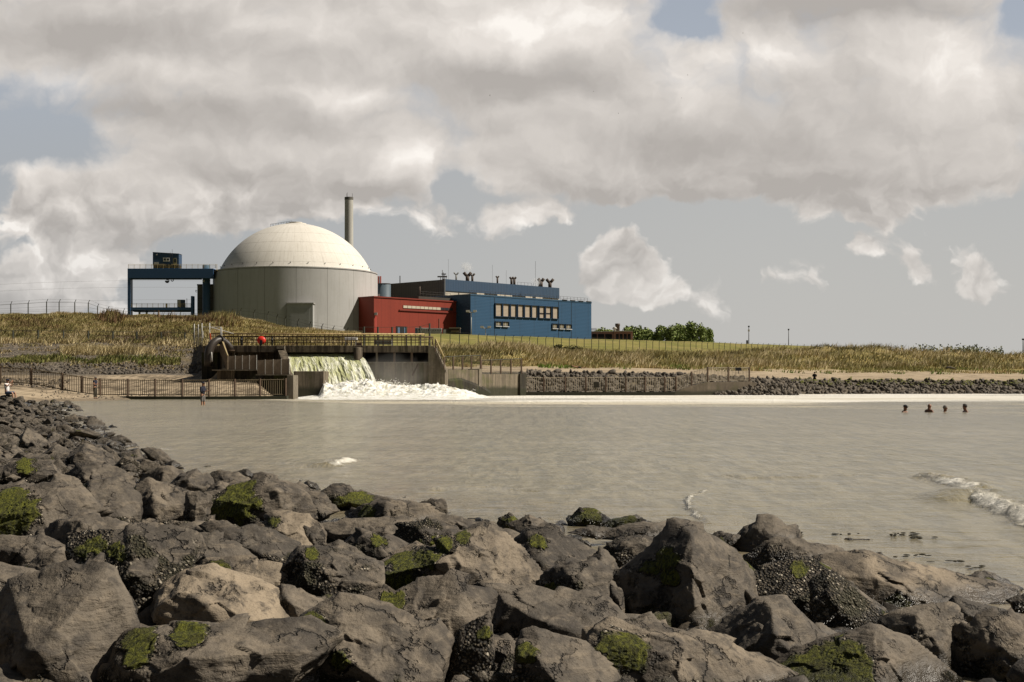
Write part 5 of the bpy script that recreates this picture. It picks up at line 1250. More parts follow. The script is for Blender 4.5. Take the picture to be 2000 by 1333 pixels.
# dark foot under the panels, base ledge
MB().box((wx(457.5, 131.5), 131.5, -.6), (wx(562, 131.5), 135.9, wz(724.5, 131.5))).build('foot_wall', M['conc_dark'], wr)
MB().box((wx(424, 130.9), 130.9, .3), (wx(457.4, 130.9), 135.9, wz(724.5, 130.9))).build('base_block', M['conc'], wr)
MB().box((wx(414, 130.6), 130.6, wz(724.4, 130.9)), (wx(502, 130.6), 135.9, wz(722.3, 130.9))).build('ledge', M['conc_pale'], wr)
def boards(x0, x1, y0, y0b, y1, Y, n, name):
    for i in range(n):
        a, b_ = x0+(x1-x0)*i/n, x0+(x1-x0)*(i+1)/n
        ta, tb = y0+(y0b-y0)*i/n, y0+(y0b-y0)*(i+1)/n
        MB().prism([(wx(a+.5, Y), Y, wz(y1, Y)), (wx(b_-.5, Y), Y, wz(y1, Y)), (wx(b_-.5, Y), Y, wz(tb, Y)), (wx(a+.5, Y), Y, wz(ta, Y))], (0, .12, 0)).build(name, M['board'], wr)
        MB().box((wx(b_-.45, Y), Y-.05, wz(y1, Y)), (wx(b_+.45, Y), Y+.1, wz(tb-.8, Y))).build('batten', M['galv'], wr)
boards(445.5, 501, 695.8, 694.5, 722, 131.0, 4, 'board_panel')
boards(502.2, 565, 704, 701.8, 731.5, 130.4, 4, 'board_panel')
MB().box((wx(500, 130.3), 130.2, wz(733.4, 130.3)), (wx(568, 130.3), 131.45, wz(731.7, 130.3))).build('ledge', M['conc_pale'], wr)
for px_ in (457.5, 459.5): MB().box((wx(px_, 135.9), 135.85, wz(722, 136)), (wx(px_+1.2, 135.9), 135.995, wz(677, 136))).build('stain_pipe', M['galv'], wr) if px_ < 458 else None

# left stair with plank parapet
st = thing('stairway', 'steep concrete stair with a plank parapet beside the big black pipe', 'stairs', (wx(435, 132), 132, wz(722, 132)))
mb = MB()
for i in range(11):
    f_ = i/10.; a = 424.5+(437-424.5)*f_; b_ = 431+(442.5-431)*f_; t_ = 684+(719-684)*f_
    mb.box((wx(a, 132), 131.3+.0, wz(722.5, 132)), (wx(b_, 132), 133.6, wz(t_, 132))) if False else mb.box((wx(a, 132), 133.9-2.6*f_, wz(722, 132)), (wx(b_, 132), 134.2-2.6*f_, wz(t_, 132)))
mb.build('steps', M['conc_pale'], st)
MB().add([], []) if False else None
pl = [(wx(430, 134), 134., wz(661, 134)), (wx(433, 134), 134., wz(661, 134)), (wx(444.5, 131.3), 131.3, wz(696, 131.3)), (wx(444.5, 131.3), 131.3, wz(722, 131.3)), (wx(441, 131.3), 131.3, wz(722, 131.3)), (wx(430, 134), 134., wz(690, 134))]
MB().prism(pl, (.1, .05, 0)).build('plank_parapet', M['plank'], st)
MB().tube([(wx(432, 134), 133.9, wz(660.5, 134)), (wx(444.8, 131.2), 131.2, wz(695.5, 131.3))], .07, 6).build('handrail', M['yellow_rail'], st)
# big black pipe
pp = thing('outfall_pipe', 'fat black pipe arching over the left end of the weir', 'pipe', (wx(410, 133), 133, wz(720, 133)))
pth = [(407.5,716,132.6),(407,704,132.6),(407.5,692,132.6),(410,681,132.7),(416,671,132.9),(423,665.5,133.2),(430,664,133.5),(437,666,133.9),(444,671.5,134.1),(449,678,134.2),(451,684,134.3)]
pw = [P(*q) for q in pth]
MB().tube(pw, [.42,.43,.44,.43,.40,.36,.33,.32,.32,.33,.33], 16).build('pipe_bend', mat('black_pipe', (.030,.027,.024), .45, .5, 1.2, c2=(.07,.05,.035)), pp)
MB().tube([pw[-1], pw[-1]+(0,.0,-.1)], .38, 16).build('flange', M['rust'], pp)
MB().tube([P(428.6,663.8,133.4), P(429.8,663.8,133.5)], .46, 16).build('pipe_collar', M['dark_steel'], pp)
MB().tube([P(413,688,132.2), P(413.6,698,132.2), P(414.2,707,132.2)], .06, 6).build('drain_pipe', M['galv'], pp)

# railings on the weir deck
def deck_railing(Yr, x0, x1, lab, step, topm):
    t = thing('weir_railing', lab, 'railing', (wx(x0, Yr), Yr, ztop))
    n = int((x1-x0)/step); h = 1.2
    for i in range(n+1):
        px_ = x0+(x1-x0)*i/n
        MB().bar((wx(px_, Yr), Yr, ztop), (wx(px_, Yr), Yr, ztop+h-.02), .055).build('post', M['rust'], t)
    MB().tube([(wx(x0, Yr), Yr, ztop+h), (wx(x1, Yr), Yr, ztop+h-.05)], .085, 6).build('top_rail', topm, t)
    MB().tube([(wx(x0, Yr), Yr, ztop+h-.26), (wx(x1, Yr), Yr, ztop+h-.28)], .035, 6).build('second_rail', M['rust'], t)
    MB().tube([(wx(x0, Yr), Yr, ztop+.55), (wx(x1, Yr), Yr, ztop+.53)], .04, 6).build('mid_rail', M['rust'], t)
    return t
deck_railing(134.62, 412, 829, 'rusty front railing with a yellowish top rail along the weir deck edge', 8.7, M['rail_top'])
deck_railing(142.9, 424, 846, 'rear railing of the weir deck, half hidden behind the front one', 14, M['rust'])
# gate cage at the left end
t = thing('access_gate', 'pale steel tube gate and cage at the left end of the weir deck', 'gate', (wx(380, 134), 134, wz(675, 134)))
for px_, y0 in ((379.5,633),(387.5,634),(394.5,631.5),(409.5,631),(431,639),(433,640)):
    MB().tube([(wx(px_, 134), 134, wz(675, 134)), (wx(px_, 134), 134, wz(y0, 134))], .05, 6).build('post', M['galv'], t)
mb = MB()
for i in range(6): mb.bar((wx(381+i*2.3, 134), 134, wz(674, 134)), (wx(381+i*2.3, 134), 134, wz(642.5, 134)), .025)
for y_ in (641.5, 658.5, 670): mb.bar((wx(379.5, 134), 134, wz(y_, 134)), (wx(394.5, 134), 134, wz(y_+(1.5 if y_ < 650 else 0), 134)), .04)
mb.build('gate_leaf', M['galv'], t)
mb = MB(); mb.bar(P(394,639,134), P(433,639.5,134.2), .045); mb.bar(P(413,640,134), P(456,652,134.4), .06); mb.bar(P(396,647,134), P(396,661,134), .12)
mb.bar(P(412,655,134), P(431,655,134), .04); mb.build('rails', M['galv'], t)
# lifebuoy cabinet, orange marker, valve posts, boxes on the deck
t = thing('lifebuoy_housing', 'round bright red lifebuoy housing on a post at the weir railing', 'lifebuoy housing', P(510.5, 675, 134.2))
c = P(510.5, 665.2, 134.2); r_ = .44
d_, f_ = ico(3); v_ = d_*np.array((r_, r_*.55, r_*.92)); v_[:,1] *= np.where(v_[:,1] > 0, .6, 1.)
np_mesh('housing', v_+c, f_, M['red_plastic'], t, smooth=True)
MB().tube([c+np.array((r_*.93*math.cos(a), -.02, r_*.86*math.sin(a))) for a in np.linspace(0, 2*math.pi, 25)], .045, 6, caps=False).build('rim', M['red_plastic'], t)
MB().box(c+(-.12,-.30,-.50), c+(.14,-.235,.02)).build('bracket', M['black'], t)
MB().box(c+(-.16,-.05,-.55), c+(-.04,.10,-.30)).build('post', M['black'], t)
t = thing('marker_flag', 'narrow bright orange marker hanging on the gate cage', 'marker', P(410.5, 664, 133.85))
MB().prism([P(409.2,651.5,133.85), P(411.2,651.3,133.85), P(412.2,663.6,133.85), P(410.4,663.8,133.85)], (0, .08, 0)).build('strip', M['orange'], t)
for px_, lab in ((471.5,'black valve spindle post left of the red housing'),(531.5,'black valve spindle post right of the red housing')):
    t = thing('valve_post', lab, 'valve', P(px_, 675, 135.5))
    MB().tube([P(px_,676,135.5), P(px_,659,135.5)], .10, 8).box(P(px_-2.2,668,135.5)+(0,-.1,0), P(px_+2.2,665.5,135.5)+(0,.1,0)).build('spindle', M['black'], t)
    MB().box(P(px_-1.6,661,135.5)+(0,-.12,0), P(px_+1.6,656.5,135.5)+(0,.12,0)).build('gearbox', M['black'], t)
t = thing('white_cabinet', 'long white box on legs behind the weir railing', 'cabinet', P(684.5, 676, 139))
MB().box(P(673,664.8,139), P(697,659.5,139)+(0,.6,0)).build('box', M['white'], t, .03)
mb = MB()
for px_ in (675, 686, 695): mb.bar(P(px_,664.8,139.2), P(px_,677.5,139.2), .08)
mb.build('legs', M['galv'], t)
t = thing('rusty_motor_box', 'small rusty brown box on the weir deck near the round pier', 'box', P(701, 675, 135.6))
MB().box(P(695.5,675.5,135.6), P(706.5,670.2,135.6)+(0,.5,0)).build('casing', M['rust'], t, .03)
t = thing('screen_panel', 'pale greyish sheet panel standing behind the right part of the weir railing', 'panel', P(750, 674, 143.6))
MB().box(P(731,673.5,143.6), P(765,664,143.6)+(0,.06,0)).build('sheet', mat('pale_sheet', (.24,.25,.21), .6, .4, 1.), t)
mb = MB()
for px_ in (731, 748, 765): mb.bar(P(px_,675,143.7), P(px_,662,143.7), .07)
mb.build('posts', M['galv'], t)

# right end: stair pier, quay wall with its two steps
qa, qb = np.array((wx(837, 134.2), 134.2)), np.array((wx(1024, 147), 147.))
def qpt(px):
    k = (px-1000)/F; d = qb-qa; s = (k*qa[1]-qa[0])/(d[0]-k*d[1]); return qa+d*s
qw = thing('quay_wall', 'stained concrete quay wall stepping down to the right of the weir', 'wall', (*qpt(930), 0))
back = np.array((.3, 1.)); 
def qseg(px0, px1, y0, y1, name, m=M['conc_wall'], off=0., T=1.2):
    a, b_ = qpt(px0), qpt(px1); n = np.array((-(b_-a)[1], (b_-a)[0])); n = n/np.hypot(*n)
    a = a+n*off; b_ = b_+n*off
    lo = [(*a, -1), (*b_, -1), (*(b_+n*T), -1), (*(a+n*T), -1)]
    hi = [(*a, wz(y0, a[1])), (*b_, wz(y1, b_[1])), (*(b_+n*T), wz(y1, b_[1])), (*(a+n*T), wz(y0, a[1]))]
    return MB().hexa(lo, hi).build(name, m, qw)
qseg(869, 938.5, 722.8, 722.3, 'upper_wall'); qseg(938.6, 1012.5, 731.5, 731, 'lower_wall'); qseg(1012.6, 1024, 730.8, 730.6, 'end_pier', M['conc_dark'], -.25, 1.8)
qseg(934, 940, 721, 721, 'step_block', M['conc_pale'], -.1, 1.5)
# rounded dark crust at the foot of the wall
mb = MB(); pts_ = []
for px_ in np.linspace(842, 958, 24):
    q = qpt(px_); yy_ = np.interp(px_, [842, 858, 880, 900, 925, 945, 958], [755, 749, 744.5, 743, 752, 760, 769]); pts_.append((q[0], q[1]-.28, wz(yy_, q[1])))
for a, b_ in zip(pts_[:-1], pts_[1:]):
    mb.add([(a[0],a[1],-.5),(b_[0],b_[1],-.5),b_,a,(a[0],a[1]+.27,a[2]+.25),(b_[0],b_[1]+.27,b_[2]+.25)], [(0,1,2,3),(3,2,5,4)])
mb.build('weed_crust', M['conc_dark'], qw)
sp_ = thing('stair_pier', 'concrete stair block with a yellow handrail at the right end of the weir', 'stairs', P(850, 722, 134.2))
MB().prism([(wx(836.5,133.9),133.9,-1), (wx(869,133.9),133.9,-1), (wx(869,133.9),133.9,wz(723,133.9)), (wx(847,133.9),133.9,wz(676.5,133.9)), (wx(836.5,133.9),133.9,wz(676.5,133.9))], (.2, 2.2, 0)).build('side_wall', M['conc_wall'], sp_)
mb = MB()
for i in range(13):
    f_ = i/12.; a = 848+(868-848)*f_; t_ = 680+(722.5-680)*f_
    mb.box((wx(a, 133.8), 133.5, wz(t_+4.2, 133.8)), (wx(a+3.2, 133.8), 136.2, wz(t_, 133.8)))
mb.build('steps', M['conc_pale'], sp_)
mb = MB(); a0, a1 = P(850.5,688,133.4), P(867.5,722,133.4); b0, b1 = P(850.5,662,133.4), P(867.5,698,133.4)
mb.bar(a0, b0, .12); mb.bar(a1, b1, .1)
for f_ in (.33, .66): mb.bar(a0+(a1-a0)*f_, b0+(b1-b0)*f_, .05)
mb.bar(a0+(b0-a0)*.5, a1+(b1-a1)*.5, .05); mb.build('railing', M['rust'], sp_)
MB().tube([b0, b1], .07, 6).build('handrail', M['yellow_rail'], sp_)
MB().tube([P(838,661.5,135), P(841,660,135), P(844,661.5,135), P(844.8,674,135)], .05, 6).tube([P(838,661.5,135), P(837.3,675,135)], .05, 6).build('hoop', M['rust'], sp_)
def mesh_fence(pxs, tops, bots, lab, name='mesh_fence', grp=None):
    q0 = qpt(pxs[0]); t = thing(name, lab, 'fence', (*q0, wz(bots[0], q0[1])), grp)
    B = []; T = []
    for px_, a, b_ in zip(pxs, tops, bots):
        q = qpt(px_)+np.array((0, .3)); B.append(np.array((*q, wz(b_, q[1])))); T.append(np.array((*q, wz(a, q[1]))))
        MB().bar(B[-1], T[-1], .14).build('post', M['rust'], t)
    for i in range(len(B)-1):
        mb = MB(); mb.bar(T[i], T[i+1], .07); mb.bar(B[i]+(0,0,.08), B[i+1]+(0,0,.08), .05)
        for j in range(1, 9):
            f_ = j/9.; mb.bar(B[i]+(B[i+1]-B[i])*f_, T[i]+(T[i+1]-T[i])*f_, .02)
        for j in range(1, 7):
            f_ = j/7.; mb.bar(B[i]+(T[i]-B[i])*f_, B[i+1]+(T[i+1]-B[i+1])*f_, .012)
        mb.build('mesh_panel', M['post'], t)
mesh_fence([867.5,885,903,920.5,938.5], [697.5,696.5,695.5,695,694.5], [723,723,722.8,722.6,722.4], 'wire mesh fence on the upper step of the quay wall')
mesh_fence([940,959,978,998,1018.5], [704,703.5,702.5,702,701], [731.5,731.4,731.2,731.1,731], 'wire mesh fence on the lower step of the quay wall')

# block and pillar in front of the fall
t = thing('splash_block', 'square weed-streaked concrete block standing before the waterfall', 'concrete block', P(602, 776, 129))
MB().box((wx(573, 129), 129, -1), (wx(632, 129), 134., wz(725.3, 129))).build('block', M['conc_wall'], t, .05)
t = thing('concrete_pillar', 'narrow grey concrete pillar ending the left shore fence', 'pillar', P(566.5, 779, 114))
MB().box((wx(560.5, 114), 114, -1), (wx(573, 114), 116.5, wz(733, 114))).build('pillar', M['conc_pale'], t, .03)

# ------------------------------------------------------------------ falling water and white water
def fall_material(name, white, foamy):
    m, g, b = mat_base(name)
    at = g.new('ShaderNodeAttribute', attribute_name='cover').outputs['Color']; s_, t_, w_ = g.sep(at)
    v = g.comb(g.m('MULTIPLY', s_, 11.), g.m('MULTIPLY', t_, 2.2), 0)
    n = g.noise(v, 1.6, 7, .68, .9); n2 = g.noise(g.comb(g.m('MULTIPLY', s_, 60.), g.m('MULTIPLY', t_, 16.), 0), 1.5, 6, .7, .5)
    f = g.m('ADD', g.m('MULTIPLY_ADD', g.m('SUBTRACT', n, .5), 2.2, w_), g.m('MULTIPLY', g.m('SUBTRACT', n2, .5), 1.1))
    col = g.mix(g.ss(f, .05, .75), (.43,.45,.20), (.88,.88,.80))
    col = g.mix(g.ss(n2, .35, .6, .35, 0), col, (.58,.58,.38))
    g.put(b.inputs['Base Color'], col); b.inputs['Roughness'].default_value = .45
    b.inputs['Specular IOR Level'].default_value = .4
    g.put(b.inputs['Normal'], g.bump(g.m('ADD', n, g.m('MULTIPLY', n2, .6)), .9, .25))
    return m
S_, T_ = np.meshgrid(np.linspace(0, 1, 260), np.linspace(0, 1, 170)); sv, tv = S_.ravel(), T_.ravel()
pc = 561+sv*131; pb = 566+sv*182
zc = wz(690.5, 135.8)
lipt = np.clip((tv-.10)/.90, 0, 1)
yv = 137.2-1.6*np.minimum(tv/.10, 1)-4.6*lipt
zv = zc-zc*lipt**1.75*1.08-.05*tv
pxv = pc+(pb-pc)*lipt**.85+6*lipt*np.sin(sv*9)*(1-sv)*.4
xv = (pxv-1000)/F*np.where(tv < .1, 135.6, yv)
q = np.stack([sv*16, tv*3.2, sv*0], 1)
nn = fbm(q, 4, 81)*.6+fbm(q*(2.6,3.2,1), 3, 83)*.4
yv = yv-(.06+.38*lipt)*nn; xv += .25*lipt*fbm(q*1.7, 3, 85); zv += .16*lipt*fbm(q*(2,4,1), 3, 86)
wh = .04+.50*lipt**1.2+.28*sstep(sv, .86, 1)+.30*(1-sstep(sv, 0, .06))
idx = np.arange(260*170).reshape(170, 260)
fc = np.stack([idx[:-1,:-1], idx[1:,:-1], idx[1:,1:], idx[:-1,1:]], -1).reshape(-1, 4)
o = np_mesh('waterfall', np.stack([xv, yv, zv], 1), fc, fall_material('falling_water', .8, .5), smooth=True, attrs={'cover': np.stack([sv, tv, wh], 1)})
tag(o, 'greenish white sheet of water falling from the weir', 'waterfall', kind='thing')
# tumbling white water at the foot
def ww_material():
    m, g, b = mat_base('white_water')
    geo = g.new('ShaderNodeNewGeometry').outputs['Position']
    n = g.noise(geo, 1.3, 7, .7, .6); n2 = g.noise(geo, 6., 5, .7)
    col = g.mix(g.ss(n, .36, .56), (.50,.48,.36), (.88,.87,.83)); col = g.mix(g.ss(n2, .5, .75, 0, .3), col, (.55,.53,.42))
    g.put(b.inputs['Base Color'], col); b.inputs['Roughness'].default_value = .7
    b.inputs['Subsurface Weight'].default_value = .0
    g.put(b.inputs['Normal'], g.bump(g.m('ADD', n, g.m('MULTIPLY', n2, .5)), .8, .3)); return m
def ww_fn(px, Y):
    X = (px-1000)/F*Y; p = np.stack([X, Y, X*0], 1)
    top = np.interp(px, [622,632,660,690,720,745,765,795,825,850,880,905,930,960,1000], [.2,1.25,1.05,1.3,1.35,1.2,1.05,.95,1.0,1.1,.85,.65,.35,.15,.0])
    prof = sstep(Y, 108, 128)**1.3*(1-.35*sstep(Y, 130, 134.5))
    n = fbm(p*.75, 5, 91, .58); r2 = ridged(p*1.6, 4, 93)
    z = top*prof*(.92+.55*n)+.22*prof*r2*top+.05
    z *= sstep(px, 575, 634)*.999+.001
    z -= .16*(1-sstep(Y, 104, 112))+.30*sstep(px, 880, 990)
    return X, Y, z, None
(X, Y, Z, _), fc = fan(np.linspace(576, 1000, 320), np.linspace(104, 134.3, 150), ww_fn)
keep = ~((((X[fc]/Y[fc]*F+1000) < 633).any(1)) & (Y[fc].max(1) > 128.5))
WWM = ww_material()
o = np_mesh('white_water', np.stack([X, Y, Z], 1), fc[keep], WWM, smooth=True)
tag(o, 'tumbling white foam at the foot of the waterfall', kind='stuff')
mb = MB(); rs = np.random.default_rng(11); V_ = []; F_ = []
d_, f_ = ico(1)
for i in range(900):
    px_ = rs.choice([rs.uniform(700, 800), rs.uniform(630, 930)]); Yq = rs.uniform(127, 132); zb_ = np.interp(px_, [630,745,800,930], [1.1,1.25,1.0,.4])
    c = np.array(((px_-1000)/F*Yq, Yq, zb_*rs.uniform(.7, 1.15)+abs(rs.normal())*.22)); F_.append(f_+len(V_)*len(d_)); V_.append(d_*rs.uniform(.015, .055)+c)
o = np_mesh('water_spray', np.vstack(V_), np.vstack(F_), WWM); tag(o, 'flying drops of spray over the white water', kind='stuff')
# thin mist drifting off the fall
def vol(name, dens, c, scale, lo, hi):
    m = bpy.data.materials.new(name); m.use_nodes = True; g = G(m.node_tree); g.n.clear()
    out = g.new('ShaderNodeOutputMaterial'); pv = g.new('ShaderNodeVolumePrincipled')
    tc = g.new('ShaderNodeTexCoord').outputs['Object']
    r = g.vm('LENGTH', tc); n = g.noise(tc, scale, 4, .6)
    d = g.m('MULTIPLY', g.ss(g.m('MULTIPLY_ADD', g.m('SUBTRACT', n, .5), 1.1, r), lo, hi, 1., 0.), dens)
    pv.inputs['Color'].default_value = (*c, 1); g.put(pv.inputs['Density'], d); pv.inputs['Anisotropy'].default_value = .2
    g.l.new(pv.outputs[0], out.inputs['Volume']); return m
def puff(name, lab, cat, loc, sc, m):
    d_, f_ = ico(3); o = np_mesh(name, d_, f_, m); o.location = V3(loc); o.scale = sc; return tag(o, lab, cat)
o = puff('spray_mist', 'faint mist drifting right of the waterfall', None, P(770, 732, 131.5), (4.6, 2.2, 2.3), vol('mist_volume', .05, (.95,.95,.93), 1.6, .35, .95)); o['kind'] = 'stuff'
puff('steam_plume', 'small white steam puff rising over the second roof vent', 'steam', P(911.5, 522.5, 436), (3.0, 1.4, 2.6), vol('steam_volume', .55, (1,1,1), 1.5, .25, .8))
puff('steam_plume', 'faint steam wisp above the right half of the turbine hall roof', 'steam', P(1048, 551, 455), (2.6, 1.4, 2.2), vol('steam_volume_thin', .35, (1,1,1), 1.5, .25, .8))

# ------------------------------------------------------------------ shore fences on their kerbs
MFENCE = mat('weathered_fence_steel', (.13,.10,.055), .8, .6, 1.2, c2=(.05,.038,.025))
def picket_fence(pts, lab, step, m=MFENCE, w=.045, postm=M['rust'], name='picket_fence'):
    """pts: (photo azimuth, distance, top row, base row)"""
    B = [P(a, d, Y) for a, Y, c, d in pts]; T = [P(a, c, Y) for a, Y, c, d in pts]
    t = thing(name, lab, 'fence', B[0])
    for b_, tp in zip(B, T): MB().bar(b_+(0,0,-.1), tp+(0,0,.06), .16).build('post', postm, t)
    for i in range(len(B)-1):
        mb = MB(); L = np.linalg.norm(B[i+1]-B[i]); n = max(2, int(L/step))
        mb.bar(T[i]+(0,0,-.05), T[i+1]+(0,0,-.05), .06); mb.bar(B[i]+(0,0,.1), B[i+1]+(0,0,.1), .06)
        for j in range(1, n):
            f_ = j/n; mb.bar(B[i]+(B[i+1]-B[i])*f_+(0,0,.03), T[i]+(T[i+1]-T[i])*f_+(0,0,.04*((j*7)%3-1)), w)
        mb.build('picket_panel', m, t)
    return t
LF = [(-60,116,712,747),(0,114.5,716,748.5),(61,113,720.5,751.5),(122,112,730,763),(160,111.5,736,770),(196,111,741.2,773.5),(249.5,111,741.5,773.5),(303,111,741.8,773.8),(356,111.2,742,774),(408,111.5,742,774),(458.5,112,742,773.8),(508,112.5,741.5,773.5),(558,113,740.5,773)]
picket_fence(LF, 'long rusty picket fence along the left shore below the revetment', .17)
kb_ = thing('shore_kerb', 'low dark weedy concrete kerb under the left shore fence', 'kerb', P(380, 779, 111))
KL = [(150,111.4,772.5),(196,110.9,774.2),(303,110.9,774.4),(408,111.3,774.6),(458,111.7,774.4),(560,112.8,773.6)]
for (a, Ya, ta), (b_, Yb_, tb) in zip(KL[:-1], KL[1:]):
    lo = [(wx(a,Ya-.4),Ya-.4,-.7),(wx(b_,Yb_-.4),Yb_-.4,-.7),(wx(b_,Yb_-.4),Yb_+.5,-.7),(wx(a,Ya-.4),Ya+.5,-.7)]
    hi = [(wx(a,Ya-.4),Ya-.4,wz(ta,Ya)),(wx(b_,Yb_-.4),Yb_-.4,wz(tb,Yb_)),(wx(b_,Yb_-.4),Yb_+.5,wz(tb,Yb_)),(wx(a,Ya-.4),Ya+.5,wz(ta,Ya))]
    MB().hexa(lo, hi).build('kerb_length', M['conc_dark'], kb_)
RF = [(1025.5,148.8,737,765),(1062,149,737,765),(1104,149.2,737,765),(1144,149.4,737,765),(1183,149.6,737,765),(1222,149.8,737,765),(1260,150,737,765),(1298,150.3,737,765),(1320,150.5,737,765),(1350.5,151.2,727,752.5),(1382,152,717.8,745.3),(1422.5,153.5,717.8,744.8),(1463.5,155,717.8,744.3)]
picket_fence(RF, 'long dark picket fence before the stone revetment right of the quay wall', .2, mat('pale_fence_steel', (.34,.29,.21), .8, .6, 1.2, c2=(.16,.13,.09)), w=.055)
t = thing('warning_sign', 'small dark sign board on the raised end of the right fence', 'sign', P(1442.5, 725, 153.9))
MB().box(P(1436.8,724.5,153.9), P(1448.3,718.3,153.9)+(0,.06,0)).build('board', M['black'], t)
MB().bar(P(1442,724.5,153.95), P(1442,730,153.95), .08).build('bracket', M['black'], t)
t = thing('dark_board', 'dark square board fixed to the right fence above the kerb', 'board', P(1165, 757, 149.3))
MB().box(P(1160,757.5,149.3), P(1170,746.5,149.3)+(0,.06,0)).build('board', mat('dark_green_board', (.035,.032,.022), .8), t)
k2 = thing('fence_kerb', 'dark concrete kerb rising to a ramp under the right fence', 'kerb', P(1200, 768, 149))
KR = [(1024,148.6,766),(1180,149.4,766.2),(1318,150.3,766),(1350,151,754),(1381,151.8,746.6),(1464,154.8,745.4),(1478,155.4,749)]
for (a, Ya, ta), (b_, Yb_, tb) in zip(KR[:-1], KR[1:]):
    lo = [(wx(a,Ya-.4),Ya-.4,-.8),(wx(b_,Yb_-.4),Yb_-.4,-.8),(wx(b_,Yb_-.4),Yb_+.6,-.8),(wx(a,Ya-.4),Ya+.6,-.8)]
    hi = [(wx(a,Ya-.4),Ya-.4,wz(ta,Ya)),(wx(b_,Yb_-.4),Yb_-.4,wz(tb,Yb_)),(wx(b_,Yb_-.4),Yb_+.6,wz(tb,Yb_)),(wx(a,Ya-.4),Ya+.6,wz(ta,Ya))]
    MB().hexa(lo, hi).build('kerb_length', M['conc_ramp'] if a > 1300 else M['conc_dark'], k2)

# ------------------------------------------------------------------ security fences on the dike
def wire_fence(posts, lab, thick=.055, arm=True, m=M['post'], wires=3):
    """posts: (photo azimuth, distance, top row, base row)"""
    B = [P(a, d+1.5, Y) for a, Y, c, d in posts]; T = [P(a, c, Y) for a, Y, c, d in posts]
    t = thing('security_fence', lab, 'fence', B[0])
    for b_, tp in zip(B, T):
        mb = MB().bar(b_, tp, thick*2.2)
        if arm: mb.bar(tp, tp+(.22,-.1,.38), thick*1.6)
        mb.build('post', m, t)
    for i in range(len(B)-1):
        mb = MB()
        for w in range(wires): mb.bar(T[i]+(B[i]-T[i])*(w*.30+.02), T[i+1]+(B[i+1]-T[i+1])*(w*.30+.02), .03 if w == 0 else .015)
        if arm: mb.bar(T[i]+(.22,-.1,.36), T[i+1]+(.22,-.1,.36), .014)
        mb.build('wire_mesh', m, t)
    return t
UL = [(-40,183,598,619),(21,183,594.5,618.5),(55,183,592.5,618),(91,183,590,617.5),(115.5,183,590.5,617.5),(146,184,591,616.5),(172.5,185,592,616),(190.5,187,599,616),(210.5,190,604,617),(241,193,608,617.5),(300,197,612,619),(352,199,613,620),(436,196,611,623),(452.5,194,608.5,625),(469.5,190,607,628),(496,187,610,633),(522.5,184,613.5,637),(540.5,183,619,641),(557,182,622,643),(581.5,181,628,646),(604.5,181,634,648),(628.5,182,638,649.5),(650.5,183,642,650),(678,186,645,652),(707,190,646,654)]
wire_fence(UL, 'barbed security fence on dark posts following the crest of the grassy mound')
LL = [(-45,167.5,646,671.5),(25.5,167.5,645.5,671),(74.5,167.5,645.5,671),(124,167.5,646,671.5),(172.5,167.5,646.5,671.5),(220.5,167.5,647.5,671.5),(267,167.5,648,671.5),(315,167,649,672),(361,166.5,650,672),(379,166,650.5,673)]
wire_fence(LL, 'dark wire fence across the middle of the grassy slope on the left', arm=False, thick=.085)
LM = [(711,148,638.5,674),(738,148.4,639,674.5),(766,148.8,639,674.5),(793.5,149.2,639,674),(821,149.6,637.5,674),(839,150,632,675)]
wire_fence(LM, 'tall thick dark posts of a fence just behind the right part of the weir', thick=.08, arm=False)
pr = [861,879,897.5,915.5,934,951,968,985.5,1002,1018.5,1034.5,1050,1066,1081,1096.5,1112,1126.5,1141,1155.5,1169.5,1182.5,1197,1210,1223,1236,1249,1262.5,1275,1287.5,1300,1312,1324,1336,1348.5,1359.5,1371,1382,1393,1404.5,1415,1426,1437,1447.5,1457.5,1468,1480,1490,1500,1511,1522,1533,1545,1557,1570,1584,1600]
LR = []
for a in pr:
    Yq = np.interp(a, [861,1000,1155,1336,1450,1600], [226,248,270,302,345,400]); bt = np.interp(a, [861,1018,1155,1350,1450,1600], [676,681,684,687,686,683])
    tp = np.interp(a, [861,934,1018,1155,1250,1336,1450,1600], [653,656,659.5,663.5,667,669.5,672.5,676]); LR.append((a, Yq, tp, bt))
wire_fence(LR, 'long wire fence of thin dark posts running along the lawn slope to the right', arm=True, thick=.05)

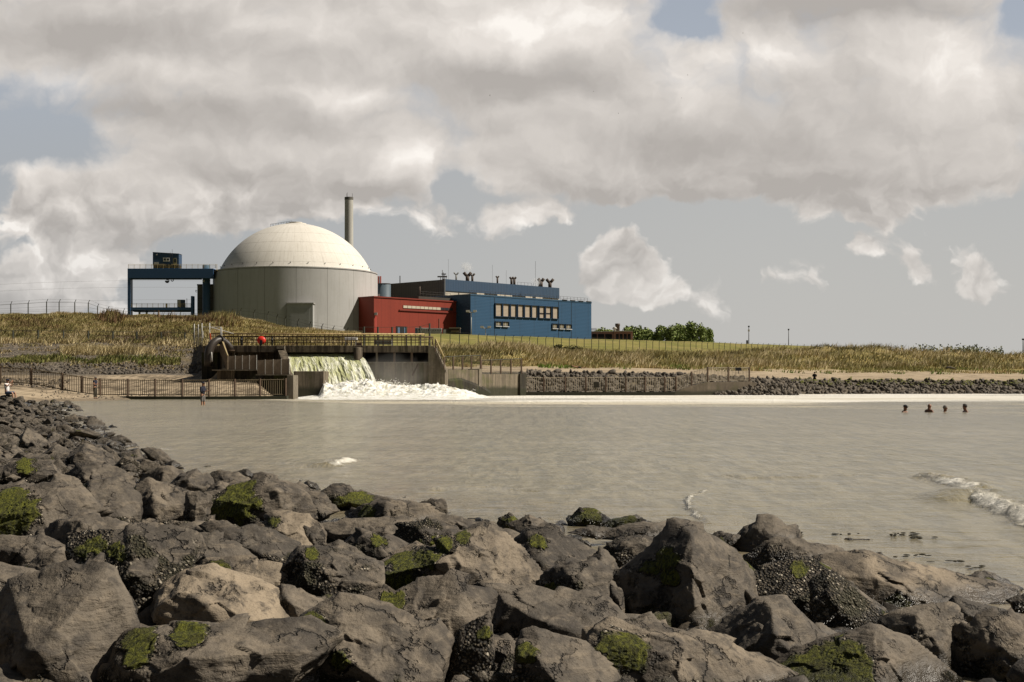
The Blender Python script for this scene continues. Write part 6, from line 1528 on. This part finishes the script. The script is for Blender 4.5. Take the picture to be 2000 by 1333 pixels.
# ------------------------------------------------------------------ grass and ground cover
def leaf_material(name, rough=.8, trans=.25):
    m, g, b = mat_base(name)
    at = g.new('ShaderNodeAttribute', attribute_name='tint').outputs['Color']
    g.put(b.inputs['Base Color'], at); b.inputs['Roughness'].default_value = rough; b.inputs['Specular IOR Level'].default_value = .15
    return m
LM_ = leaf_material('grass_blades')
def grass(name, lab, n, pxr, kr, h, w, pal, lean=.35, seed=1, dens=None, cl=2.2, sink=.05):
    r = np.random.default_rng(seed)
    px = r.uniform(*pxr, n); k = r.uniform(*kr, n)
    X, Y, Z, C = ground_z(px, k)
    p = np.stack([X, Y*1.6, X*0], 1)
    nz = fbm(p/cl, 3, seed+200); nz2 = fbm(p/(cl*4), 2, seed+300)
    keep = np.ones(n, bool) if dens is None else r.random(n) < dens(px, k, nz, nz2)
    X, Y, Z, nz, nz2, k, px = (a[keep] for a in (X, Y, Z, nz, nz2, k, px)); n = len(X)
    hh = r.uniform(*h, n)*(1+.7*nz)*(1+.3*nz2); ww = r.uniform(*w, n); a = r.uniform(0, math.pi, n)
    ax, ay = np.cos(a)*ww, np.sin(a)*ww*.4
    lx = hh*(lean*r.normal(.6, .7, n)); ly = hh*lean*r.normal(0, .6, n)
    base = np.stack([X, Y, Z-sink], 1)
    v = np.empty((n, 3, 3)); v[:,0] = base+np.stack([-ax, -ay, 0*ax], 1); v[:,1] = base+np.stack([ax, ay, 0*ax], 1); v[:,2] = base+np.stack([lx, ly, hh], 1)
    pal = np.array(pal); t = np.clip(.5+1.05*nz+.75*nz2+r.normal(0, .16, n), 0, .999)*(len(pal)-1)
    i = t.astype(int); f = (t-i)[:,None]; c = pal[i]*(1-f)+pal[i+1]*f
    c = c*r.uniform(.7, 1.25, n)[:,None]
    o = np_mesh(name, v.reshape(-1, 3), np.arange(n*3).reshape(n, 3), LM_, attrs={'tint': np.repeat(c, 3, 0)})
    return tag(o, lab, kind='stuff')
STRAW, GOLD, OLIVE, GREEN, BROWN, REDBR = (.70,.585,.35), (.55,.44,.225), (.37,.325,.135), (.20,.21,.07), (.25,.18,.095), (.19,.105,.062)
grass('mound_grass', 'dry yellow and olive grass covering the mound on the left', 130000, (-220, 705), (5.0, 6.35), (.18,.46), (.04,.09), [BROWN, OLIVE, OLIVE, (.46,.38,.18), GOLD, STRAW], .45, 1, cl=2.5)
grass('crest_weeds', 'reddish brown weeds along the crest of the left mound', 9000, (180, 470), (5.72, 6.1), (.5,1.15), (.06,.13), [REDBR, BROWN, REDBR, OLIVE], .3, 2, dens=lambda p, k, a, b: np.clip((a+b)*2.2+.35, 0, 1)*np.clip(np.minimum(p-180, 470-p)/60, 0, 1), cl=3)
grass('slope_weeds', 'brown weed tufts on the lower grassy slope', 5000, (-200, 400), (5.0, 5.9), (.3,.75), (.06,.14), [BROWN, REDBR, GREEN, BROWN], .3, 3, dens=lambda p, k, a, b: (a > .18)*.8, cl=3)
grass('green_strip', 'strip of green plants growing across the stone revetment', 11000, (-200, 352), (4.26, 4.52), (.2,.5), (.07,.14), [GREEN, (.12,.17,.03), OLIVE, (.16,.18,.05)], .4, 4, dens=lambda p, k, a, b: np.clip(1-.9*np.abs(k-4.39)/.13+a*1.2, 0, 1), cl=3)
grass('tall_straw', 'tall pale straw grass patch on the revetment', 5200, (118, 300), (4.55, 4.74), (.5,.95), (.05,.10), [GOLD, STRAW, (.62,.52,.29)], .5, 5, dens=lambda p, k, a, b: np.clip(1.2-np.abs(k-4.63)/.1+a, 0, 1))
grass('straw_tufts', 'small pale tufts at the fence foot on the slope', 2200, (-150, 390), (4.90, 5.04), (.3,.8), (.05,.10), [STRAW, GOLD, STRAW], .5, 6, dens=lambda p, k, a, b: (a+b > .08)*.9+.10)
grass('dead_grass', 'thin brown dead grass between the revetment stones', 13000, (-200, 385), (4.12, 5.0), (.12,.32), (.06,.12), [BROWN, GOLD, BROWN, OLIVE], .5, 7, dens=lambda p, k, a, b: np.clip(.38+a*1.6, 0, 1))
def dz(p, k, a, b): return np.clip(1.2-np.abs(k-np.interp(p, [850,1020,1400,2000], [5.45,5.4,5.2,5.16]))/np.interp(p, [850,1020,1350,1450,2000], [.36,.36,.32,.34,.34])+a*1.1, 0, 1)*(k < np.interp(p, [1330,1450], [5.72, 6.]))
grass('marram_grass', 'tall tan marram grass on the dunes', 120000, (842, 2260), (4.72, 6.0), (.45,1.15), (.05,.12), [(.12,.105,.055), (.20,.18,.085), OLIVE, (.42,.345,.19), (.56,.465,.28)], .6, 8, dens=dz, cl=4)
grass('dune_foot_grass', 'greener low grass at the foot of the dunes', 42000, (845, 2260), (4.45, 5.16), (.2,.55), (.06,.12), [OLIVE, GREEN, OLIVE, GOLD], .4, 9, dens=lambda p, k, a, b: np.clip(.2+(k-4.62)*2.2+a*1.7+.25*(p > 1400), 0, 1), cl=5)
grass('beach_herbs', 'fresh green herbs on the sand before the dunes', 7000, (1040, 2200), (4.35, 4.9), (.2,.45), (.08,.16), [(.12,.20,.03), GREEN, (.16,.24,.05)], .3, 10, dens=lambda p, k, a, b: ((np.abs(p-1095) < 45)*(a > -.15)+(p > 1800)*(a > .2)+(p > 1140)*(a > .34))*.9, cl=4)
def leaf_cloud(c, rad, n, size, pal, r, clump=1.):
    """leaf clumps spread through an uneven ellipsoid volume"""
    d = r.normal(size=(n, 3)); d /= np.linalg.norm(d, axis=1)[:,None]
    nz = fbm(d*2.2+r.uniform(-9, 9, 3), 3, int(r.integers(999)))
    p = d*(r.random(n)**.42)[:,None]*(1+.45*clump*nz)[:,None]
    cl = fbm(p*3.4+r.uniform(-9, 9, 3), 2, int(r.integers(999))); k = cl > -.28*clump; p = p[k]; cl = cl[k]; n = len(p)
    P_ = np.array(c)+p*np.array(rad)
    a = r.normal(size=(n, 3)); a /= np.linalg.norm(a, axis=1)[:,None]; b = np.cross(a, r.normal(size=(n, 3))); b /= np.linalg.norm(b, axis=1)[:,None]
    s = r.uniform(.6, 1.3, n)[:,None]*size
    v = np.stack([P_-a*s, P_+b*s*.6, P_+a*s, P_-b*s*.6], 1).reshape(-1, 3)
    pal = np.array(pal); c_ = pal[r.integers(len(pal), size=n)]*(r.uniform(.75, 1.25, n)*(1+.5*cl))[:,None]
    return v, np.repeat(c_, 4, 0)
LEAF = [(.17,.22,.07),(.21,.265,.085),(.25,.29,.10),(.165,.195,.065)]
MBARK = mat('tree_bark', (.09,.075,.055), .9, .4, .6)
tree_r = np.random.default_rng(21)
def tree_meshes(i):
    r = tree_r; V_, C_ = [], []
    hgt = 18.
    for j in range(9):
        f_ = j/8.; z = 3.5+f_*12.6; w_ = (3.3-1.2*abs(f_-.4)**1.5*1.6)
        v, c = leaf_cloud((r.normal()*.9, r.normal()*.9, z+r.normal()*.4), (w_*r.uniform(.7,1.05), w_*r.uniform(.7,1.05), 2.1*r.uniform(.8,1.2)), 750, .38, LEAF, r); V_.append(v); C_.append(c)
    v = np.vstack(V_); cr = np_mesh('crown', v, np.arange(len(v)).reshape(-1, 4), LM_, attrs={'tint': np.vstack(C_)})
    mb = MB().tube([(0,0,0), (.1,.1,5), (0,.2,10), (.2,0,15.5)], [.34,.28,.17,.05], 8)
    for j in range(9):
        z = 4+j*1.15; a = j*2.4; L = 2.6-.15*j; mb.tube([(0,.1,z), (math.cos(a)*L*.5, math.sin(a)*L*.5, z+.9), (math.cos(a)*L, math.sin(a)*L, z+2.2)], [.12,.08,.03], 5)
    tr = mb.build('trunk', MBARK)
    return cr, tr
tp_ = [tree_meshes(i) for i in range(4)]
TREES = [(1171,641,27,'hidden low behind the left roof of the brick pump house'),(1190,638,28,'behind the pump house, left of its exhaust stack'),(1221,638,27,'behind the pump house, right of its exhaust stack'),(1239,637.5,25,'just past the right corner of the brick pump house'),
 (1256,641,23,'low in the dip, second from the pump house corner'),(1272,639,24,'third from the pump house corner'),(1289,638,24,'left of the row middle, with an even top'),(1305,637,23,'in the middle of the row'),
 (1322,633,25,'right of the row middle, broad and dense'),(1338,631.5,25,'among the tallest, left of the thin gapped one'),(1355,630,22,'tallest of the row with sky gaps in its crown'),(1371,634,21,'second from the right end of the row'),(1386,641,18,'smallest, at the right end of the row')]
for i, (px_, top, wpx_, lab) in enumerate(TREES):
    Yt = 520+(i*37 % 50); x = wx(px_, Yt); hh = wz(top, Yt)-4.6
    t = thing('poplar_tree', 'green leafy poplar tree '+lab, 'tree', (x, Yt, 4.6), 'poplars right of the power station')
    sx = wpx_/F*Yt/4.2
    for src in tp_[i % 4]:
        o = src.copy(); COL.objects.link(o); o.parent = t; o.scale = (sx, sx, hh/18.2); o.rotation_euler = (0, 0, i*1.3)
for a, b_ in tp_: bpy.data.objects.remove(a); bpy.data.objects.remove(b_)
r = np.random.default_rng(31); V_, C_ = [], []
for i in range(46):
    px_ = r.uniform(1732, 1968); Yt = r.uniform(880, 960); top = np.interp(px_, [1732,1745,1770,1800,1830,1860,1890,1930,1968], [677,675,678,675,677,675.3,675.5,677.5,678])+r.uniform(0, 2.5)
    hh = wz(top, Yt)-5; v, c = leaf_cloud((wx(px_, Yt), Yt, 5+hh*.6), (4.2, 4.2, hh*.42), 260, .9, [(.24,.25,.17),(.28,.28,.19),(.21,.225,.15)], r); V_.append(v); C_.append(c)  # distance haze is painted into the pale leaf colours
v = np.vstack(V_); o = np_mesh('distant_wood', v, np.arange(len(v)).reshape(-1, 4), LM_, attrs={'tint': np.vstack(C_)}); tag(o, 'hazy line of far trees beyond the dunes on the right', kind='stuff')
for px_, py_, w_, lab in ((1118,684,44,'dark green thorny shrub on the dune edge below the lawn fence'),(1090,682,20,'smaller dark shrub left of the thorny dune edge shrub')):
    Yq = 236.; c0 = P(px_, py_+3, Yq); t = thing('shrub', lab, 'shrub', c0)
    v, c = leaf_cloud(c0+(0,0,.35), (w_/F*Yq*.5, 1.2, .75), 900, .14, [(.035,.042,.014),(.05,.055,.02),(.03,.03,.012)], r)
    np_mesh('foliage', v, np.arange(len(v)).reshape(-1, 4), LM_, t, attrs={'tint': c})
    mb = MB()
    for j in range(5): mb.tube([c0+(j*.5-1.,0,-.5), c0+(j*.55-1.1,0,.5)], [.04,.02], 5)
    mb.build('stem', MBARK, t)

# ------------------------------------------------------------------ riprap of the far revetments
def riprap(name, lab, n, pxr, kr, size, tone, seed, moss=0., lift=.08, flt=None, yoff=0., zset=None):
    r = np.random.default_rng(seed); shp = []
    for i in range(10):
        nA = r.integers(5, 8); ang = np.sort(r.uniform(0, 2*math.pi, nA)); rad = r.uniform(.75, 1.1, nA)
        v, f, *_ = rock_shape(np.stack([np.cos(ang)*rad, np.sin(ang)*rad*.75], 1), r, 2, p=30, rough=1.3); shp.append(v)
    px = r.uniform(*pxr, n); k = r.uniform(*kr, n); X, Y, Z, C = ground_z(px, k)
    if zset: Y = r.uniform(*yoff, n); X = (px-1000)/F*Y; Z = np.array([zset(a, b) for a, b in zip(px, Y)])
    V_, C_, F_ = [], [], []
    for i in range(n):
        if flt and not flt(px[i], k[i]): continue
        s = r.uniform(*size); a = r.uniform(0, 6.28); v = shp[r.integers(10)]*s
        v = np.stack([v[:,0]*math.cos(a)-v[:,1]*math.sin(a), v[:,0]*math.sin(a)+v[:,1]*math.cos(a), v[:,2]], 1)
        tl = r.normal(0, .3); v = np.stack([v[:,0]*math.cos(tl)-v[:,2]*math.sin(tl), v[:,1], v[:,0]*math.sin(tl)+v[:,2]*math.cos(tl)], 1)
        F_.append(f+len(V_)*len(v)); V_.append(v+(X[i], Y[i], Z[i]+lift*s*3))
        mo = moss*np.clip((v[:,2]/s+.4), 0, 1)*(px[i] > 1540)*(k[i] > 2.55)*(r.random() < .75)
        C_.append(np.stack([mo, np.full(len(v), .12), np.full(len(v), r.uniform(*tone))], 1))
    o = np_mesh(name, np.vstack(V_), np.vstack(F_), RM, smooth=False, attrs={'cover': np.vstack(C_)}); return tag(o, lab, kind='stuff')
riprap('revetment_rocks', 'broken grey rocks piled as revetment and groyne along the far shore', 2300, (1019, 2350), (1.98, 3.02), (.28,.56), (.15,.6), 1, .8, flt=lambda p, k: p > 1470 or k > 2.05 or p < 1380)
riprap('ramp_rocks', 'grey rocks heaped against the foot of the fence ramp', 260, (1388, 1560), (1., 2.0), (.3,.52), (.25,.6), 9, lift=.05, yoff=(150.5, 158), zset=lambda p, y: np.clip((y-151)/6., -.1, 1.)*np.interp(p, [1388,1430,1480,1560], [.2,1.2,1.6,1.3]))
riprap('fence_rubble', 'pale and dark rubble behind the left end of the shore fence', 420, (-150, 136), (2.0, 2.75), (.10,.26), (.35,.95), 2)
riprap('foot_rubble', 'row of small dark stones at the foot of the left revetment', 900, (-200, 415), (3.82, 4.26), (.16,.34), (.1,.45), 3)
riprap('beach_pebbles', 'scattered dark stones and weed on the small beach', 210, (60, 300), (1.0, 1.9), (.03,.10), (.05,.4), 4)
# the many smaller stones of the left bank, between its boulders
r = np.random.default_rng(77); V_, C_, F_ = [], [], []; nv = 0; cnt = 0
while cnt < 900:
    px_, py_ = r.uniform(-60, 345), 771+165*r.random()**1.2
    if not inside(px_, py_, REGION): continue
    Yq = on_bank(px_, py_, .0); s = np.interp(py_, [772,800,850,920], [9,14,22,30])*r.uniform(.5,1.2)/F*Yq*.5; me = protos[r.integers(12)]
    v = np.empty(len(me.vertices)*3, np.float32); me.vertices.foreach_get('co', v); v = v.reshape(-1, 3)*s*(1.2,1.2,.9); a = r.uniform(0, 6.28)
    v = np.stack([v[:,0]*math.cos(a)-v[:,1]*math.sin(a), v[:,0]*math.sin(a)+v[:,1]*math.cos(a), v[:,2]], 1)+P(px_, py_, Yq)
    f = np.empty(len(me.polygons)*3, np.int32); me.polygons.foreach_get('vertices', f); F_.append(f.reshape(-1, 3)+nv); V_.append(v); nv += len(v)
    C_.append(np.tile((0, r.uniform(0,.5), r.uniform(.1,.6)), (len(v), 1))); cnt += 1
o = np_mesh('bank_stones', np.vstack(V_), np.vstack(F_), RM, smooth=True, attrs={'cover': np.vstack(C_)}); tag(o, 'smaller dark stones filling the left bank between its boulders', kind='stuff')
# stones filling the gaps of the near bank, and its continuation beside the camera
r = np.random.default_rng(78); V_, C_, F_ = [], [], []; nv = 0; shp = []
for i in range(12):
    nA = r.integers(5, 8); ang = np.sort(r.uniform(0, 2*math.pi, nA)); rad = r.uniform(.75, 1.1, nA)
    shp.append(rock_shape(np.stack([np.cos(ang)*rad, np.sin(ang)*rad*.75], 1), r, 3, p=40)[:2])
pts_ = []
for q in np.stack([r.uniform(-2600, 2700, 5200), np.exp(r.uniform(math.log(2.2), math.log(24), 5200))], 1):
    px_, Yq = q; x = wx(px_, Yq); out = px_ < -70 or px_ > 2080 or Yq < 3.4
    d_ = shore_d([x], [Yq])[0]
    if d_ < -.15 or abs(x) < .7 and Yq < 1.5: continue
    s = r.uniform(.14, .34) if out else r.uniform(.05, .15)
    if any(abs(x-a)+abs(Yq-b) < (s+c)*(.9 if out else .6) for a, b, c in pts_[-700:]): continue
    pts_.append((x, Yq, s)); v, f = shp[r.integers(12)]; a = r.uniform(0, 6.28); v = v*s*(1.2, 1.1, .85)
    v = np.stack([v[:,0]*math.cos(a)-v[:,1]*math.sin(a), v[:,0]*math.sin(a)+v[:,1]*math.cos(a), v[:,2]], 1)+(x, Yq, float(bank_z(np.array([x]), np.array([Yq]))[0])-.06+.2*s*out)
    F_.append(f+nv); V_.append(v); nv += len(v); C_.append(np.tile((.5*(r.random() < .08), r.uniform(0,.6), r.uniform(.1,.6)), (len(v), 1)))
o = np_mesh('gap_stones', np.vstack(V_), np.vstack(F_), RM, smooth=True, attrs={'cover': np.vstack(C_)}); tag(o, 'small dark stones filling the gaps between the near boulders', kind='stuff')
# drifting weed near the right shore
r = np.random.default_rng(41); mb = MB()
for cx0, cy0, n_, sx_ in ((1765,1047,16,20),(1795,1052,8,14),(1640,1046,5,22),(1780,1090,7,24),(1905,1112,6,20),(1560,1046,5,20),(1870,1100,5,18)):
    for i in range(n_):
        q = to_water(cx0+r.normal()*sx_, cy0+r.normal()*1.6); L = r.uniform(.008, .03); d_, f_ = ico(1)
        v = d_*np.array((L, L*r.uniform(.4, 1.2), r.uniform(.002, .007)))*(1+.5*r.random((len(d_), 1)))+np.array((q[0], q[1], .012)); mb.add(v, f_.tolist())
tag(mb.build('floating_weed', mat('dark_weed', (.03,.025,.010), .5, .3, 4.)), 'dark bits of seaweed floating near the right shore', kind='stuff')
t = thing('driftwood', 'dark driftwood branch lying on the sand before the dunes at right', 'driftwood', P(1856, 720, 222))
MB().tube([P(1847,719,222), P(1856,718,222.5), P(1866,720.5,222.2)], [.14,.2,.1], 8).tube([P(1853,718.5,222.3), P(1850,715.5,222.6)], [.1,.04], 6).build('branch', MBARK, t)

# ------------------------------------------------------------------ people
SKIN = mat('sunlit_skin', (.36,.20,.13), .55, .15, 6., c2=(.30,.15,.09))
SKIN_BACKLIT = mat('backlit_skin', (.20,.10,.062), .5, .15, 6., c2=(.15,.075,.045))  # darker skin colour paints in the backlit shade on the swimmers
CLOTH = {n: mat('cloth_'+n, c, .85, .25, 8.) for n, c in dict(navy=(.018,.020,.035), black=(.016,.015,.017), grey=(.16,.15,.14), olive=(.06,.052,.035), white=(.70,.68,.66), blue=(.10,.15,.24), dark=(.03,.028,.028), denim=(.08,.11,.17)).items()}
HAIR = mat('dark_hair', (.02,.015,.012), .7, .2, 8.); HAIRG = mat('grey_hair', (.20,.18,.16), .7, .2, 8.)
def skin_mesh(name, joints, edges, m, root, sub=2):
    me = bpy.data.meshes.new(name); me.from_pydata([j[0] for j in joints], edges, []); o = bpy.data.objects.new(name, me); COL.objects.link(o)
    md = o.modifiers.new('skin', 'SKIN'); md.use_smooth_shade = True
    for v, j in zip(me.skin_vertices[0].data, joints):
        rr_ = j[1]; v.radius = rr_ if hasattr(rr_, '__len__') else (rr_, rr_)
    me.skin_vertices[0].data[0].use_root = True
    s2 = o.modifiers.new('sub', 'SUBSURF'); s2.levels = sub; s2.render_levels = sub
    dg = bpy.context.evaluated_depsgraph_get(); dg.update()
    nm = bpy.data.meshes.new_from_object(o.evaluated_get(dg)); o.modifiers.clear(); o.data = nm; bpy.data.meshes.remove(me)
    nm.materials.clear(); nm.materials.append(m); nm.polygons.foreach_set('use_smooth', np.ones(len(nm.polygons), bool))
    o.parent = root; return o
def local_mb(mb, name, m, parent): o = mb.build(name, m); o.parent = parent; return o
def person(lab, loc, face, pose='stand', skin=None, shirt=None, sleeves=False, trousers=None, long=True, cap=None, hair=None, arms=None, shades=False, group=None, scale=1.):
    """face: heading in radians, 0 looks towards the camera (-y), positive turns to +x"""
    skin = skin or SKIN
    root = thing('person', lab, 'person', loc, group); root.rotation_euler = (0, 0, face); root.scale = (scale,)*3
    J = []; E = []
    def add(p, r, par=None):
        J.append((tuple(p), r)); i = len(J)-1
        if par is not None: E.append((par, i))
        return i
    hz = .95
    pel = add((0,0,hz), (.15,.11)); sp = add((0,.01,hz+.2), (.14,.10), pel); chs = add((0,0,hz+.40), (.165,.115), sp); nk = add((0,-.005,hz+.53), .058, chs)
    hb = add((0,-.03,hz+.61), (.068,.075), nk); hm = add((0,-.035,hz+.70), (.078,.095), hb); crn = add((0,-.02,hz+.79), (.055,.065), hm)
    add((0,-.135,hz+.665), .016, hm)                      # nose
    add((0,-.105,hz+.595), (.03,.02), hb)                 # chin
    for s in (-1, 1): add((s*.082,-.015,hz+.675), .014, hm)   # ears
    A = arms or {}
    HP = {}
    for s in (-1, 1):
        sh = add((s*.175,0,hz+.47), .062, chs)
        el, wr_ = A.get(s, ((s*.25,.03,hz+.18), (s*.26,-.06,hz-.07)))
        e = add(el, .045, sh); w = add(wr_, (.030,.026), e)
        d = Vector(wr_)-Vector(el); d.normalize(); side = Vector((-s, 0, 0)) if abs(d.x) < .8 else Vector((0, -1, 0)); side = (side-d*side.dot(d)).normalized(); up = d.cross(side)
        pm = add(Vector(wr_)+d*.06, (.036,.018), w); HP[s] = Vector(wr_)+d*.08
        for f_, L in zip((-1.5,-.5,.5,1.5), (.065,.078,.074,.055)):
            b0 = Vector(wr_)+d*.095+side*f_*.019; k1 = add(b0, .0095, pm); k2 = add(b0+d*L*.5-up*.012*s, .0088, k1); add(b0+d*L-up*.035*s, .0075, k2)
        tb = Vector(wr_)+d*.045+side*.042; k1 = add(tb, .011, pm); add(tb+d*.035+side*.018, .009, k1)
    LG = {}
    for s in (-1, 1):
        if pose == 'stand': hp, kn, an, toe = (s*.09,0,hz-.06), (s*.11,-.02,.50), (s*.12,.01,.085), (s*.135,-.15,.035)
        else: hp, kn, an, toe = (s*.09,-.02,hz-.06), (s*.14,-.44,hz-.03), (s*.13,-.50,hz-.44), (s*.14,-.64,hz-.48)
        h_ = add(hp, (.095,.095), pel); k_ = add(kn, .062, h_); md = add((Vector(kn)*.6+Vector(an)*.4), .058, k_); a_ = add(an, .042, md); add(toe, (.045,.03), a_)
        LG[s] = (hp, kn, an, toe)
    body = skin_mesh('body', J, E, skin, root)
    def garment(name, js, es, m): return skin_mesh(name, js, es, m, root)
    if shirt:
        js = [((0,0,hz-.02), (.170,.13)), ((0,.01,hz+.2), (.162,.12)), ((0,0,hz+.40), (.182,.132)), ((0,-.005,hz+.515), (.085,.08))]; es = [(0,1),(1,2),(2,3)]
        for s in (-1, 1):
            js.append(((s*.18,0,hz+.47), .078)); es.append((2, len(js)-1)); i0 = len(js)-1
            el, wr_ = A.get(s, ((s*.25,.03,hz+.18), (s*.26,-.06,hz-.07)))
            f_ = 1. if sleeves else .55
            e2 = Vector((s*.175,0,hz+.47)).lerp(Vector(el), f_); js.append((tuple(e2), .060)); es.append((i0, len(js)-1))
            if sleeves: js.append((tuple(Vector(el).lerp(Vector(wr_), .92)), .045)); es.append((len(js)-2, len(js)-1))
        garment('shirt', js, es, CLOTH[shirt])
    if trousers:
        js = [((0,0,hz+.05), (.165,.125)), ((0,0,hz-.03), (.168,.125))]; es = [(0,1)]
        for s in (-1, 1):
            hp, kn, an, toe = LG[s]; js.append((hp, .112)); es.append((1, len(js)-1)); i0 = len(js)-1
            js.append((kn, .082)); es.append((i0, len(js)-1))
            if long: js.append((tuple(Vector(kn).lerp(Vector(an), .93)), .065)); es.append((len(js)-2, len(js)-1))
        garment('trousers', js, es, CLOTH[trousers])
        if long:
            for s in (-1, 1):
                hp, kn, an, toe = LG[s]; v = Vector(an); garment('shoe', [((v.x, v.y+.03, v.z-.02), .055), ((v.x, v.y-.05, v.z-.035), .055), (toe, (.052,.04))], [(0,1),(1,2)], CLOTH['dark'])
    hc = np.array((0, -.028, hz+.715))
    if cap:
        d_, f_ = ico(3); v = d_*np.array((.094,.112,.098))+hc; v[:,2] = np.maximum(v[:,2], hc[2]+.012)
        c_ = np_mesh('cap', v, f_, CLOTH[cap], smooth=True); c_.parent = root
        local_mb(MB().prism([(hc[0]+.085*math.cos(a), hc[1]-.07-.11*math.sin(a), hc[2]+.018) for a in np.linspace(0, math.pi, 9)], (0, 0, .014)), 'cap_brim', CLOTH[cap], c_)
    if hair:
        d_, f_ = ico(3); v = d_*np.array((.093,.112,.115))+hc; lim = hc[2]-.03-.30*np.clip((v[:,1]-hc[1]), -.2, .09); v[:,2] = np.maximum(v[:,2], np.where(v[:,1] < hc[1]-.05, hc[2]+.045, lim))
        o = np_mesh('hair', v, f_, hair, smooth=True); o.parent = root
    if shades: local_mb(MB().tube([(-.075,-.085,hz+.69), (-.04,-.128,hz+.69), (.04,-.128,hz+.69), (.075,-.085,hz+.69)], .02, 8), 'sunglasses', CLOTH['black'], root)
    else:
        for s in (-1, 1):
            d_, f_ = ico(2); o = np_mesh('eye', d_*.013+np.array((s*.032,-.118,hz+.69)), f_, CLOTH['black'], smooth=True); o.parent = root
    return root, HP
hold = {-1: ((-.24,-.04,1.15), (-.10,-.30,1.17)), 1: ((.24,-.02,1.16), (.10,-.27,1.20))}
X, Y, Z, _ = ground_z(np.array([186.]), np.array([1.0])); Yp = 104.2
person('man in dark sleeveless top, camouflage trousers and grey cap standing by the left shore fence', (wx(186, Yp), Yp, wz(780, Yp)), 1.25, shirt='navy', trousers='olive', cap='grey', arms=hold)
person('man in navy vest and grey shorts wading knee deep, fishing near the left fence', (wx(396, 82), 82., -.34), 1.15, shirt='navy', sleeves=True, trousers='grey', long=False, cap='navy', arms=hold)
rise = {-1: ((-.24,-.16,1.30), (-.09,-.30,1.52)), 1: ((.24,-.16,1.30), (.09,-.30,1.54))}
zs = wz(769.5, 80)
person('man in white shirt and blue shorts sitting on the boulders at the left edge', (wx(14, 80), 80., zs-.85), 1.35, pose='sit', shirt='white', trousers='denim', long=False, cap='navy', arms=rise)
for i, (px_, py_) in enumerate(((10,775),(20,774),(27,778),(4,779),(17,779),(34,777))):   # seat boulders under him
    o = bpy.data.objects.new('boulder', protos[i]); COL.objects.link(o); Yb_ = 80-(i > 2)*.5; s = .42
    o.location = (wx(px_, Yb_), Yb_, wz(py_, Yb_)-.14); o.scale = (s, s, s*.9); o.rotation_euler = (0, 0, i)
    tag(o, 'dark rock in the cluster under the sitting man', 'boulder', 'rocks under the sitting man')
down = {-1: ((-.27,.0,1.16), (-.30,-.10,.95)), 1: ((.27,-.02,1.16), (.30,-.12,.95))}
reach = {-1: ((-.27,.0,1.16), (-.30,-.10,.95)), 1: ((.30,-.14,1.20), (.36,-.36,1.33))}
SW = 'swimmers standing chest deep'
for px_, top, fc_, sk, kw, lab in [(1767,787.8,.75,SKIN_BACKLIT,dict(cap='black', shades=True, arms={-1: down[-1], 1: ((.26,-.16,1.22), (.22,-.42,1.30))}),'swimmer with dark cap and sunglasses, leftmost of four in the water'),
        (1814.5,785.3,2.2,SKIN_BACKLIT,dict(),'bald swimmer with bare shoulders, second from the left, highest out of the water'),
        (1845,789.3,1.3,SKIN_BACKLIT,dict(hair=HAIRG, arms={-1: down[-1], 1: ((.27,-.14,1.22), (.18,-.40,1.27))}),'swimmer low in the water with short greyish hair, third from the left'),
        (1885.5,786.6,-1.5,SKIN_BACKLIT,dict(hair=HAIR),'swimmer with thick dark hair facing left, rightmost of the four')]:
    Yq = 61.; kw.setdefault('arms', down)
    person(lab, (wx(px_, Yq), Yq, wz(top, Yq)-1.83), fc_, skin=sk, trousers='navy', long=False, group=SW, **kw)
Yq = 177.; fold = {-1: ((-.26,-.20,1.22), (-.06,-.36,1.14)), 1: ((.26,-.20,1.22), (.06,-.36,1.16))}
person('person in dark clothes sitting alone on top of the rock groyne', (wx(1591, Yq), Yq, wz(742, Yq)-.80), 2.9, pose='sit', shirt='black', sleeves=True, trousers='dark', hair=HAIR, arms=fold, scale=1.05)
rt, _ = person('sunbather lying on the sand behind the revetment rocks', P(1146, 723.2, 170), 0, skin=SKIN, trousers='navy', long=False, hair=HAIR)
rt.rotation_euler = (math.radians(-82), 0, math.radians(82)); rt.location = V3(P(1143, 723.5, 166.5)+(0,0,.25))

# ------------------------------------------------------------------ gulls
MG = mat('gull_grey', (.30,.30,.30), .7)
def gull(px, py, Y, roll, lab):
    c = P(px, py, Y); t = thing('gull', lab, 'bird', c)
    d_, f_ = ico(2); v = d_*np.array((.34,.11,.10)); v[:,2] *= 1-.3*np.abs(v[:,0]); np_mesh('body', v+c, f_, MG, t, smooth=True)
    for s in (-1, 1): MB().prism([c+(.12,0,.03), c+(-.12,0,.03), c+(-.14,s*.45,.20+roll*s), c+(-.10,s*.95,.10+roll*s*2), c+(.10,s*.5,.21+roll*s)], (0,0,.025)).build('wing', MG, t)
for q in [(1159,179,330,.1,'tiny gull high in the clouds, left of the small scattered flock'),(1208,222,360,-.1,'tiny gull flying lowest left in the clouds'),(1331,192,340,.2,'tiny gull right of centre in the clouds'),(1451,65,300,.1,'tiny gull near the blue gap at the top'),(957,187,330,-.2,'tiny gull flying alone left of the others'),(1343,147,340,0,'tiny gull above the middle pair in the clouds')]:
    gull(q[0], q[1], q[2]*2.6, q[3], q[4])
